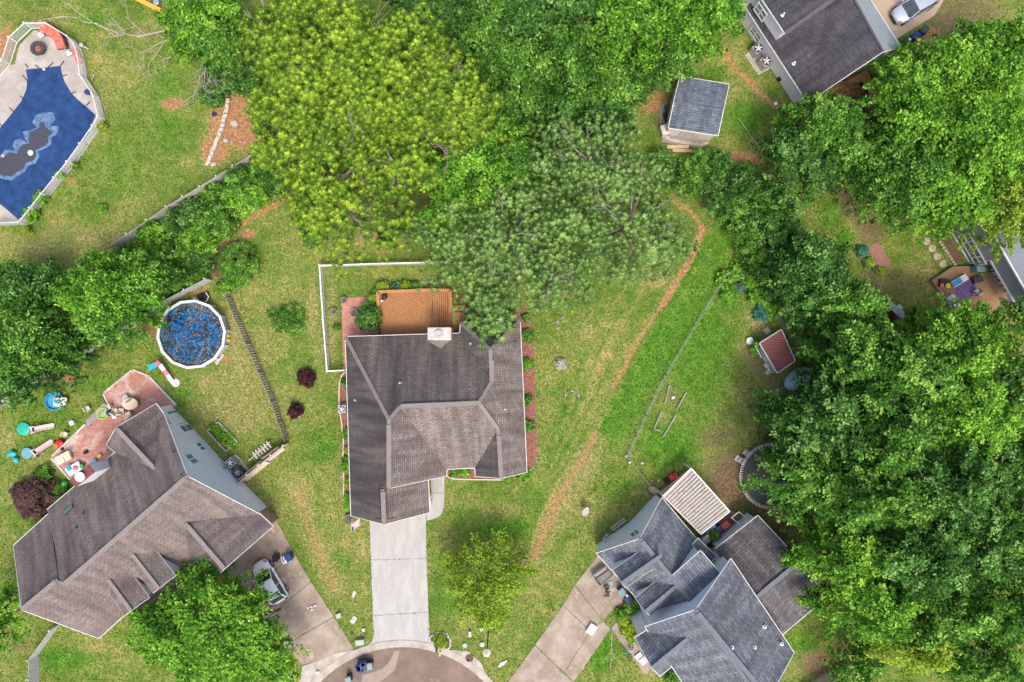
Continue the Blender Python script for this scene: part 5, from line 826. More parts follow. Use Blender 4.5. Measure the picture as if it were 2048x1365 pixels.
# front yard small things
def boxy(name, label, cat, px, py, sz, rot, m, bev=.03, z=0): return tag(MB().box(P(px, py, z+sz[2]/2), sz, R(rot)).build(name, m, None, loc=P(px, py), bevel=bev), label, cat)
boxy('utility_box', 'pale green utility box near the driveway flare', 'utility box', 720, 1284, (.85, .5, .5), 5, mat('pale_green_metal', (.36, .42, .36), None, 3, .6)); boxy('meter_box', 'small pale box on the grass strip, upper one beside the left driveway edge', 'utility box', 678, 1231, (.5, .45, .4), 20, mat('pale_green_metal', (.36, .42, .36)))
boxy('lawn_frame', 'small white frame on the lawn left of the concrete driveway', 'frame', 708, 1189, (.3, .7, .08), -20, offw); cyl_thing('valve_cover', 'round yellow and white valve cover on the grass strip', 'valve cover', 706, 1242, [(.25, 0), (.25, .12), (.12, .16)], offw); cyl_thing('valve_cover', 'round straw coloured cover touching the white one on the grass strip', 'valve cover', 709, 1237, [(.24, 0), (.24, .08), (.1, .1)], beige); cyl_thing('dark_valve_cover', 'small dark round cover on the grass strip beside the left driveway', 'valve cover', 704, 1268, [(.18, 0), (.18, .1), (.1, .12)], binm); boxy('white_stone_block', 'small white block on the grass strip right of the dark cover', 'block', 727, 1260, (.3, .32, .2), 10, offw)
boxy('small_marker', 'small grey and white marker lying on the grass at the bottom edge', 'marker', 581, 1350, (.3, .7, .15), -20, offw); boxy('kerb_box', 'small pale box on the kerb in the street', 'box', 636, 1345, (.3, .25, .3), 10, white)
cyl_thing('manhole_cover', 'round rusty manhole cover in the pavement', 'manhole cover', 939, 1316, [(.4, .07), (.4, .095), (.36, .1)], mat('rusty_iron', (.12, .06, .05), (.09, .05, .04), 6, .7), 24)
cyl_thing('valve_cover', 'pale green round cover on the lawn between the flower bed and the lamp post', 'valve cover', 930, 1290, [(.25, 0), (.25, .15), (.15, .2)], mat('pale_green_metal', (.36, .42, .36))); boxy('utility_box', 'small white utility box below the yellow green tree', 'utility box', 940, 1268, (.3, .55, .35), 5, offw); cyl_thing('valve_cover', 'pale round cover left of the lamp post', 'valve cover', 964, 1288, [(.24, 0), (.24, .2), (.1, .24)], galv); boxy('white_tag', 'white lawn marker under the lower edge of the yellow green tree', 'marker', 963, 1258, (.35, .3, .25), 30, white)
cy = MB(); p = P(1005, 1327); q = V((math.cos(R(35)), math.sin(R(35)), 0)); n_ = V((-q.y, q.x, 0)); cy.prism([p-q*.55, p-q*.2-n_*.16, p+q*.25-n_*.13, p+q*.6, p+q*.25+n_*.13, p-q*.2+n_*.16], 0, .12); tag(cy.build('white_paddle_board', white, None, loc=p), 'white pointed board lying on the grass near the right driveway', 'board')
bk_ = thing('stone_bordered_bed', 'small round flower bed edged with white stones at the foot of the driveway', 'flower bed', P(879, 1283)); MB().lathe([(1.0, 0), (.9, .06), (.1, .1)], P(880, 1284), 16).build('soil', soil, bk_); ws = MB()
for i in range(26): a = i*6.283/26; ws.stone(P(880, 1284)+V((math.cos(a)*(1.05+random.uniform(-.08, .12)), math.sin(a)*(.95+random.uniform(-.05, .1)), 0)), .13, .14, i)
for i in range(16): ws.stone(P(868+random.uniform(-4, 4), 1290+random.uniform(-8, 6)), .12, .12, 60+i)
ws.build('border_stones', mat('white_stone', (.58, .56, .54), (.45, .43, .4), 5, .8), bk_); shrub(880, 1283, 15, .5, L_yel, '', parent=bk_, leaf=.12, cr=.2, per=20, stem=False)
mbx = thing('mailbox', 'dark mailbox on a post beside the stone bordered bed', 'mailbox', P(873, 1300)); MB().bar(P(873, 1300), P(873, 1300, 1.05), .1, .1).build('post', dkmetal, mbx); k = MB(); k.box(P(873, 1300, 1.15), (.2, .5, .2), 0); k.tube([P(873, 1300, 1.25)+V((0, -.25, 0)), P(873, 1300, 1.25)+V((0, .25, 0))], .1, 10); k.build('box', blk, mbx); boxy('newspaper_box', 'yellow newspaper tube beside the mailbox', 'box', 880, 1308, (.15, .4, .3), -10, yel)
lp = thing('lamp_post', 'black lamp post leaning out from under the yellow green tree', 'lamp post', P(977, 1262)); b_ = P(977, 1262); MB().tube([b_, b_+V((0, 0, .5)), b_+V((0, 0, 4.3))], [.13, .07, .05], 10).build('pole', blk, lp); MB().lathe([(.08, 0), (.24, .1), (.34, .5), (.4, .55), (.1, .75), (.02, .85)], b_+V((0, 0, 4.3)), 6).build('lantern', beige, lp)
mp = thing('metal_pole', 'thin dark metal pole at the left edge of the right driveway', 'pole', P(1107, 1222)); MB().tube([P(1107, 1222), P(1107, 1222, 4.2)], .06, 8).build('pole', blk, mp); MB().lathe([(.12, 0), (.12, .05)], P(1107, 1222), 10).build('base_plate', dkmetal, mp)
sdh = thing('satellite_dish', 'grey satellite dish on a short mast in the grass left of the slate roofed house', 'satellite dish', P(1180, 1022)); MB().tube([P(1180, 1022), P(1178, 1022, .9)], .04, 8).build('mast', galv, sdh); k = MB(); M_ = Matrix.Rotation(R(35), 3, 'Y'); c = P(1171, 1024, 1.0)
pr = [(0.001, -.08), (.2, -.05), (.38, .0), (.42, .03)]; rings = [[c+Matrix.Rotation(R(-25), 3, 'Z')@(M_@V((r_*math.cos(a*.39), r_*1.15*math.sin(a*.39), z))) for a in range(16)] for r_, z in pr]
for i in range(3):
    for j in range(16): q = (j+1) % 16; k.poly([rings[i][j], rings[i][q], rings[i+1][q], rings[i+1][j]])
k.build('dish', offw, sdh); MB().tube([c, c+V((.6, .05, .2))], .025, 6).build('feed_arm', galv, sdh)
boxy('tree_stump_block', 'grey brown stone slab at the right edge of the yellow green tree', 'stone', 1048, 1128, (.6, .95, .3), -15, mat('grey_brown_stone', (.24, .18, .15), (.17, .12, .1), 5, .9, .5), .1)
# flag
fg = thing('flag_on_pole', 'small stars and stripes flag on a pole at the front corner of the central house', 'flag', P(703, 1040)); fa = P(704, 1038, 2.4); fb_ = P(702, 1066, 2.0); MB().tube([fa, fb_], .025, 6).build('flagpole', galv, fg)
st1, st2, st3 = MB(), MB(), MB(); u = (fb_-fa).normalized(); v = V((.75, .5, -.05)).normalized(); o_ = fa+u*.55; FL, FW = .85, .95; wv = lambda t: V((0, 0, .06*math.sin(t*7)))
for i in range(13):
    for j in range(6):
        q = [o_+u*(FL*i/13)+v*(FW*j/6)+wv(j/6), o_+u*(FL*(i+1)/13)+v*(FW*j/6)+wv(j/6), o_+u*(FL*(i+1)/13)+v*(FW*(j+1)/6)+wv((j+1)/6), o_+u*(FL*i/13)+v*(FW*(j+1)/6)+wv((j+1)/6)]
        (st1 if i % 2 == 0 else st2).poly(q)
up_ = V((0, 0, .012))
for j in range(3): st3.poly([o_+u*(FL*6/13)+v*(FW*j/7)+wv(j/6)+up_, o_+u*FL+v*(FW*j/7)+wv(j/6)+up_, o_+u*FL+v*(FW*(j+1)/7)+wv((j+1)/6)+up_, o_+u*(FL*6/13)+v*(FW*(j+1)/7)+wv((j+1)/6)+up_])
st1.build('red_stripes', mat('flag_red', (.5, .02, .03)), fg); st2.build('white_stripes', white, fg); st3.build('blue_canton', mat('flag_blue', (.02, .04, .2)), fg)
stt = MB()
for i in range(4):
    for j in range(4): stt.box(o_+u*(FL*(.52+.12*i))+v*(FW*(.05+.1*j))+V((0, 0, .05)), (.035, .035, .004), .7)
stt.build('stars', white, fg); pot('blue grey round pot at the front left corner of the central house', 700, 1036, .42, .5, None, mat('slate_pot', (.12, .18, .2)))
# toys on the left lawn
sp = thing('splash_pool', 'blue paddling pool with a white and pink slide, left lawn', 'paddling pool', P(115, 802)); MB().lathe([(.85, 0), (.95, .3), (.88, .32), (.82, .06), (.01, .05)], P(112, 802), 20).build('pool_shell', bluepl, sp); MB().box(P(119, 805, .4), (1.15, .85, .12), R(-5)).build('slide_frame', palepink, sp, bevel=.04); MB().box(P(115, 804, .48), (.6, .34, .06), R(-5)).build('slide_bed', bluepl, sp, bevel=.03); MB().box(P(128, 804, .6), (.5, .8, .1), R(-5)).build('platform', white, sp)
def toddler_slide(label, px, py, rot, mp_, ms):
    r = thing('toddler_slide', label, 'slide', (0, 0, 0)); k = MB()
    for i in range(8): t0, t1 = i/8, (i+1)/8; z = lambda t: .75*(1-t)**1.2+.05; k.poly([V((.2+1.5*t0, -.2, z(t0))), V((.2+1.5*t1, -.2, z(t1))), V((.2+1.5*t1, .2, z(t1))), V((.2+1.5*t0, .2, z(t0)))])
    for s in (-1, 1):
        for i in range(8): t0, t1 = i/8, (i+1)/8; k.bar(V((.2+1.5*t0, s*.22, z(t0)+.06)), V((.2+1.5*t1, s*.22, z(t1)+.06)), .07, .12)
    k.build('chute', ms, r); f_ = MB()
    for s in (-1, 1): f_.bar(V((-.55, s*.36, .0)), V((-.1, s*.3, 1.)), .1, .1); f_.bar(V((-.1, s*.3, 1.)), V((.35, s*.26, .95)), .1, .08); f_.bar(V((.3, s*.26, 0)), V((.3, s*.26, .95)), .1, .08)
    f_.build('side_frame', mp_, r); s_ = MB()
    for i in range(4): s_.box(V((-.5+.12*i, 0, .15+.2*i)), (.16, .6, .05))
    s_.build('steps', mp_, r); p = P(px, py); return put(r, p.x, p.y, 0, R(rot), 1.0)
cyl_thing('turtle_sandbox', 'sea green round sandbox beside the upper toddler slide', 'sandbox', 50, 858, [(.6, 0), (.66, .25), (.55, .3), (.3, .36), (.01, .38)], green_pl, 18); toddler_slide('pale pink and grey toddler slide beside the sea green sandbox', 76, 858, 12, palepink, palepink); toddler_slide('white toddler slide with long pink chute beside the round blue tub', 80, 904, 40, offw, palepink)
cyl_thing('round_tub', 'round pale blue mesh topped tub left of the white toddler slide', 'tub', 58, 906, [(.5, 0), (.55, .3), (.48, .31), (.01, .29)], mat('grey_blue_mesh', (.10, .28, .34), (.14, .33, .38), 12, .6))
rk_ = thing('rocking_toy', 'teal plastic ride-on toy at the left edge of the lawn', 'toy', P(26, 914)); MB().ball(P(24, 908, .3), .36, 1.3, .8, .6).build('body', teal, rk_); MB().ball(P(31, 920, .35), .28, 1.1, .9, .7).build('head', teal, rk_); [MB().box(P(*q, .08), (.3, .18, .16), .5).build('rocker', teal, rk_) for q in ((17, 912), (22, 902), (35, 924))]
gr = thing('red_ride_on', 'red ride-on toy with black wheels at the edge of the stained patio', 'toy', P(119, 888)); MB().ball(P(119, 886, .35), .4, 1., .8, .5).build('body', redpl, gr); MB().box(P(113, 892, .3), (.45, .4, .25), .6).build('seat', mat('orange_plastic', (.6, .15, .03)), gr); [MB().lathe([(.16, 0), (.16, .1)], P(*q, .08), 12).build('wheel', blk, gr) for q in ((125, 898), (110, 884), (127, 882))]
ss = thing('play_tunnel_slide', 'long pink and white striped slide with a teal end, below the round blue pool', 'slide', P(330, 748)); seg = [(318, 728), (328, 741), (335, 750), (343, 762), (350, 769)]; mm = [white, pink, white, white]
MB().box(P(317, 727, .8), (.45, .45, .5), R(-50)).build('pink_top', pink, ss)
for i in range(4): MB().bar(P(*seg[i], .8-.18*i), P(*seg[i+1], .62-.18*i), .42, .08).build('slide_section', mm[i], ss)
MB().lathe([(.42, 0), (.42, .1), (.3, .12)], P(352, 766), 16).build('landing', palepink, ss); MB().box(P(306, 733, .35), (.85, .55, .4), R(25)).build('steps', teal, ss, bevel=.08)
for i, (q, l) in enumerate((((145, 846), 'white square stool on the left lawn'), ((133, 1), ''),)):
    if l: boxy('stool', l, 'stool', *q, (.42, .42, .4), 25, white, .05)
def lawn_chair(label, px, py, rot, m=cream, fm=offw, s=1.):
    r = thing('patio_chair', label, 'chair', (0, 0, 0)); MB().box(V((0, 0, .42)), (.5, .5, .09)).build('seat', m, r, bevel=.03); MB().box(V((-.25, 0, .68)), (.09, .5, .5)).build('backrest', m, r, bevel=.03)
    for y in (-.29, .29): MB().bar(V((-.25, y, .62)), V((.25, y, .62)), .07, .05).build('armrest', fm, r)
    for x in (-.22, .22):
        for y in (-.25, .25): MB().bar(V((x, y, 0)), V((x, y, .4)), .05, .05).build('leg', fm, r)
    p = P(px, py, .05); return put(r, p.x, p.y, p.z, R(rot), s)
for q, rr_, l in (((180, 817), 30, 'small cream chair on the grass left of the timber bench'), ((135, 868), -20, 'small cream chair on the grass above the red ride-on toy'), ((224, 813), 200, 'small white chair at the top end of the timber bench'), ((238, 823), 60, 'cream cushioned chair left of the patio table'), ((262, 829), 120, 'cream cushioned chair below the patio table'), ((248, 822), 90, 'wide cream cushioned chair nearest the house on the brick patio'), ((269, 806), -60, 'dark framed chair right of the patio table')): lawn_chair(l, *q, rr_, *((cream, offw) if 'dark' not in l else (stonepot, blk)), .8 if q[1] in (817, 868, 813) else 1.1)
tb_ = thing('patio_table', 'white oval table on the brick patio of the lower left house', 'table', P(260, 808)); MB().lathe([(.62, 0), (.66, .03), (.6, .06)], P(260, 808, .75), 20, 1.2, .9).build('table_top', cream, tb_); MB().lathe([(.3, 0), (.08, .1), (.06, .72)], P(260, 808, .05), 10).build('pedestal', offw, tb_); cyl_thing('round_side_table', 'round pale side table at the top of the patio table group', 'table', 256, 795, [(.2, 0), (.05, .1), (.05, .5), (.3, .52), (.3, .56)], offw); cyl_thing('orange_pot', 'tiny orange pot on the brick patio left of the round side table', 'pot', 247, 793, [(.1, 0), (.14, .2), (.1, .2)], terra, 10)
wb = thing('lime_basin', 'lime green and white basin with a dark blue ball on the patio', 'basin', P(208, 827)); MB().lathe([(.5, 0), (.6, .25), (.5, .27), (.4, .1), (.01, .1)], P(208, 827, .05), 18).build('basin', mat('lime_plastic', (.35, .55, .12)), wb); MB().ball(P(218, 826, .35), .3).build('ball', navy, wb); boxy('white_box', 'small white box on the patio below the lime basin', 'box', 230, 834, (.4, .35, .3), 20, white, .03, .05)
so_ = thing('outdoor_sofa', 'cream cushioned two seat sofa on the stained patio', 'sofa', P(128, 917)); M_ = R(28); MB().box(P(128, 917, .25), (1.6, .85, .4), M_).build('frame', offw, so_, bevel=.04); [MB().box(P(*q, .5), (.66, .62, .16), M_).build('seat_cushion', cream, so_, bevel=.05) for q in ((122, 921), (135, 914))]; MB().box(P(126, 910, .7), (1.5, .2, .4), M_).build('backrest', cream, so_, bevel=.05)
wt = thing('water_table', 'white play table with blue and red basins on the stained patio', 'toy', P(147, 940)); MB().box(P(148, 938, .45), (1.5, .9, .12), R(30)).build('table_top', white, wt, bevel=.05); MB().box(P(138, 937, .55), (.4, .5, .15), R(30)).build('blue_basin', bluepl, wt, bevel=.04); MB().ball(P(151, 936, .55), .28, 1, .8, .5).build('red_basin', pink, wt); MB().box(P(163, 933, .55), (.35, .35, .12), R(30)).build('green_basin', mat('green_plastic', (.05, .4, .1)), wt); [MB().bar(P(*q, 0), P(*q, .42), .07, .07).build('leg', white, wt) for q in ((136, 946), (160, 932), (140, 930), (158, 944))]
for q, c_, l in (((200, 912), yel, 'small yellow toy on the stained patio near the chimney'), ((172, 905), blk, 'small dark toy on the stained patio'), ((190, 922), bluepl, 'small blue toy under the chimney wall')): boxy('toy', l, 'toy', *q, (.4, .3, .25), 30, c_, .06, .05)
tag(MB().ball(P(129, 968, .32), .32).build('green_ball', mat('green_ball_plastic', (.03, .42, .08), None, 3, .3), None, loc=P(129, 968)), 'bright green ball beside the dark plum shrub', 'ball')
vb = thing('planter_bed', 'rectangular raised bed of green plants in a pale frame, between blue siding and slatted fence', 'planter', P(445, 873)); vb_ = [(415, 862), (437, 844), (475, 883), (453, 903)]; fm_ = MB()
for i in range(4): fm_.bar(P(*vb_[i], .15), P(*vb_[(i+1) % 4], .15), .09, .3)
fm_.build('frame', offw, vb); MB().prism([P(*q) for q in vb_], 0, .22).build('soil', soil, vb); shrub(445, 873, 36, .55, L_bright, '', ry=14, rot=42, parent=vb, leaf=.14, cr=.22, per=30, stem=False, round_=True)
fl = MB()
for q in ((624, 1214), (618, 1217), (629, 1212), (622, 1219)): fl.box(P(*q, .13), (.16, .4, .1), R(random.uniform(60, 110)))
tag(fl.build('pink_ride_toy', palepink, None, loc=P(624, 1216)), 'small pink and purple toy lying on the left driveway', 'toy')
# right side things
gb = thing('patio_swing', 'dark framed two seat bench on the right driveway by the slate roofed house', 'bench', P(1205, 1150)); M_ = R(35); MB().box(P(1207, 1155, .4), (1.7, .6, .1), M_).build('seat', mat('taupe_fabric', (.2, .18, .17)), gb, bevel=.03); MB().box(P(1199, 1145, .65), (1.8, .55, .12), M=Matrix.Rotation(M_, 3, 'Z')@Matrix.Rotation(R(40), 3, 'X')).build('backrest', mat('grey_slat', (.25, .24, .24)), gb); [MB().bar(P(*q, 0), P(*q, .75), .08, .08).build('leg', blk, gb) for q in ((1187, 1152), (1200, 1170), (1208, 1134), (1226, 1148))]; MB().bar(P(1187, 1152, .75), P(1200, 1171, .6), .1, .06).bar(P(1210, 1134, .75), P(1226, 1148, .6), .1, .06).bar(P(1200, 1171, .45), P(1226, 1149, .45), .08, .08).build('armrest', blk, gb)
ex = thing('exercise_bench', 'black exercise machine standing on the right driveway', 'exercise machine', P(1213, 1180)); k = MB(); c = P(1213, 1182)
for a, b in (((0, .45), (0, -.5)), ((-.3, .5), (.3, .5)), ((-.3, -.5), (.3, -.5))): k.bar(c+V((*a, .12)), c+V((*b, .12)), .08, .08)
k.bar(c+V((0, -.3, .1)), c+V((0, .1, .9)), .08, .08); k.bar(c+V((-.35, .2, .95)), c+V((.35, .3, .95)), .06, .06); k.build('frame', blk, ex); MB().box(c+V((.0, .1, .8)), (.45, .35, .1)).build('seat', blk, ex); MB().lathe([(.22, 0), (.22, .06)], c+V((.0, .45, .4)), 14).build('flywheel', dkmetal, ex)
boxy('teal_mat', 'small teal disc shaped mat beside the black exercise machine', 'mat', 1221, 1168, (.5, .45, .05), 20, binl, .02, .07); boxy('white_cooler', 'white box lying on the right driveway joint', 'box', 1183, 1258, (.72, 1.0, .4), -33, white, .06, .06); boxy('white_bucket_box', 'white boxes on the walkway beside the bicycle', 'box', 1286, 1321, (.75, .7, .4), 40, offw, .05, .04); boxy('grey_step', 'grey step block above the white boxes on the walkway', 'step', 1278, 1313, (.7, .6, .25), 40, galv, .05, .04)
bcy = thing('bicycle', 'small green and black bicycle lying on the walkway of the slate roofed house', 'bicycle', P(1258, 1302)); 
for q in ((1262, 1294), (1260, 1315)):
    w_ = MB(); c = P(*q, .2); n_ = V((.5, .2, .84)).normalized(); x_ = n_.cross(V((0, 0, 1))).normalized(); y_ = n_.cross(x_); w_.tube([c+x_*.28*math.cos(i*.449)+y_*.28*math.sin(i*.449) for i in range(15)], .035, 6, False)
    for i in range(6): w_.bar(c, c+x_*.27*math.cos(i*1.05)+y_*.27*math.sin(i*1.05), .01, .01)
    w_.build('wheel', blk, bcy)
k = MB(); a, b, c_, d_ = P(1262, 1294, .25), P(1260, 1315, .22), P(1252, 1300, .3), P(1254, 1310, .3)
for s, t in ((a, c_), (c_, d_), (d_, b), (a, d_), (c_, b)): k.tube([s, t], .025, 6)
k.build('frame', mat('green_bike_paint', (.02, .25, .12)), bcy); MB().tube([P(1246, 1296, .4), P(1254, 1302, .35)], .025, 6).build('handlebar', blk, bcy); MB().box(P(1250, 1311, .4), (.2, .12, .05), .5).build('saddle', blk, bcy)
mw = thing('lawn_mower', 'red and black lawn mower on the grass at the corner of the pergola', 'lawn mower', P(1344, 955)); MB().box(P(1346, 953, .25), (.75, .6, .25), R(30)).build('deck', redpl, mw, bevel=.08); MB().ball(P(1347, 952, .42), .2, 1.1, 1, .6).build('engine', redpl, mw); [MB().tube([P(*q, .12)-V((.04, 0, 0)), P(*q, .12)+V((.04, 0, 0))], .12, 10).build('wheel', blk, mw) for q in ((1338, 950), (1345, 963), (1349, 943), (1357, 955))]; MB().bar(P(1340, 958, .3), P(1329, 966, .8), .05, .05).bar(P(1344, 962, .3), P(1334, 971, .8), .05, .05).bar(P(1329, 966, .8), P(1334, 971, .8), .06, .05).build('handle', blk, mw); boxy('grass_bag', 'black grass bag behind the red mower', 'bag', 1334, 962, (.6, .5, .4), 30, blk, .08)
for i, (q, r_, l, m_) in enumerate((((1306, 979), .55, 'brown mound of earth by the corner of the slate roofed house', tanwood), ((1317, 960), .18, 'small pale stone above the brown mound', stonem), ((1303, 962), .14, 'second small pale stone left of the red mower', stonem), ((1284, 926), .2, 'oval pale stepping stone near the wire fence corner', stonem), ((1254, 912), .24, 'pale round tub at the corner of the long wire fence', offw), ((1259, 925), .22, 'grey ball shaped stone just below the wire fence corner', galv), ((1346, 795), .2, 'white oval stone inside the upper raised bed frame', white))): tag(MB().stone(P(*q), r_, .2 if i else .35, i+40).build('stone' if i else 'earth_mound', m_, None, loc=P(*q)), l, 'stone' if i else 'mound')
for lab, segs in (('upper raised bed frame of old timber in the bright green yard', (((1339, 770), (1329, 808)), ((1372, 785), (1354, 818)))), ('lower raised bed frame of old timber in the bright green yard', (((1323, 822), (1308, 858)), ((1352, 830), (1326, 874)), ((1308, 858), (1320, 862))))):
    k = MB(); [k.bar(P(*a, .1), P(*b, .1), .12, .2) for a, b in segs]; tag(k.build('raised_bed', oldwood, None, loc=P(*segs[0][0])), lab, 'raised bed')
tr = thing('trampoline', 'round black trampoline half hidden under the large trees on the right', 'trampoline', P(1546, 953)); c = P(1546, 953, .85); RT = 3.0
MB().lathe([(RT, -.01), (.01, -.06)], c, 40).build('jump_mat', mat('trampoline_mat', (.025, .028, .035), (.035, .038, .048), 1, .7), tr)
k = MB(); k.tube([c+V((math.cos(i*.1571)*(RT+.27), math.sin(i*.1571)*(RT+.27), 0)) for i in range(41)], .045, 6, False); k.build('frame_ring', galv, tr); 
for i in range(84): a = i*6.2832/84; MB().bar(c+V((math.cos(a)*RT, math.sin(a)*RT, 0)), c+V((math.cos(a)*(RT+.27), math.sin(a)*(RT+.27), .0)), .05, .03).build('spring', white, tr)
[MB().bar(c+V((math.cos(a)*(RT+.27), math.sin(a)*(RT+.27), 0)), V((c.x+math.cos(a)*(RT+.27), c.y+math.sin(a)*(RT+.27), 0)), .07, .07).build('leg', galv, tr) for a in (.5, 1.5, 2.6, 3.6, 4.7, 5.7)]
for q, l in (((1481, 921), 'left one of the two grey wooden steps at the trampoline edge'), ((1497, 909), 'right one of the two grey wooden steps at the trampoline edge')):
    r_ = thing('step_box', l, 'step', P(*q)); 
    for i in range(3): MB().box(P(*q, .12+.22*i)+V((.35*i-.3, -.25*i+.2, 0)), (.45, .55, .05), R(-38)).build('tread', offw, r_)
    MB().bar(P(*q, .1)+V((-.5, .1, 0)), P(*q, .6)+V((.4, -.5, 0)), .05, .1).bar(P(*q, .1)+V((-.2, .45, 0)), P(*q, .6)+V((.7, -.1, 0)), .05, .1).build('side_rail', offw, r_)
cv = thing('covered_trailer', 'pale blue grey tarpaulin over a rounded shape beside the red roofed playhouse', 'tarpaulin', P(1590, 755)); k = MB(); c = P(1592, 757)
for i in range(8): pass
k.ball(c+V((0, 0, .45)), 1.55, 1., .62, .4, 16, R(35)); k.build('tarpaulin', mat('blue_grey_tarp', (.32, .37, .43), (.24, .28, .34), 1.5, .5, .4), cv, smooth=True); MB().tube([c+V((-1.6, -1.2, .05)), c+V((-.9, -.6, .1)), c+V((1.2, .9, .1))], .04, 6).build('frame_bar', galv, cv)
cyl_thing('round_basin', 'round white basin on the bare earth left of the playhouse', 'basin', 1498, 682, [(.28, 0), (.36, .3), (.3, .31), (.26, .1), (.01, .1)], white); boxy('grey_paver', 'grey square paver at the upper corner of the playhouse', 'paver', 1534, 662, (.55, .6, .1), 35, offw, .02)
for i, (q, l) in enumerate((((1530, 732), 'small wire chair upper one beside the playhouse porch'), ((1532, 745), 'small wire stool below the wire chair by the playhouse'))): lawn_chair(l, *q, 200+i*40, offw, galv, .75)
for q, s, l in (((1468, 578), .55, 'larger blue glazed pot among the plants at the top of the bright yard'), ((1484, 571), .4, 'smaller blue glazed pot right of the larger one')): pot(l, *q, s*.9, .5, L_mid if s > .5 else None, mat('blue_glaze', (.03, .08, .3), (.04, .12, .4), 4, .3))
k = MB(); [k.bar(P(1482+i*5, 548, .5), P(1488+i*5, 560, .5), .08, .06) for i in range(4)]; [k.bar(P(1480, 548+i*10, .5), P(1500, 545+i*10, .5), .06, .06) for i in range(2)]; tag(k.build('garden_trellis', offw, None, loc=P(1490, 553)), 'white trellis lying among the plants at the top of the bright yard', 'trellis')
shrub(1725, 502, 11, .6, L_bluegr, 'spiky blue green plant in the upper left corner of the terracotta paved patch', leaf=.3, cr=.25, per=30, stem=False, aspect=.25); shrub(1522, 628, 16, .6, L_bluegr, 'spiky blue green plant on the bare ground above the playhouse', leaf=.4, cr=.3, per=30, stem=False, aspect=.2)
shrub(1739, 528, 11, .6, L_yel, 'yellow green flowering plant left of the terracotta paved patch', leaf=.2, cr=.25, per=26, stem=False); shrub(1761, 541, 9, .5, L_yel, 'pale flowered plant below the terracotta paved patch', leaf=.14, cr=.2, per=20, stem=False)
bw = thing('wire_basket', 'dark wire basket planter below the terracotta paved patch', 'planter', P(1750, 541)); MB().lathe([(.3, 0), (.4, .3), (.36, .3), (.28, .05)], P(1750, 541), 14).build('basket', dkmetal, bw); MB().lathe([(.3, .2), (.01, .24)], P(1750, 541), 10).build('soil', soil, bw)
for i, (q, l) in enumerate((((1853, 483), 'topmost round stepping stone left of the grey sided house'), ((1864, 497), 'second round stepping stone from the top'), ((1874, 513), 'third round stepping stone from the top'), ((1886, 528), 'lowest round stepping stone, nearest the tan deck'))): cyl_thing('stepping_stone', l, 'stepping stone', *q, [(.38, 0), (.38, .04), (.34, .05)], stonem, 14)
es = thing('block_edging', 'row of pale square edging blocks beside the dark bed of the grey sided house', 'edging', P(1895, 505)); [MB().box(P(1880+i*3.7, 485+i*5.6, .08), (.24, .24, .16), R(-57)).build('edging_block', stonem, es) for i in range(9)]
pt = thing('play_tower', 'wooden play tower with grey roof, cream slide and round orange canopy, lower edge in leaves', 'play tower', P(1795, 622)); k = MB(); MB().prism([P(1783, 620, 2.3), P(1799, 609, 2.3), P(1821, 628, 2.3), P(1806, 640, 2.3)], 2.2, 2.3).build('roof', galv, pt); MB().prism([P(1772, 620), P(1786, 612), P(1798, 634), P(1780, 642)], 0, 1.2).build('cabin', mat('red_brown_wood', (.16, .06, .04)), pt)
MB().prism([P(1772, 618, 1.3), P(1787, 608, 1.3), P(1793, 612, 1.3), P(1778, 624, 1.3)], 1.2, 1.3).build('platform', offw, pt); sl_ = MB(); sl_.bar(P(1782, 613, 1.2), P(1773, 600, .4), .55, .1); sl_.lathe([(.45, 0), (.45, .1)], P(1771, 600, .25), 16); sl_.build('slide', cream, pt); MB().lathe([(.62, 0), (.5, .22), (.25, .34), (.01, .4)], P(1756, 615, .6), 18).build('canopy', mat('orange_canopy', (.50, .26, .06), (.4, .42, .1), .8, .6), pt)
# deck furniture
def dchair(l, q, rot, m=white, fm=blk, s=1.): lawn_chair(l, *q, rot, m, fm, s); o = [x for x in scene.objects if x.get('label') == l][0]; o.location.z = .5
lg = thing('patio_lounger', 'black framed lounge seat at the left corner of the tan brown deck', 'chair', P(1888, 568, .5)); MB().box(P(1888, 566, .7), (.9, .75, .35), 0).build('frame', blk, lg, bevel=.04); MB().box(P(1884, 571, .92), (.34, .34, .1), 0).build('red_cushion', redc, lg, bevel=.03); MB().lathe([(.2, 0), (.26, .12), (.2, .13)], P(1895, 572, .9), 14).build('bowl', yel, lg)
rg_ = thing('outdoor_rug', 'purple patterned round rug in the middle of the tan brown deck', 'rug', P(1930, 578, .5)); MB().lathe([(1.05, 0), (1.05, .015)], P(1930, 578, .5), 22).build('rug', mat('purple_rug', (.28, .18, .36), (.10, .05, .16), 5, .95, 0, c3=(.45, .35, .42), detail=3), rg_)
lng = thing('sun_lounger', 'white lounger with blue cushion on the tan brown deck', 'lounger', P(1917, 562, .5)); MB().box(P(1919, 562, .78), (1.7, .65, .12), R(30)).build('frame', white, lng, bevel=.03); MB().box(P(1914, 565, .86), (1.0, .5, .08), R(30)).build('cushion', bluepl, lng, bevel=.03); [MB().bar(P(*q, .5), P(*q, .75), .05, .05).build('leg', white, lng) for q in ((1906, 567), (1910, 573), (1928, 552), (1934, 558))]
dchair('white square chair at the lower right of the purple rug', (1942, 586), 130); 
boxy('white_planter', 'long pale planter box on the lower edge of the tan brown deck', 'planter', 1906, 604, (.7, 1.4, .35), 32, white, .03, .5); shrub(1906, 604, 12, .6, leafmat('white_petals2', [(.1, .14, .08), (.3, .33, .26), (.55, .55, .5), (.6, .6, .55)], .1), 'white flowers in the long planter on the tan brown deck', leaf=.1, cr=.2, per=16, stem=False, z0=.85, ry=6, rot=-58)
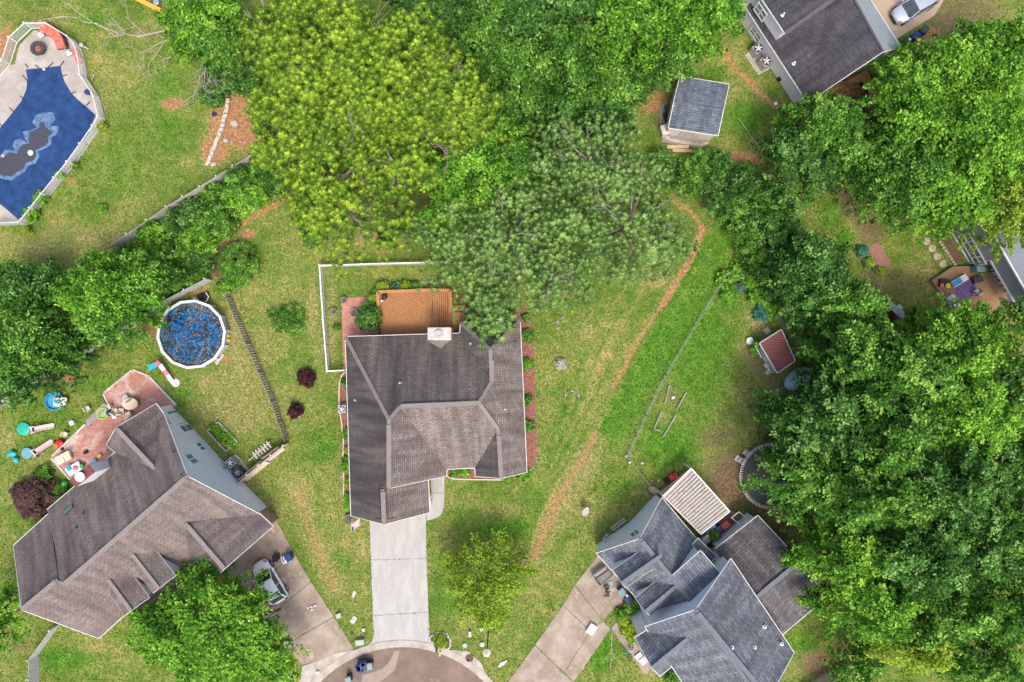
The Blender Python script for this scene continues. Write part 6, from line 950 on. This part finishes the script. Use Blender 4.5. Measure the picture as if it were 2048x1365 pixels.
boxy('grill', 'blue grey covered grill on the tan brown deck by the house corner', 'grill', 1957, 539, (.95, .55, 1.0), 5, binl, .06, .5); shrub(1969, 542, 8, .6, L_yel, 'bright yellow green potted plant beside the covered grill', leaf=.16, cr=.2, per=20, stem=False, z0=.5); boxy('dark_table', 'dark low table right of the purple rug', 'table', 1954, 560, (.9, .6, .5), 15, dkmetal, .04, .5)
# junk on the dark back deck
for q, sz, m_, l in (((1425, 1062), (1.1, .8, .5), bluepl, 'pale blue tub on the dark back deck'), ((1437, 1058), (.5, .6, .8), navy, 'navy box on the dark back deck'), ((1413, 1077), (.9, .7, .6), galv, 'grey square seat on the dark back deck'), ((1450, 1050), (.8, .6, .5), redc, 'red and black item on the dark back deck')): boxy('deck_item', l, 'box', *q, sz, 40, m_ if m_ is not bluepl else mat('pale_blue_plastic', (.25, .42, .5)), .08, .45)
shrub(1427, 1070, 10, .9, L_bright, 'leafy potted plant on the dark back deck', leaf=.18, cr=.22, per=24, stem=False, z0=.5); lawn_chair('white curved chair at the corner of the dark back deck', 1398, 1086, 40, offw, white, 1.1); fr = MB()
[fr.bar(P(*a, 1.4), P(*b, 1.4), .08, .08) for a, b in (((1463, 1036), (1480, 1050)), ((1480, 1050), (1495, 1038)), ((1495, 1038), (1478, 1024)), ((1478, 1024), (1463, 1036)))]; [fr.bar(P(*a, 0), P(*a, 1.4), .08, .08) for a in ((1463, 1036), (1480, 1050), (1495, 1038), (1478, 1024))]; tag(fr.build('porch_frame', white, None, loc=P(1480, 1036)), 'white railed frame at the upper corner of the aged grey roof', 'frame')
ldr = thing('ladder', 'white ladder lying on the ground along the blue left wall of the slate roofed house', 'ladder', P(1240, 1048)); [MB().bar(P(*a, .15), P(*b, .15), .08, .08).build('side_rail', offw, ldr) for a, b in (((1222, 1056), (1249, 1036)), ((1225, 1062), (1252, 1041)))]; k = MB(); [k.bar(P(1222+i*3.4, 1056-i*2.5, .15), P(1225+i*3.4, 1062-i*2.5, .15), .05, .05) for i in range(9)]; k.build('rung', offw, ldr)
for i, q in enumerate(((1208, 1076), (1213, 1070))): boxy('meter_box', ('lower' if i == 0 else 'upper')+' grey meter box on the blue left wall of the slate roofed house', 'meter', *q, (.3, .2, .4), 40, galv, .02, .8)
bw_ = MB(); bw_.bar(P(1334, 294, .15), P(1378, 294, .15), .35, .12).bar(P(1345, 301, .12), P(1392, 303, .12), .3, .12); tag(bw_.build('plank_walk', tanwood, None, loc=P(1360, 297)), 'two long wooden planks on the ground below the garden shed', 'planks')
for q, sz, m_, l in (((1329, 262), (.8, 1.0, .8), offw, 'white metal rack beside the left wall of the garden shed'), ((1333, 235), (.5, .9, .4), blk, 'black crate at the left wall of the garden shed'), ((1336, 220), (.5, .8, .5), dkmetal, 'dark pile at the left wall of the garden shed'), ((1163, 155), (.7, .8, .5), mat('slate_blue_tarp', (.08, .14, .2)), 'slate blue object glimpsed between the trees at the top'), ((1708, 220), (.9, .6, .5), navy, 'navy box on the red earth below the orange deck'), ((1488, 150), (.01, .01, .01), white, ''), ((1551, 208), (.3, .3, .2), white, 'small white lump on the grass below the lilac grey wall'), ((1515, 880), (.01, .01, .01), white, '')):
    if l: boxy('yard_item', l, 'item', *q, sz, 15, m_, .05)
tag(MB().bar(P(1735, 250, .6), P(1715, 262, .6), .3, .1).build('plank', offw, None, loc=P(1725, 256)), 'pale plank showing between the trees below the orange deck', 'plank')
k = MB(); [k.bar(P(1445+i*.5, 36+i*2, 1.), P(1473+i*.2, 22+i*2, 1.), .1, .05) for i in range(2)]; k.bar(P(1437, 60, .9), P(1471, 42, .9), .08, 1.6); tag(k.build('side_fence', beige, None, loc=P(1455, 50)), 'short pale wooden fence at the corner of the lilac grey wall', 'fence')
dr_ = MB(); [dr_.bar(P(*a, 2.9), P(*b, 2.9), .09, .09) for a, b in (((547, 1022), (560, 1015)),)]; boxy('electric_meter', 'small grey meter on the pale blue siding wall', 'meter', 447, 937, (.3, .2, .4), 40, galv, .02, 1.)
# ---------------------------------------------------------------- planting
shrub(475, 529, 42, 2.0, L_mid, 'large dark green mounded bush left of the central lawn', ry=47, rot=0, leaf=.22, cr=.42, per=46, round_=True, aspect=.35); shrub(576, 637, 38, .9, L_mid, 'loose straggly green bush on the central lawn', ry=35, leaf=.26, cr=.4, per=22, dens=.75, aspect=.3); shrub(613, 756, 18, .9, L_purp, 'larger dark purple leaved shrub left of the central house', leaf=.22, cr=.25, per=24, aspect=.45); shrub(591, 822, 15, .8, L_purp, 'smaller dark purple leaved shrub left of the central house', leaf=.2, cr=.22, per=24, aspect=.4)
shrub(62, 998, 46, 2.4, L_plum, 'broad plum brown shrub at the left edge', ry=44, leaf=.16, cr=.4, per=60, round_=False); shrub(737, 633, 27, 2.4, L_deep, 'dark green shrub covering the left edge of the orange deck', ry=29, leaf=.24, cr=.4, per=46, aspect=.45); shrub(622, 475, 16, .5, L_deep, 'spiky dark green clump below the yellow green pine', leaf=.45, cr=.3, per=30, stem=False, aspect=.15)
shrub(766, 575, 13, .8, L_yel, 'yellow green shrub behind the deck, left of two', leaf=.15, cr=.25); shrub(808, 573, 11, .8, L_yel, 'yellow green shrub behind the deck, right of two', leaf=.15, cr=.25); shrub(792, 576, 9, .6, L_bluegr, 'blue green plant between the two yellow green shrubs', leaf=.2, cr=.2); shrub(830, 576, 12, .7, L_mid, 'green shrub at the right end of the bed behind the deck', leaf=.2, cr=.25); shrub(752, 583, 7, .7, L_deep, 'small dark shrub at the top left corner of the orange deck', leaf=.15, cr=.2); shrub(745, 600, 11, 1., L_yel, 'yellow green shrub above the dark one at the deck edge', leaf=.2, cr=.25)
shrub(1000, 628, 26, 1.4, L_deep, 'dark green shrub at the upper wall of the central house', ry=18, leaf=.2, cr=.35, per=40)
n_ = ['topmost', 'second', 'third', 'fourth', 'fifth', 'sixth', 'seventh', 'lowest']
for i, (q, r_) in enumerate((((1052, 637), 8), ((1053, 672), 14), ((1054, 727), 12), ((1055, 800), 10), ((1056, 853), 13), ((1050, 950), 12))): shrub(*q, r_, .5, [L_mid, L_mid, L_bright, L_mid, L_mid, L_bright][i], '%s green plant in the mulch bed right of the central house' % n_[i if i < 5 else 7], leaf=.18, cr=.22, per=24, stem=False)
for i, (q, r_) in enumerate((((689, 765), 5), ((692, 868), 7), ((694, 900), 6), ((694, 930), 11), ((695, 965), 6), ((697, 1003), 11))): shrub(*q, r_, .5, [L_deep, L_mid, L_yel, L_bright, L_yel, L_bright][i], '%s green plant in the mulch bed left of the central house' % n_[i if i < 5 else 7], leaf=.16, cr=.2, per=24, stem=False, ry=r_*1.6)
shrub(928, 944, 11, .4, L_bright, 'round green plant in the front bed, right of two', leaf=.16, cr=.2, per=30, stem=False); shrub(908, 947, 9, .4, L_mid, 'green plant in the front bed, left of two', leaf=.16, cr=.2, per=24, stem=False); shrub(1015, 956, 16, .5, L_bright, 'flat green plant under the front gable of the central house', ry=5, leaf=.16, cr=.2, per=24, stem=False)
for i, (q, r_) in enumerate((((1262, 1210), 14), ((1246, 1243), 10), ((1242, 1230), 11), ((1254, 1260), 12), ((1262, 1275), 9))): shrub(*q, r_, .8, [L_bright, L_yel, L_bright, L_yel, L_yel][i], '%s leafy plant along the front wall of the slate roofed house' % n_[i], leaf=.24, cr=.25, per=24, stem=False)
for q, r_, l in (((1345, 1360), 14, 'green shrub at the bottom edge in front of the slate roofed house'), ((1395, 1362), 12, 'second green shrub at the bottom edge in front of the slate roofed house'), ((110, 985), 22, 'low green bush beside the brown chimney top'), ((85, 952), 18, 'small dark bush above the plum shrub'), ((1805, 92), 8, 'green plant beside the bins at the upper right')): shrub(*q, r_, .9, L_mid, l, leaf=.18, cr=.3, per=30)
for q, r_, l in (((76, 402), 9, 'leafy plant growing over the pool railing, lower left'), ((82, 395), 14, 'bushy climber on the pool railing near its lower corner'), ((62, 428), 16, 'climber on the lowest stretch of the pool railing'), ((122, 350), 8, 'small plant growing through the pool railing'), ((205, 253), 8, 'yellow green plant at the right corner of the pool railing'), ((152, 332), 6, 'tiny plant at the pool railing'), ((55, 462), 7, 'small yellow leaved plant below the pool railing corner'), ((204, 418), 8, 'small weed clump in the middle of the large lawn')): shrub(*q, r_, .9, L_bright if 'yellow' not in l else L_yel, l, leaf=.2, cr=.22, per=22, stem=False)
# hedge row of weeds behind the plank fence
wl_ = 'leafy shrub between the plank fence and central lawn, number %s counted from the left'
ws_ = [(265, 515, 34, L_mid), (312, 478, 38, L_bright), (300, 530, 36, L_mid), (352, 452, 34, L_deep), (345, 505, 36, L_mid), (395, 475, 38, L_bright), (385, 425, 30, L_deep), (430, 440, 36, L_mid), (400, 520, 32, L_deep), (430, 395, 32, L_mid), (470, 400, 36, L_bright), (478, 360, 30, L_mid), (510, 385, 32, L_bright), (525, 345, 34, L_mid), (555, 365, 30, L_deep), (570, 325, 32, L_mid), (330, 560, 30, L_mid), (380, 545, 26, L_bright), (455, 455, 20, L_mid), (600, 340, 28, L_deep)]
wn = ['one', 'two', 'three', 'four', 'five', 'six', 'seven', 'eight', 'nine', 'ten', 'eleven', 'twelve', 'thirteen', 'fourteen', 'fifteen', 'sixteen', 'seventeen', 'eighteen', 'nineteen', 'twenty']
ws_.sort()
for i, (x, y, r_, m_) in enumerate(ws_): shrub(x, y, r_, 1.5+.5*(i % 3), m_, wl_ % wn[i], leaf=.34, cr=.45, per=24, aspect=.3, rb=.3, stem=True)
shrub(448, 575, 12, 1., L_bright, 'yellowish bush at the top of the slatted fence', ry=20, rot=60, leaf=.2, cr=.3, per=30)
ds_ = [(1395, 330, 34), (1440, 330, 30), (1375, 365, 30), (1430, 375, 38), (1480, 365, 40), (1470, 420, 36), (1520, 395, 40), (1515, 445, 38), (1560, 415, 34), (1490, 470, 34), (1545, 480, 34), (1440, 410, 30), (1580, 460, 28), (1510, 510, 30), (1560, 520, 34), (1340, 350, 26), (1320, 320, 24), (1600, 500, 24)]
ds_.sort(key=lambda q: q[1])
for i, (x, y, r_) in enumerate(ds_): shrub(x, y, r_, 2.+.6*(i % 3), [L_deep, L_mid, L_deep][i % 3], 'dark shrub right of the orange track, number %s counted from the shed downwards' % wn[i], leaf=.30, cr=.5, per=28, aspect=.32, rb=.3)
for i, (x, y, r_) in enumerate(sorted(((1450, 560, 18), (1475, 545, 16), (1455, 590, 14), (1500, 565, 16), (1510, 590, 16), (1530, 600, 14), (1545, 625, 14), (1508, 700, 8), (1510, 690, 8)), key=lambda q: (q[1], q[0]))): shrub(x, y, r_, .8, L_bright, 'bright leafy plant at the top of the bright yard, number %s counted downwards' % wn[i], leaf=.26, cr=.28, per=22, stem=False)
for i, (x, y, r_) in enumerate(((480, 120, 34), (440, 150, 40), (500, 170, 26), (425, 190, 26))): shrub(x, y, r_, 1.4, L_deep, 'low dark scrub left of the yellow green pines, number %s counted downwards' % wn[i], leaf=.22, cr=.4, per=34)
# trees -------------------------------------------------
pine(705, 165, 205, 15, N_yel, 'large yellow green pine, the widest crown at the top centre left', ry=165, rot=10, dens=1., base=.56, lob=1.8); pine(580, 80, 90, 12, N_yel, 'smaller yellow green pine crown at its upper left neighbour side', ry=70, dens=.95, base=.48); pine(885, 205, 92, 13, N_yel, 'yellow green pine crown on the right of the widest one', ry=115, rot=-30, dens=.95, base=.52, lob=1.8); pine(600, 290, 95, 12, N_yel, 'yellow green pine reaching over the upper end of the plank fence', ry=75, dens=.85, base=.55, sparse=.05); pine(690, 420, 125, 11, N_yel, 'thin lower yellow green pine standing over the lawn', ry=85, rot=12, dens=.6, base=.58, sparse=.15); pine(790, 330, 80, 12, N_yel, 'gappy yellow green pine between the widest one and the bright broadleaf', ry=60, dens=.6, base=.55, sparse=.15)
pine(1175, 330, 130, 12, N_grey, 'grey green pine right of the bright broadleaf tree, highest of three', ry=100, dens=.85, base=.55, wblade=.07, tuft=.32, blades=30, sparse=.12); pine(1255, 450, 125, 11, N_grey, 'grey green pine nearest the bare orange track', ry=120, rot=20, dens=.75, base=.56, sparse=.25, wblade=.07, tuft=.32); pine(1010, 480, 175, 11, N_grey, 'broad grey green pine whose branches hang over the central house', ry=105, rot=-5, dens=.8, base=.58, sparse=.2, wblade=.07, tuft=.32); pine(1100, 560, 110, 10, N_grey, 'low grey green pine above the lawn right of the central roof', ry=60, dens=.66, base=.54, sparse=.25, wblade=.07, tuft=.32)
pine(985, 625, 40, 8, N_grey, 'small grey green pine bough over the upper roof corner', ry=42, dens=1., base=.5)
T_ = [
 (955, 335, 100, 10, L_bright, 'bright green broadleaf between the yellow pines and the grey green pines', 115, 20), (905, 430, 55, 8, L_bright, 'small bright green tree below the bright broadleaf', 45, 0), (1040, 345, 50, 9, L_mid, 'green tree squeezed between bright broadleaf and grey green pine', 60, 0),
 (400, 45, 75, 5, L_bright, 'bright green tree at the top left of the pines', 55, -20), (450, 90, 60, 5, L_mid, 'mid green tree below the bare twiggy branches', 50, 0),
 (860, 25, 80, 9, L_deep, 'dark green tree at the top edge right of the widest pine', 50, 0), (985, 60, 75, 8, L_mid, 'dark tree left of the top centre', 70, 0), (1035, 170, 80, 9, L_mid, 'green tree above the grey green pines, left one', 85, 0), (1060, 55, 70, 9, L_deep, 'deep green tree at the top centre', 60, 0), (1130, 130, 85, 10, L_mid, 'round green tree in the middle of the upper wood', 80, 0), (1130, 230, 55, 8, L_deep, 'dark tree just above the highest grey green pine', 40, 0), (1160, 30, 60, 10, L_deep, 'shaded tree at the top edge, centre right', 50, 0), (1240, 60, 80, 11, L_bright, 'tall bright green tree at the top edge right of centre', 75, 0), (1340, 50, 85, 10, L_bright, 'bright green tree at the top edge left of the lilac grey wall', 75, 0), (1420, 40, 55, 9, L_bright, 'bright green crown touching the lilac grey wall', 55, 0), (1330, 130, 60, 8, L_mid, 'green tree just above the garden shed', 42, -15), (1230, 165, 62, 8, L_mid, 'green tree left of the garden shed', 62, 0), (1215, 235, 50, 7, L_deep, 'low dark tree left below the garden shed', 32, 0),
 (1915, 150, 90, 11, L_bright, 'bright green tree right of the bins, top right corner group', 75, 0), (1800, 180, 70, 9, L_bright, 'bright green tree beside the orange deck', 60, -60), (1850, 260, 100, 11, L_bright, 'broad bright tree in the middle of the upper right group', 80, 0), (1990, 130, 75, 11, L_bright, 'bright green tree in the very corner of the upper right group', 90, 0), (1960, 280, 100, 12, L_bright, 'large bright tree at the right edge above the grey sided house', 110, 0), (1800, 350, 95, 10, L_mid, 'mid green tree left below the bright upper right group', 85, 0), (1900, 390, 90, 10, L_bright, 'bright tree overhanging the grey sided house', 65, 0), (2010, 420, 60, 11, L_yel, 'yellowish green tree at the right edge over the grey roof', 70, 0),
 (1650, 260, 75, 9, L_mid, 'grey green leafy tree below the lilac grey wall corner', 60, -20), (1600, 330, 75, 8, L_deep, 'darker leafy tree left below the grey green leafy one', 60, 30), (1690, 310, 40, 8, L_mid, 'small tree between the leafy tree and the bright group', 45, 0),
 (1620, 560, 75, 7, L_deep, 'feathery dark tree above the playhouse', 85, -30), (1690, 615, 75, 8, L_mid, 'mid green tree right of the playhouse', 55, 0), (1605, 600, 36, 6, L_deep, 'small dark tree above the red metal roof', 36, 0),
 (55, 580, 70, 7, L_deep, 'dark green tree at the left edge, highest of its group', 50, 0), (60, 680, 85, 9, L_mid, 'mid green tree at the left edge, middle of its group', 75, 0), (40, 760, 70, 8, L_deep, 'dark green tree at the left edge above the paddling pool', 50, 0), (215, 585, 105, 8, L_bright, 'bright green tree left of the round blue pool', 68, 0), (230, 640, 60, 6, L_mid, 'low green tree over the plank fence left of the round pool', 45, 0), (300, 560, 60, 6, L_mid, 'mid green tree between bright tree and round pool', 50, 0), (130, 690, 50, 6, L_deep, 'dark tree by the end of the plank fence', 45, 0),
 (975, 1160, 78, 6, L_yel, 'yellow green tree on the front lawn of the central house', 84, 0), (975, 1235, 30, 4, L_yel, 'lower bough of foliage beside the lamp post', 22, 0), (420, 1264, 150, 9, L_bright, 'big bright green maple at the bottom left over the white car', 112, 10), (8, 1235, 38, 7, L_bright, 'bright green tree cut off by the left edge near the bottom', 55, 0),
]
for (x, y, r_, zt, m_, lab, ry, rot) in T_:
    small = 'front lawn' in lab or 'lamp post' in lab
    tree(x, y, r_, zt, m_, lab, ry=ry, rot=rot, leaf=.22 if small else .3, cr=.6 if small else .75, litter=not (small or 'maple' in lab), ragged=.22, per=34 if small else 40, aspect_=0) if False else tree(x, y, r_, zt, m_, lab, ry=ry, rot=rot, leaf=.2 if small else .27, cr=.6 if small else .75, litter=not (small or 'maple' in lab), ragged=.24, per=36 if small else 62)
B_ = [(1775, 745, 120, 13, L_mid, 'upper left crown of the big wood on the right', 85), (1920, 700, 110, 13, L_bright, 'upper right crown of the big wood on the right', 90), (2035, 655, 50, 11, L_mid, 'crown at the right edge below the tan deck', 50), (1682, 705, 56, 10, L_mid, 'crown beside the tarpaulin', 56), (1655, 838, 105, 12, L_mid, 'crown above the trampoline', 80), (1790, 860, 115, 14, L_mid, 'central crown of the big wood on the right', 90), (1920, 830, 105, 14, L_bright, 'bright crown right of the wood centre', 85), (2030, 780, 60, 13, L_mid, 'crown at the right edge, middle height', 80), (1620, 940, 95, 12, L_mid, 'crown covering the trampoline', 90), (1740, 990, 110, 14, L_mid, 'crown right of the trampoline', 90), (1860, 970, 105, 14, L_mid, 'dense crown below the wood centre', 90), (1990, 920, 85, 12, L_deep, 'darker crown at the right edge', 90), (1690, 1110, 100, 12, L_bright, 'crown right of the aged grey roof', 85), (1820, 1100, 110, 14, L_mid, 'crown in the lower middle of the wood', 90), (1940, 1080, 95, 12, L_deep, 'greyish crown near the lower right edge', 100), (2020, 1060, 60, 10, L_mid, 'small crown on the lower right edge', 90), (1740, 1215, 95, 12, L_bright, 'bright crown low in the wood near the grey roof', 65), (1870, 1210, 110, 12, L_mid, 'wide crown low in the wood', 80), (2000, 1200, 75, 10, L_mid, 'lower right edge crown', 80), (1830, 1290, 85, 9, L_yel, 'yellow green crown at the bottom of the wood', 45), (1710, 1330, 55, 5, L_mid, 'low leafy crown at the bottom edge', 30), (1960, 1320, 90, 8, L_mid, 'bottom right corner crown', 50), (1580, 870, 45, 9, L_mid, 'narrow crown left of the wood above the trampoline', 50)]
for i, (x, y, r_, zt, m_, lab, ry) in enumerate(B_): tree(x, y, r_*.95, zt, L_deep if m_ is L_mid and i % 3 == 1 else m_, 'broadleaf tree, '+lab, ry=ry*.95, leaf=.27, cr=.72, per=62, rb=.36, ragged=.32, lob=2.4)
fn = picket('plank_fence', 'weathered plank fence at the bottom edge below the wood', 'fence', [(1600, 1380), (1655, 1345), (1700, 1325)], 1.8, oldwood, .17, .15, 2.4, (.15, .85))
# leaf litter and low ground plants under the woods: nobody could count them
pts = []; rgs = np.random.default_rng(5)
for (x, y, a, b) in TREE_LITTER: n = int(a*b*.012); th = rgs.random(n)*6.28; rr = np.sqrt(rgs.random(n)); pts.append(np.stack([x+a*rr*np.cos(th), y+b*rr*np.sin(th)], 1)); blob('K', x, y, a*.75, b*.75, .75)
pts = np.concatenate(pts); W_ = np.stack([(pts[:, 0]-CX)/S, -(pts[:, 1]-CY)/S, np.full(len(pts), .25)], 1); C, T, N, L, Wd, rn = clump_leaves(W_, rgs.uniform(.3, .8, len(W_)), 14, .26, .4); ok = C[:, 2] > .03
# keep ground plants off roofs and paving
px_, py_ = C[:, 0]*S+CX, CY-C[:, 1]*S; ok &= ~((px_ > 1470) & (py_ < 215) & (px_ < 1810) & (py_ > (px_-1470)*1.3-20)) | (py_ > 230)
ok &= ~((px_ > 1860) & (py_ > 430) & (py_ < 650)); ok &= ~((px_ > 1310) & (px_ < 1450) & (py_ > 160) & (py_ < 290)); ok &= ~((px_ > 1500) & (px_ < 1600) & (py_ > 655) & (py_ < 760)); ok &= ~((px_ > 1470) & (px_ < 1640) & (py_ > 880) & (py_ < 1270)); ok &= ~((px_ > 300) & (px_ < 470) & (py_ > 590) & (py_ < 750)); ok &= ~((px_ < 520) & (py_ > 1000))
tag(leaf_mesh('undergrowth', C[ok], T[ok], N[ok], L[ok], Wd[ok], rn[ok], L_deep, None), kind='stuff')
# grass blades over the lawns, ragged over the edges of paving
def inside(px, py, poly, grow=0):
    c = np.zeros(len(px), bool); n = len(poly); mx = sum(p[0] for p in poly)/n; my = sum(p[1] for p in poly)/n
    q = [(mx+(p[0]-mx)*(1-grow/max(20, math.hypot(p[0]-mx, p[1]-my))), my+(p[1]-my)*(1-grow/max(20, math.hypot(p[0]-mx, p[1]-my)))) for p in poly]
    for i in range(n):
        (x0, y0), (x1, y1) = q[i-1], q[i]
        if y0 != y1: k = ((y0 > py) != (y1 > py)) & (px < (x1-x0)*(py-y0)/(y1-y0)+x0); c ^= k
    return c
nb_ = 230000; gxp = rgs.uniform(-60, 2110, nb_); gyp = rgs.uniform(-60, 1430, nb_); okk = np.ones(nb_, bool)
for poly in EXC: okk &= ~inside(gxp, gyp, poly, 2.5)
for (cx_, cy_, r_) in ((805, 1520, 236), (382, 669, 70), (845, 850, 150)): okk &= np.hypot(gxp-cx_, gyp-cy_) > r_
gxp, gyp = gxp[okk], gyp[okk]; ix = np.clip(np.searchsorted(gx, (gxp-CX)/S), 0, len(gx)-1); iy = np.clip(np.searchsorted(gy, (CY-gyp)/S), 0, len(gy)-1)
o_v, k_v, d_v, l_v = [SPL[c][iy, ix] for c in 'OKDL']; kp = rgs.random(len(gxp)) > np.clip(o_v*1.3+k_v*.9, 0, .97); gxp, gyp, d_v, l_v = gxp[kp], gyp[kp], d_v[kp], l_v[kp]; n = len(gxp)
tn = np.stack([rgs.normal(size=n), rgs.normal(size=n), rgs.uniform(.1, .6, n)], 1); Cg = np.stack([(gxp-CX)/S, (CY-gyp)/S, rgs.uniform(.03, .075, n)], 1)
gr_ = leaf_mesh('grass_blades', Cg, tn, np.tile([0, 0, 1.], (n, 1))+unit(n)*.4, rgs.uniform(.10, .24, n), rgs.uniform(.05, .11, n), .42+rgs.normal(0, .18, n)+.38*d_v-.3*l_v, L_grass); tag(gr_, kind='stuff')
# ---------------------------------------------------------------- ground sheet
nx, ny = len(gx), len(gy); me = bpy.data.meshes.new('ground'); Z = np.zeros_like(X); vv = np.stack([X, Y, Z], 2).reshape(-1, 3); ii = np.arange(nx*ny).reshape(ny, nx); q = np.stack([ii[:-1, :-1], ii[:-1, 1:], ii[1:, 1:], ii[1:, :-1]], 2).reshape(-1, 4)
me.vertices.add(nx*ny); me.vertices.foreach_set('co', vv.ravel().astype(np.float32)); me.loops.add(q.size); me.loops.foreach_set('vertex_index', q.ravel().astype(np.int32)); me.polygons.add(len(q)); me.polygons.foreach_set('loop_start', np.arange(0, q.size, 4, dtype=np.int32)); me.polygons.foreach_set('loop_total', np.full(len(q), 4, np.int32))
for c_ in 'ODLK': me.attributes.new('cover_'+c_, 'FLOAT', 'POINT').data.foreach_set('value', SPL[c_].ravel().astype(np.float32))
me.update(); gm = bpy.data.materials.new('lawn_and_bare_earth'); gm.use_nodes = True; t = gm.node_tree; b = t.nodes['Principled BSDF']; b.inputs['Roughness'].default_value = .95; b.inputs['Specular IOR Level'].default_value = .1
tc = t.nodes.new('ShaderNodeTexCoord')
def noise(sc, det=8, ro=.65, dist=0):
    n = t.nodes.new('ShaderNodeTexNoise'); n.inputs['Scale'].default_value = sc; n.inputs['Detail'].default_value = det; n.inputs['Roughness'].default_value = ro; n.inputs['Distortion'].default_value = dist; t.links.new(tc.outputs['Object'], n.inputs[0]); return n.outputs[0]
def ramp(src, st):
    r = t.nodes.new('ShaderNodeValToRGB'); e = r.color_ramp.elements; e[0].position = st[0][0]; e[0].color = (*st[0][1], 1); e[1].position = st[-1][0]; e[1].color = (*st[-1][1], 1)
    for p_, c_ in st[1:-1]: x = e.new(p_); x.color = (*c_, 1)
    t.links.new(src, r.inputs[0]); return r.outputs[0]
def mixc(f, a, b_, mode='MIX', fac=None):
    m = t.nodes.new('ShaderNodeMixRGB'); m.blend_type = mode
    if f is None: m.inputs[0].default_value = fac
    else: t.links.new(f, m.inputs[0])
    t.links.new(a, m.inputs[1]); t.links.new(b_, m.inputs[2]); return m.outputs[0]
def fac(attr, nz, amp=1.1, lo=.42, hi=.62):
    a = t.nodes.new('ShaderNodeAttribute'); a.attribute_name = 'cover_'+attr; m = t.nodes.new('ShaderNodeMath'); m.operation = 'MULTIPLY_ADD'; m.inputs[1].default_value = amp; m.inputs[2].default_value = -amp/2; t.links.new(nz, m.inputs[0])
    s = t.nodes.new('ShaderNodeMath'); s.operation = 'ADD'; t.links.new(a.outputs['Fac'], s.inputs[0]); t.links.new(m.outputs[0], s.inputs[1]); r = t.nodes.new('ShaderNodeMapRange'); r.interpolation_type = 'SMOOTHSTEP'; r.inputs[1].default_value = lo; r.inputs[2].default_value = hi; t.links.new(s.outputs[0], r.inputs[0]); return r.outputs[0]
nA, nB, nC, nD = noise(.16, 6), noise(.9, 10, .7), noise(3.2, 10, .85), noise(6.5, 6, .9)
G0, G1, G2, G3 = (.06, .13, .016), (.115, .18, .030), (.21, .225, .06), (.37, .29, .13)
m0 = t.nodes.new('ShaderNodeMath'); m0.operation = 'MULTIPLY_ADD'; m0.inputs[1].default_value = .55; t.links.new(nA, m0.inputs[0]); m1_ = t.nodes.new('ShaderNodeMath'); m1_.operation = 'MULTIPLY'; m1_.inputs[1].default_value = .45; t.links.new(nB, m1_.inputs[0]); t.links.new(m1_.outputs[0], m0.inputs[2])
grass = ramp(m0.outputs[0], [(.36, G0), (.46, G1), (.56, G2), (.66, G3)])
lush_and_shade = ramp(nB, [(.3, (.035, .12, .010)), (.5, (.07, .19, .016)), (.7, (.13, .26, .03))]); dry = ramp(nC, [(.3, (.19, .17, .05)), (.5, (.32, .25, .11)), (.7, (.46, .36, .20))]); ora = ramp(nC, [(.3, (.17, .085, .035)), (.5, (.33, .17, .08)), (.7, (.42, .28, .17))]); brn = ramp(nC, [(.3, (.055, .05, .02)), (.5, (.15, .10, .06)), (.68, (.26, .18, .12))])
col = mixc(fac('L', nC, 2.2, .15, 1.0), grass, lush_and_shade); col = mixc(fac('D', nC, 3.2, .25, 1.4), col, dry); col = mixc(fac('K', nC, 2.6, .35, 1.25), col, brn); col = mixc(fac('O', nC, 2.2, .25, .95), col, ora)
fine = ramp(nD, [(.35, (.2, .25, .2)), (.5, (1, 1, 1)), (.64, (2.0, 1.9, 1.85))]); col = mixc(None, col, fine, 'MULTIPLY', .9); fine2 = ramp(nC, [(.35, (.55, .62, .5)), (.65, (1.4, 1.32, 1.45))]); col = mixc(None, col, fine2, 'MULTIPLY', .85)
t.links.new(col, b.inputs['Base Color']); bp = t.nodes.new('ShaderNodeBump'); bp.inputs['Strength'].default_value = .7; bp.inputs['Distance'].default_value = .08; t.links.new(nD, bp.inputs['Height']); t.links.new(bp.outputs[0], b.inputs['Normal'])
me.materials.append(gm); g_ = bpy.data.objects.new('ground', me); scene.collection.objects.link(g_); tag(g_, kind='structure')
bpy.context.view_layer.update()

# ---------------------------------------------------------------- shared group phrases
GR = dict(pine_tree='pine crowns over the back gardens', broadleaf_tree='broadleaf trees round the gardens', shrub='shrubs and garden plants', wheelie_bin='bins beside the driveways', air_conditioner='air conditioners beside the houses', plant_pot='plant pots', patio_chair='patio chairs', parked_car='parked cars', stepping_stone='round stepping stones', plank_fence='weathered plank fences', wire_fence='wire fences', timber_deck='timber decks', garden_hose='hoses and cords on the ground', edging_ring='curved stone edging rings on the lawn', toddler_slide='toddler slides on the left lawn', loose_stone='loose stones on the sand', stone='stones in the right yard', raised_bed='raised bed frames', valve_cover='round covers in the front lawn', step_box='steps at the trampoline', deck_item='things on the dark back deck', grey_bucket='grey buckets', bed_edging='pale bed edgings', equipment_pad='concrete equipment pads', side_table='side tables by the curved sofa', bare_branch='bare branches', toy='small toys on the patio', meter_box='meter boxes', bin_sticker='stickers on blue bins', utility_box='utility boxes')
for o in scene.objects:
    if o.parent is None and o.get('category') and not o.get('group'):
        k = o.name.split('.')[0]
        if k in GR: o['group'] = GR[k]
        if len(o['label'].split()) > 16: print('LONG', o.name, o['label'])
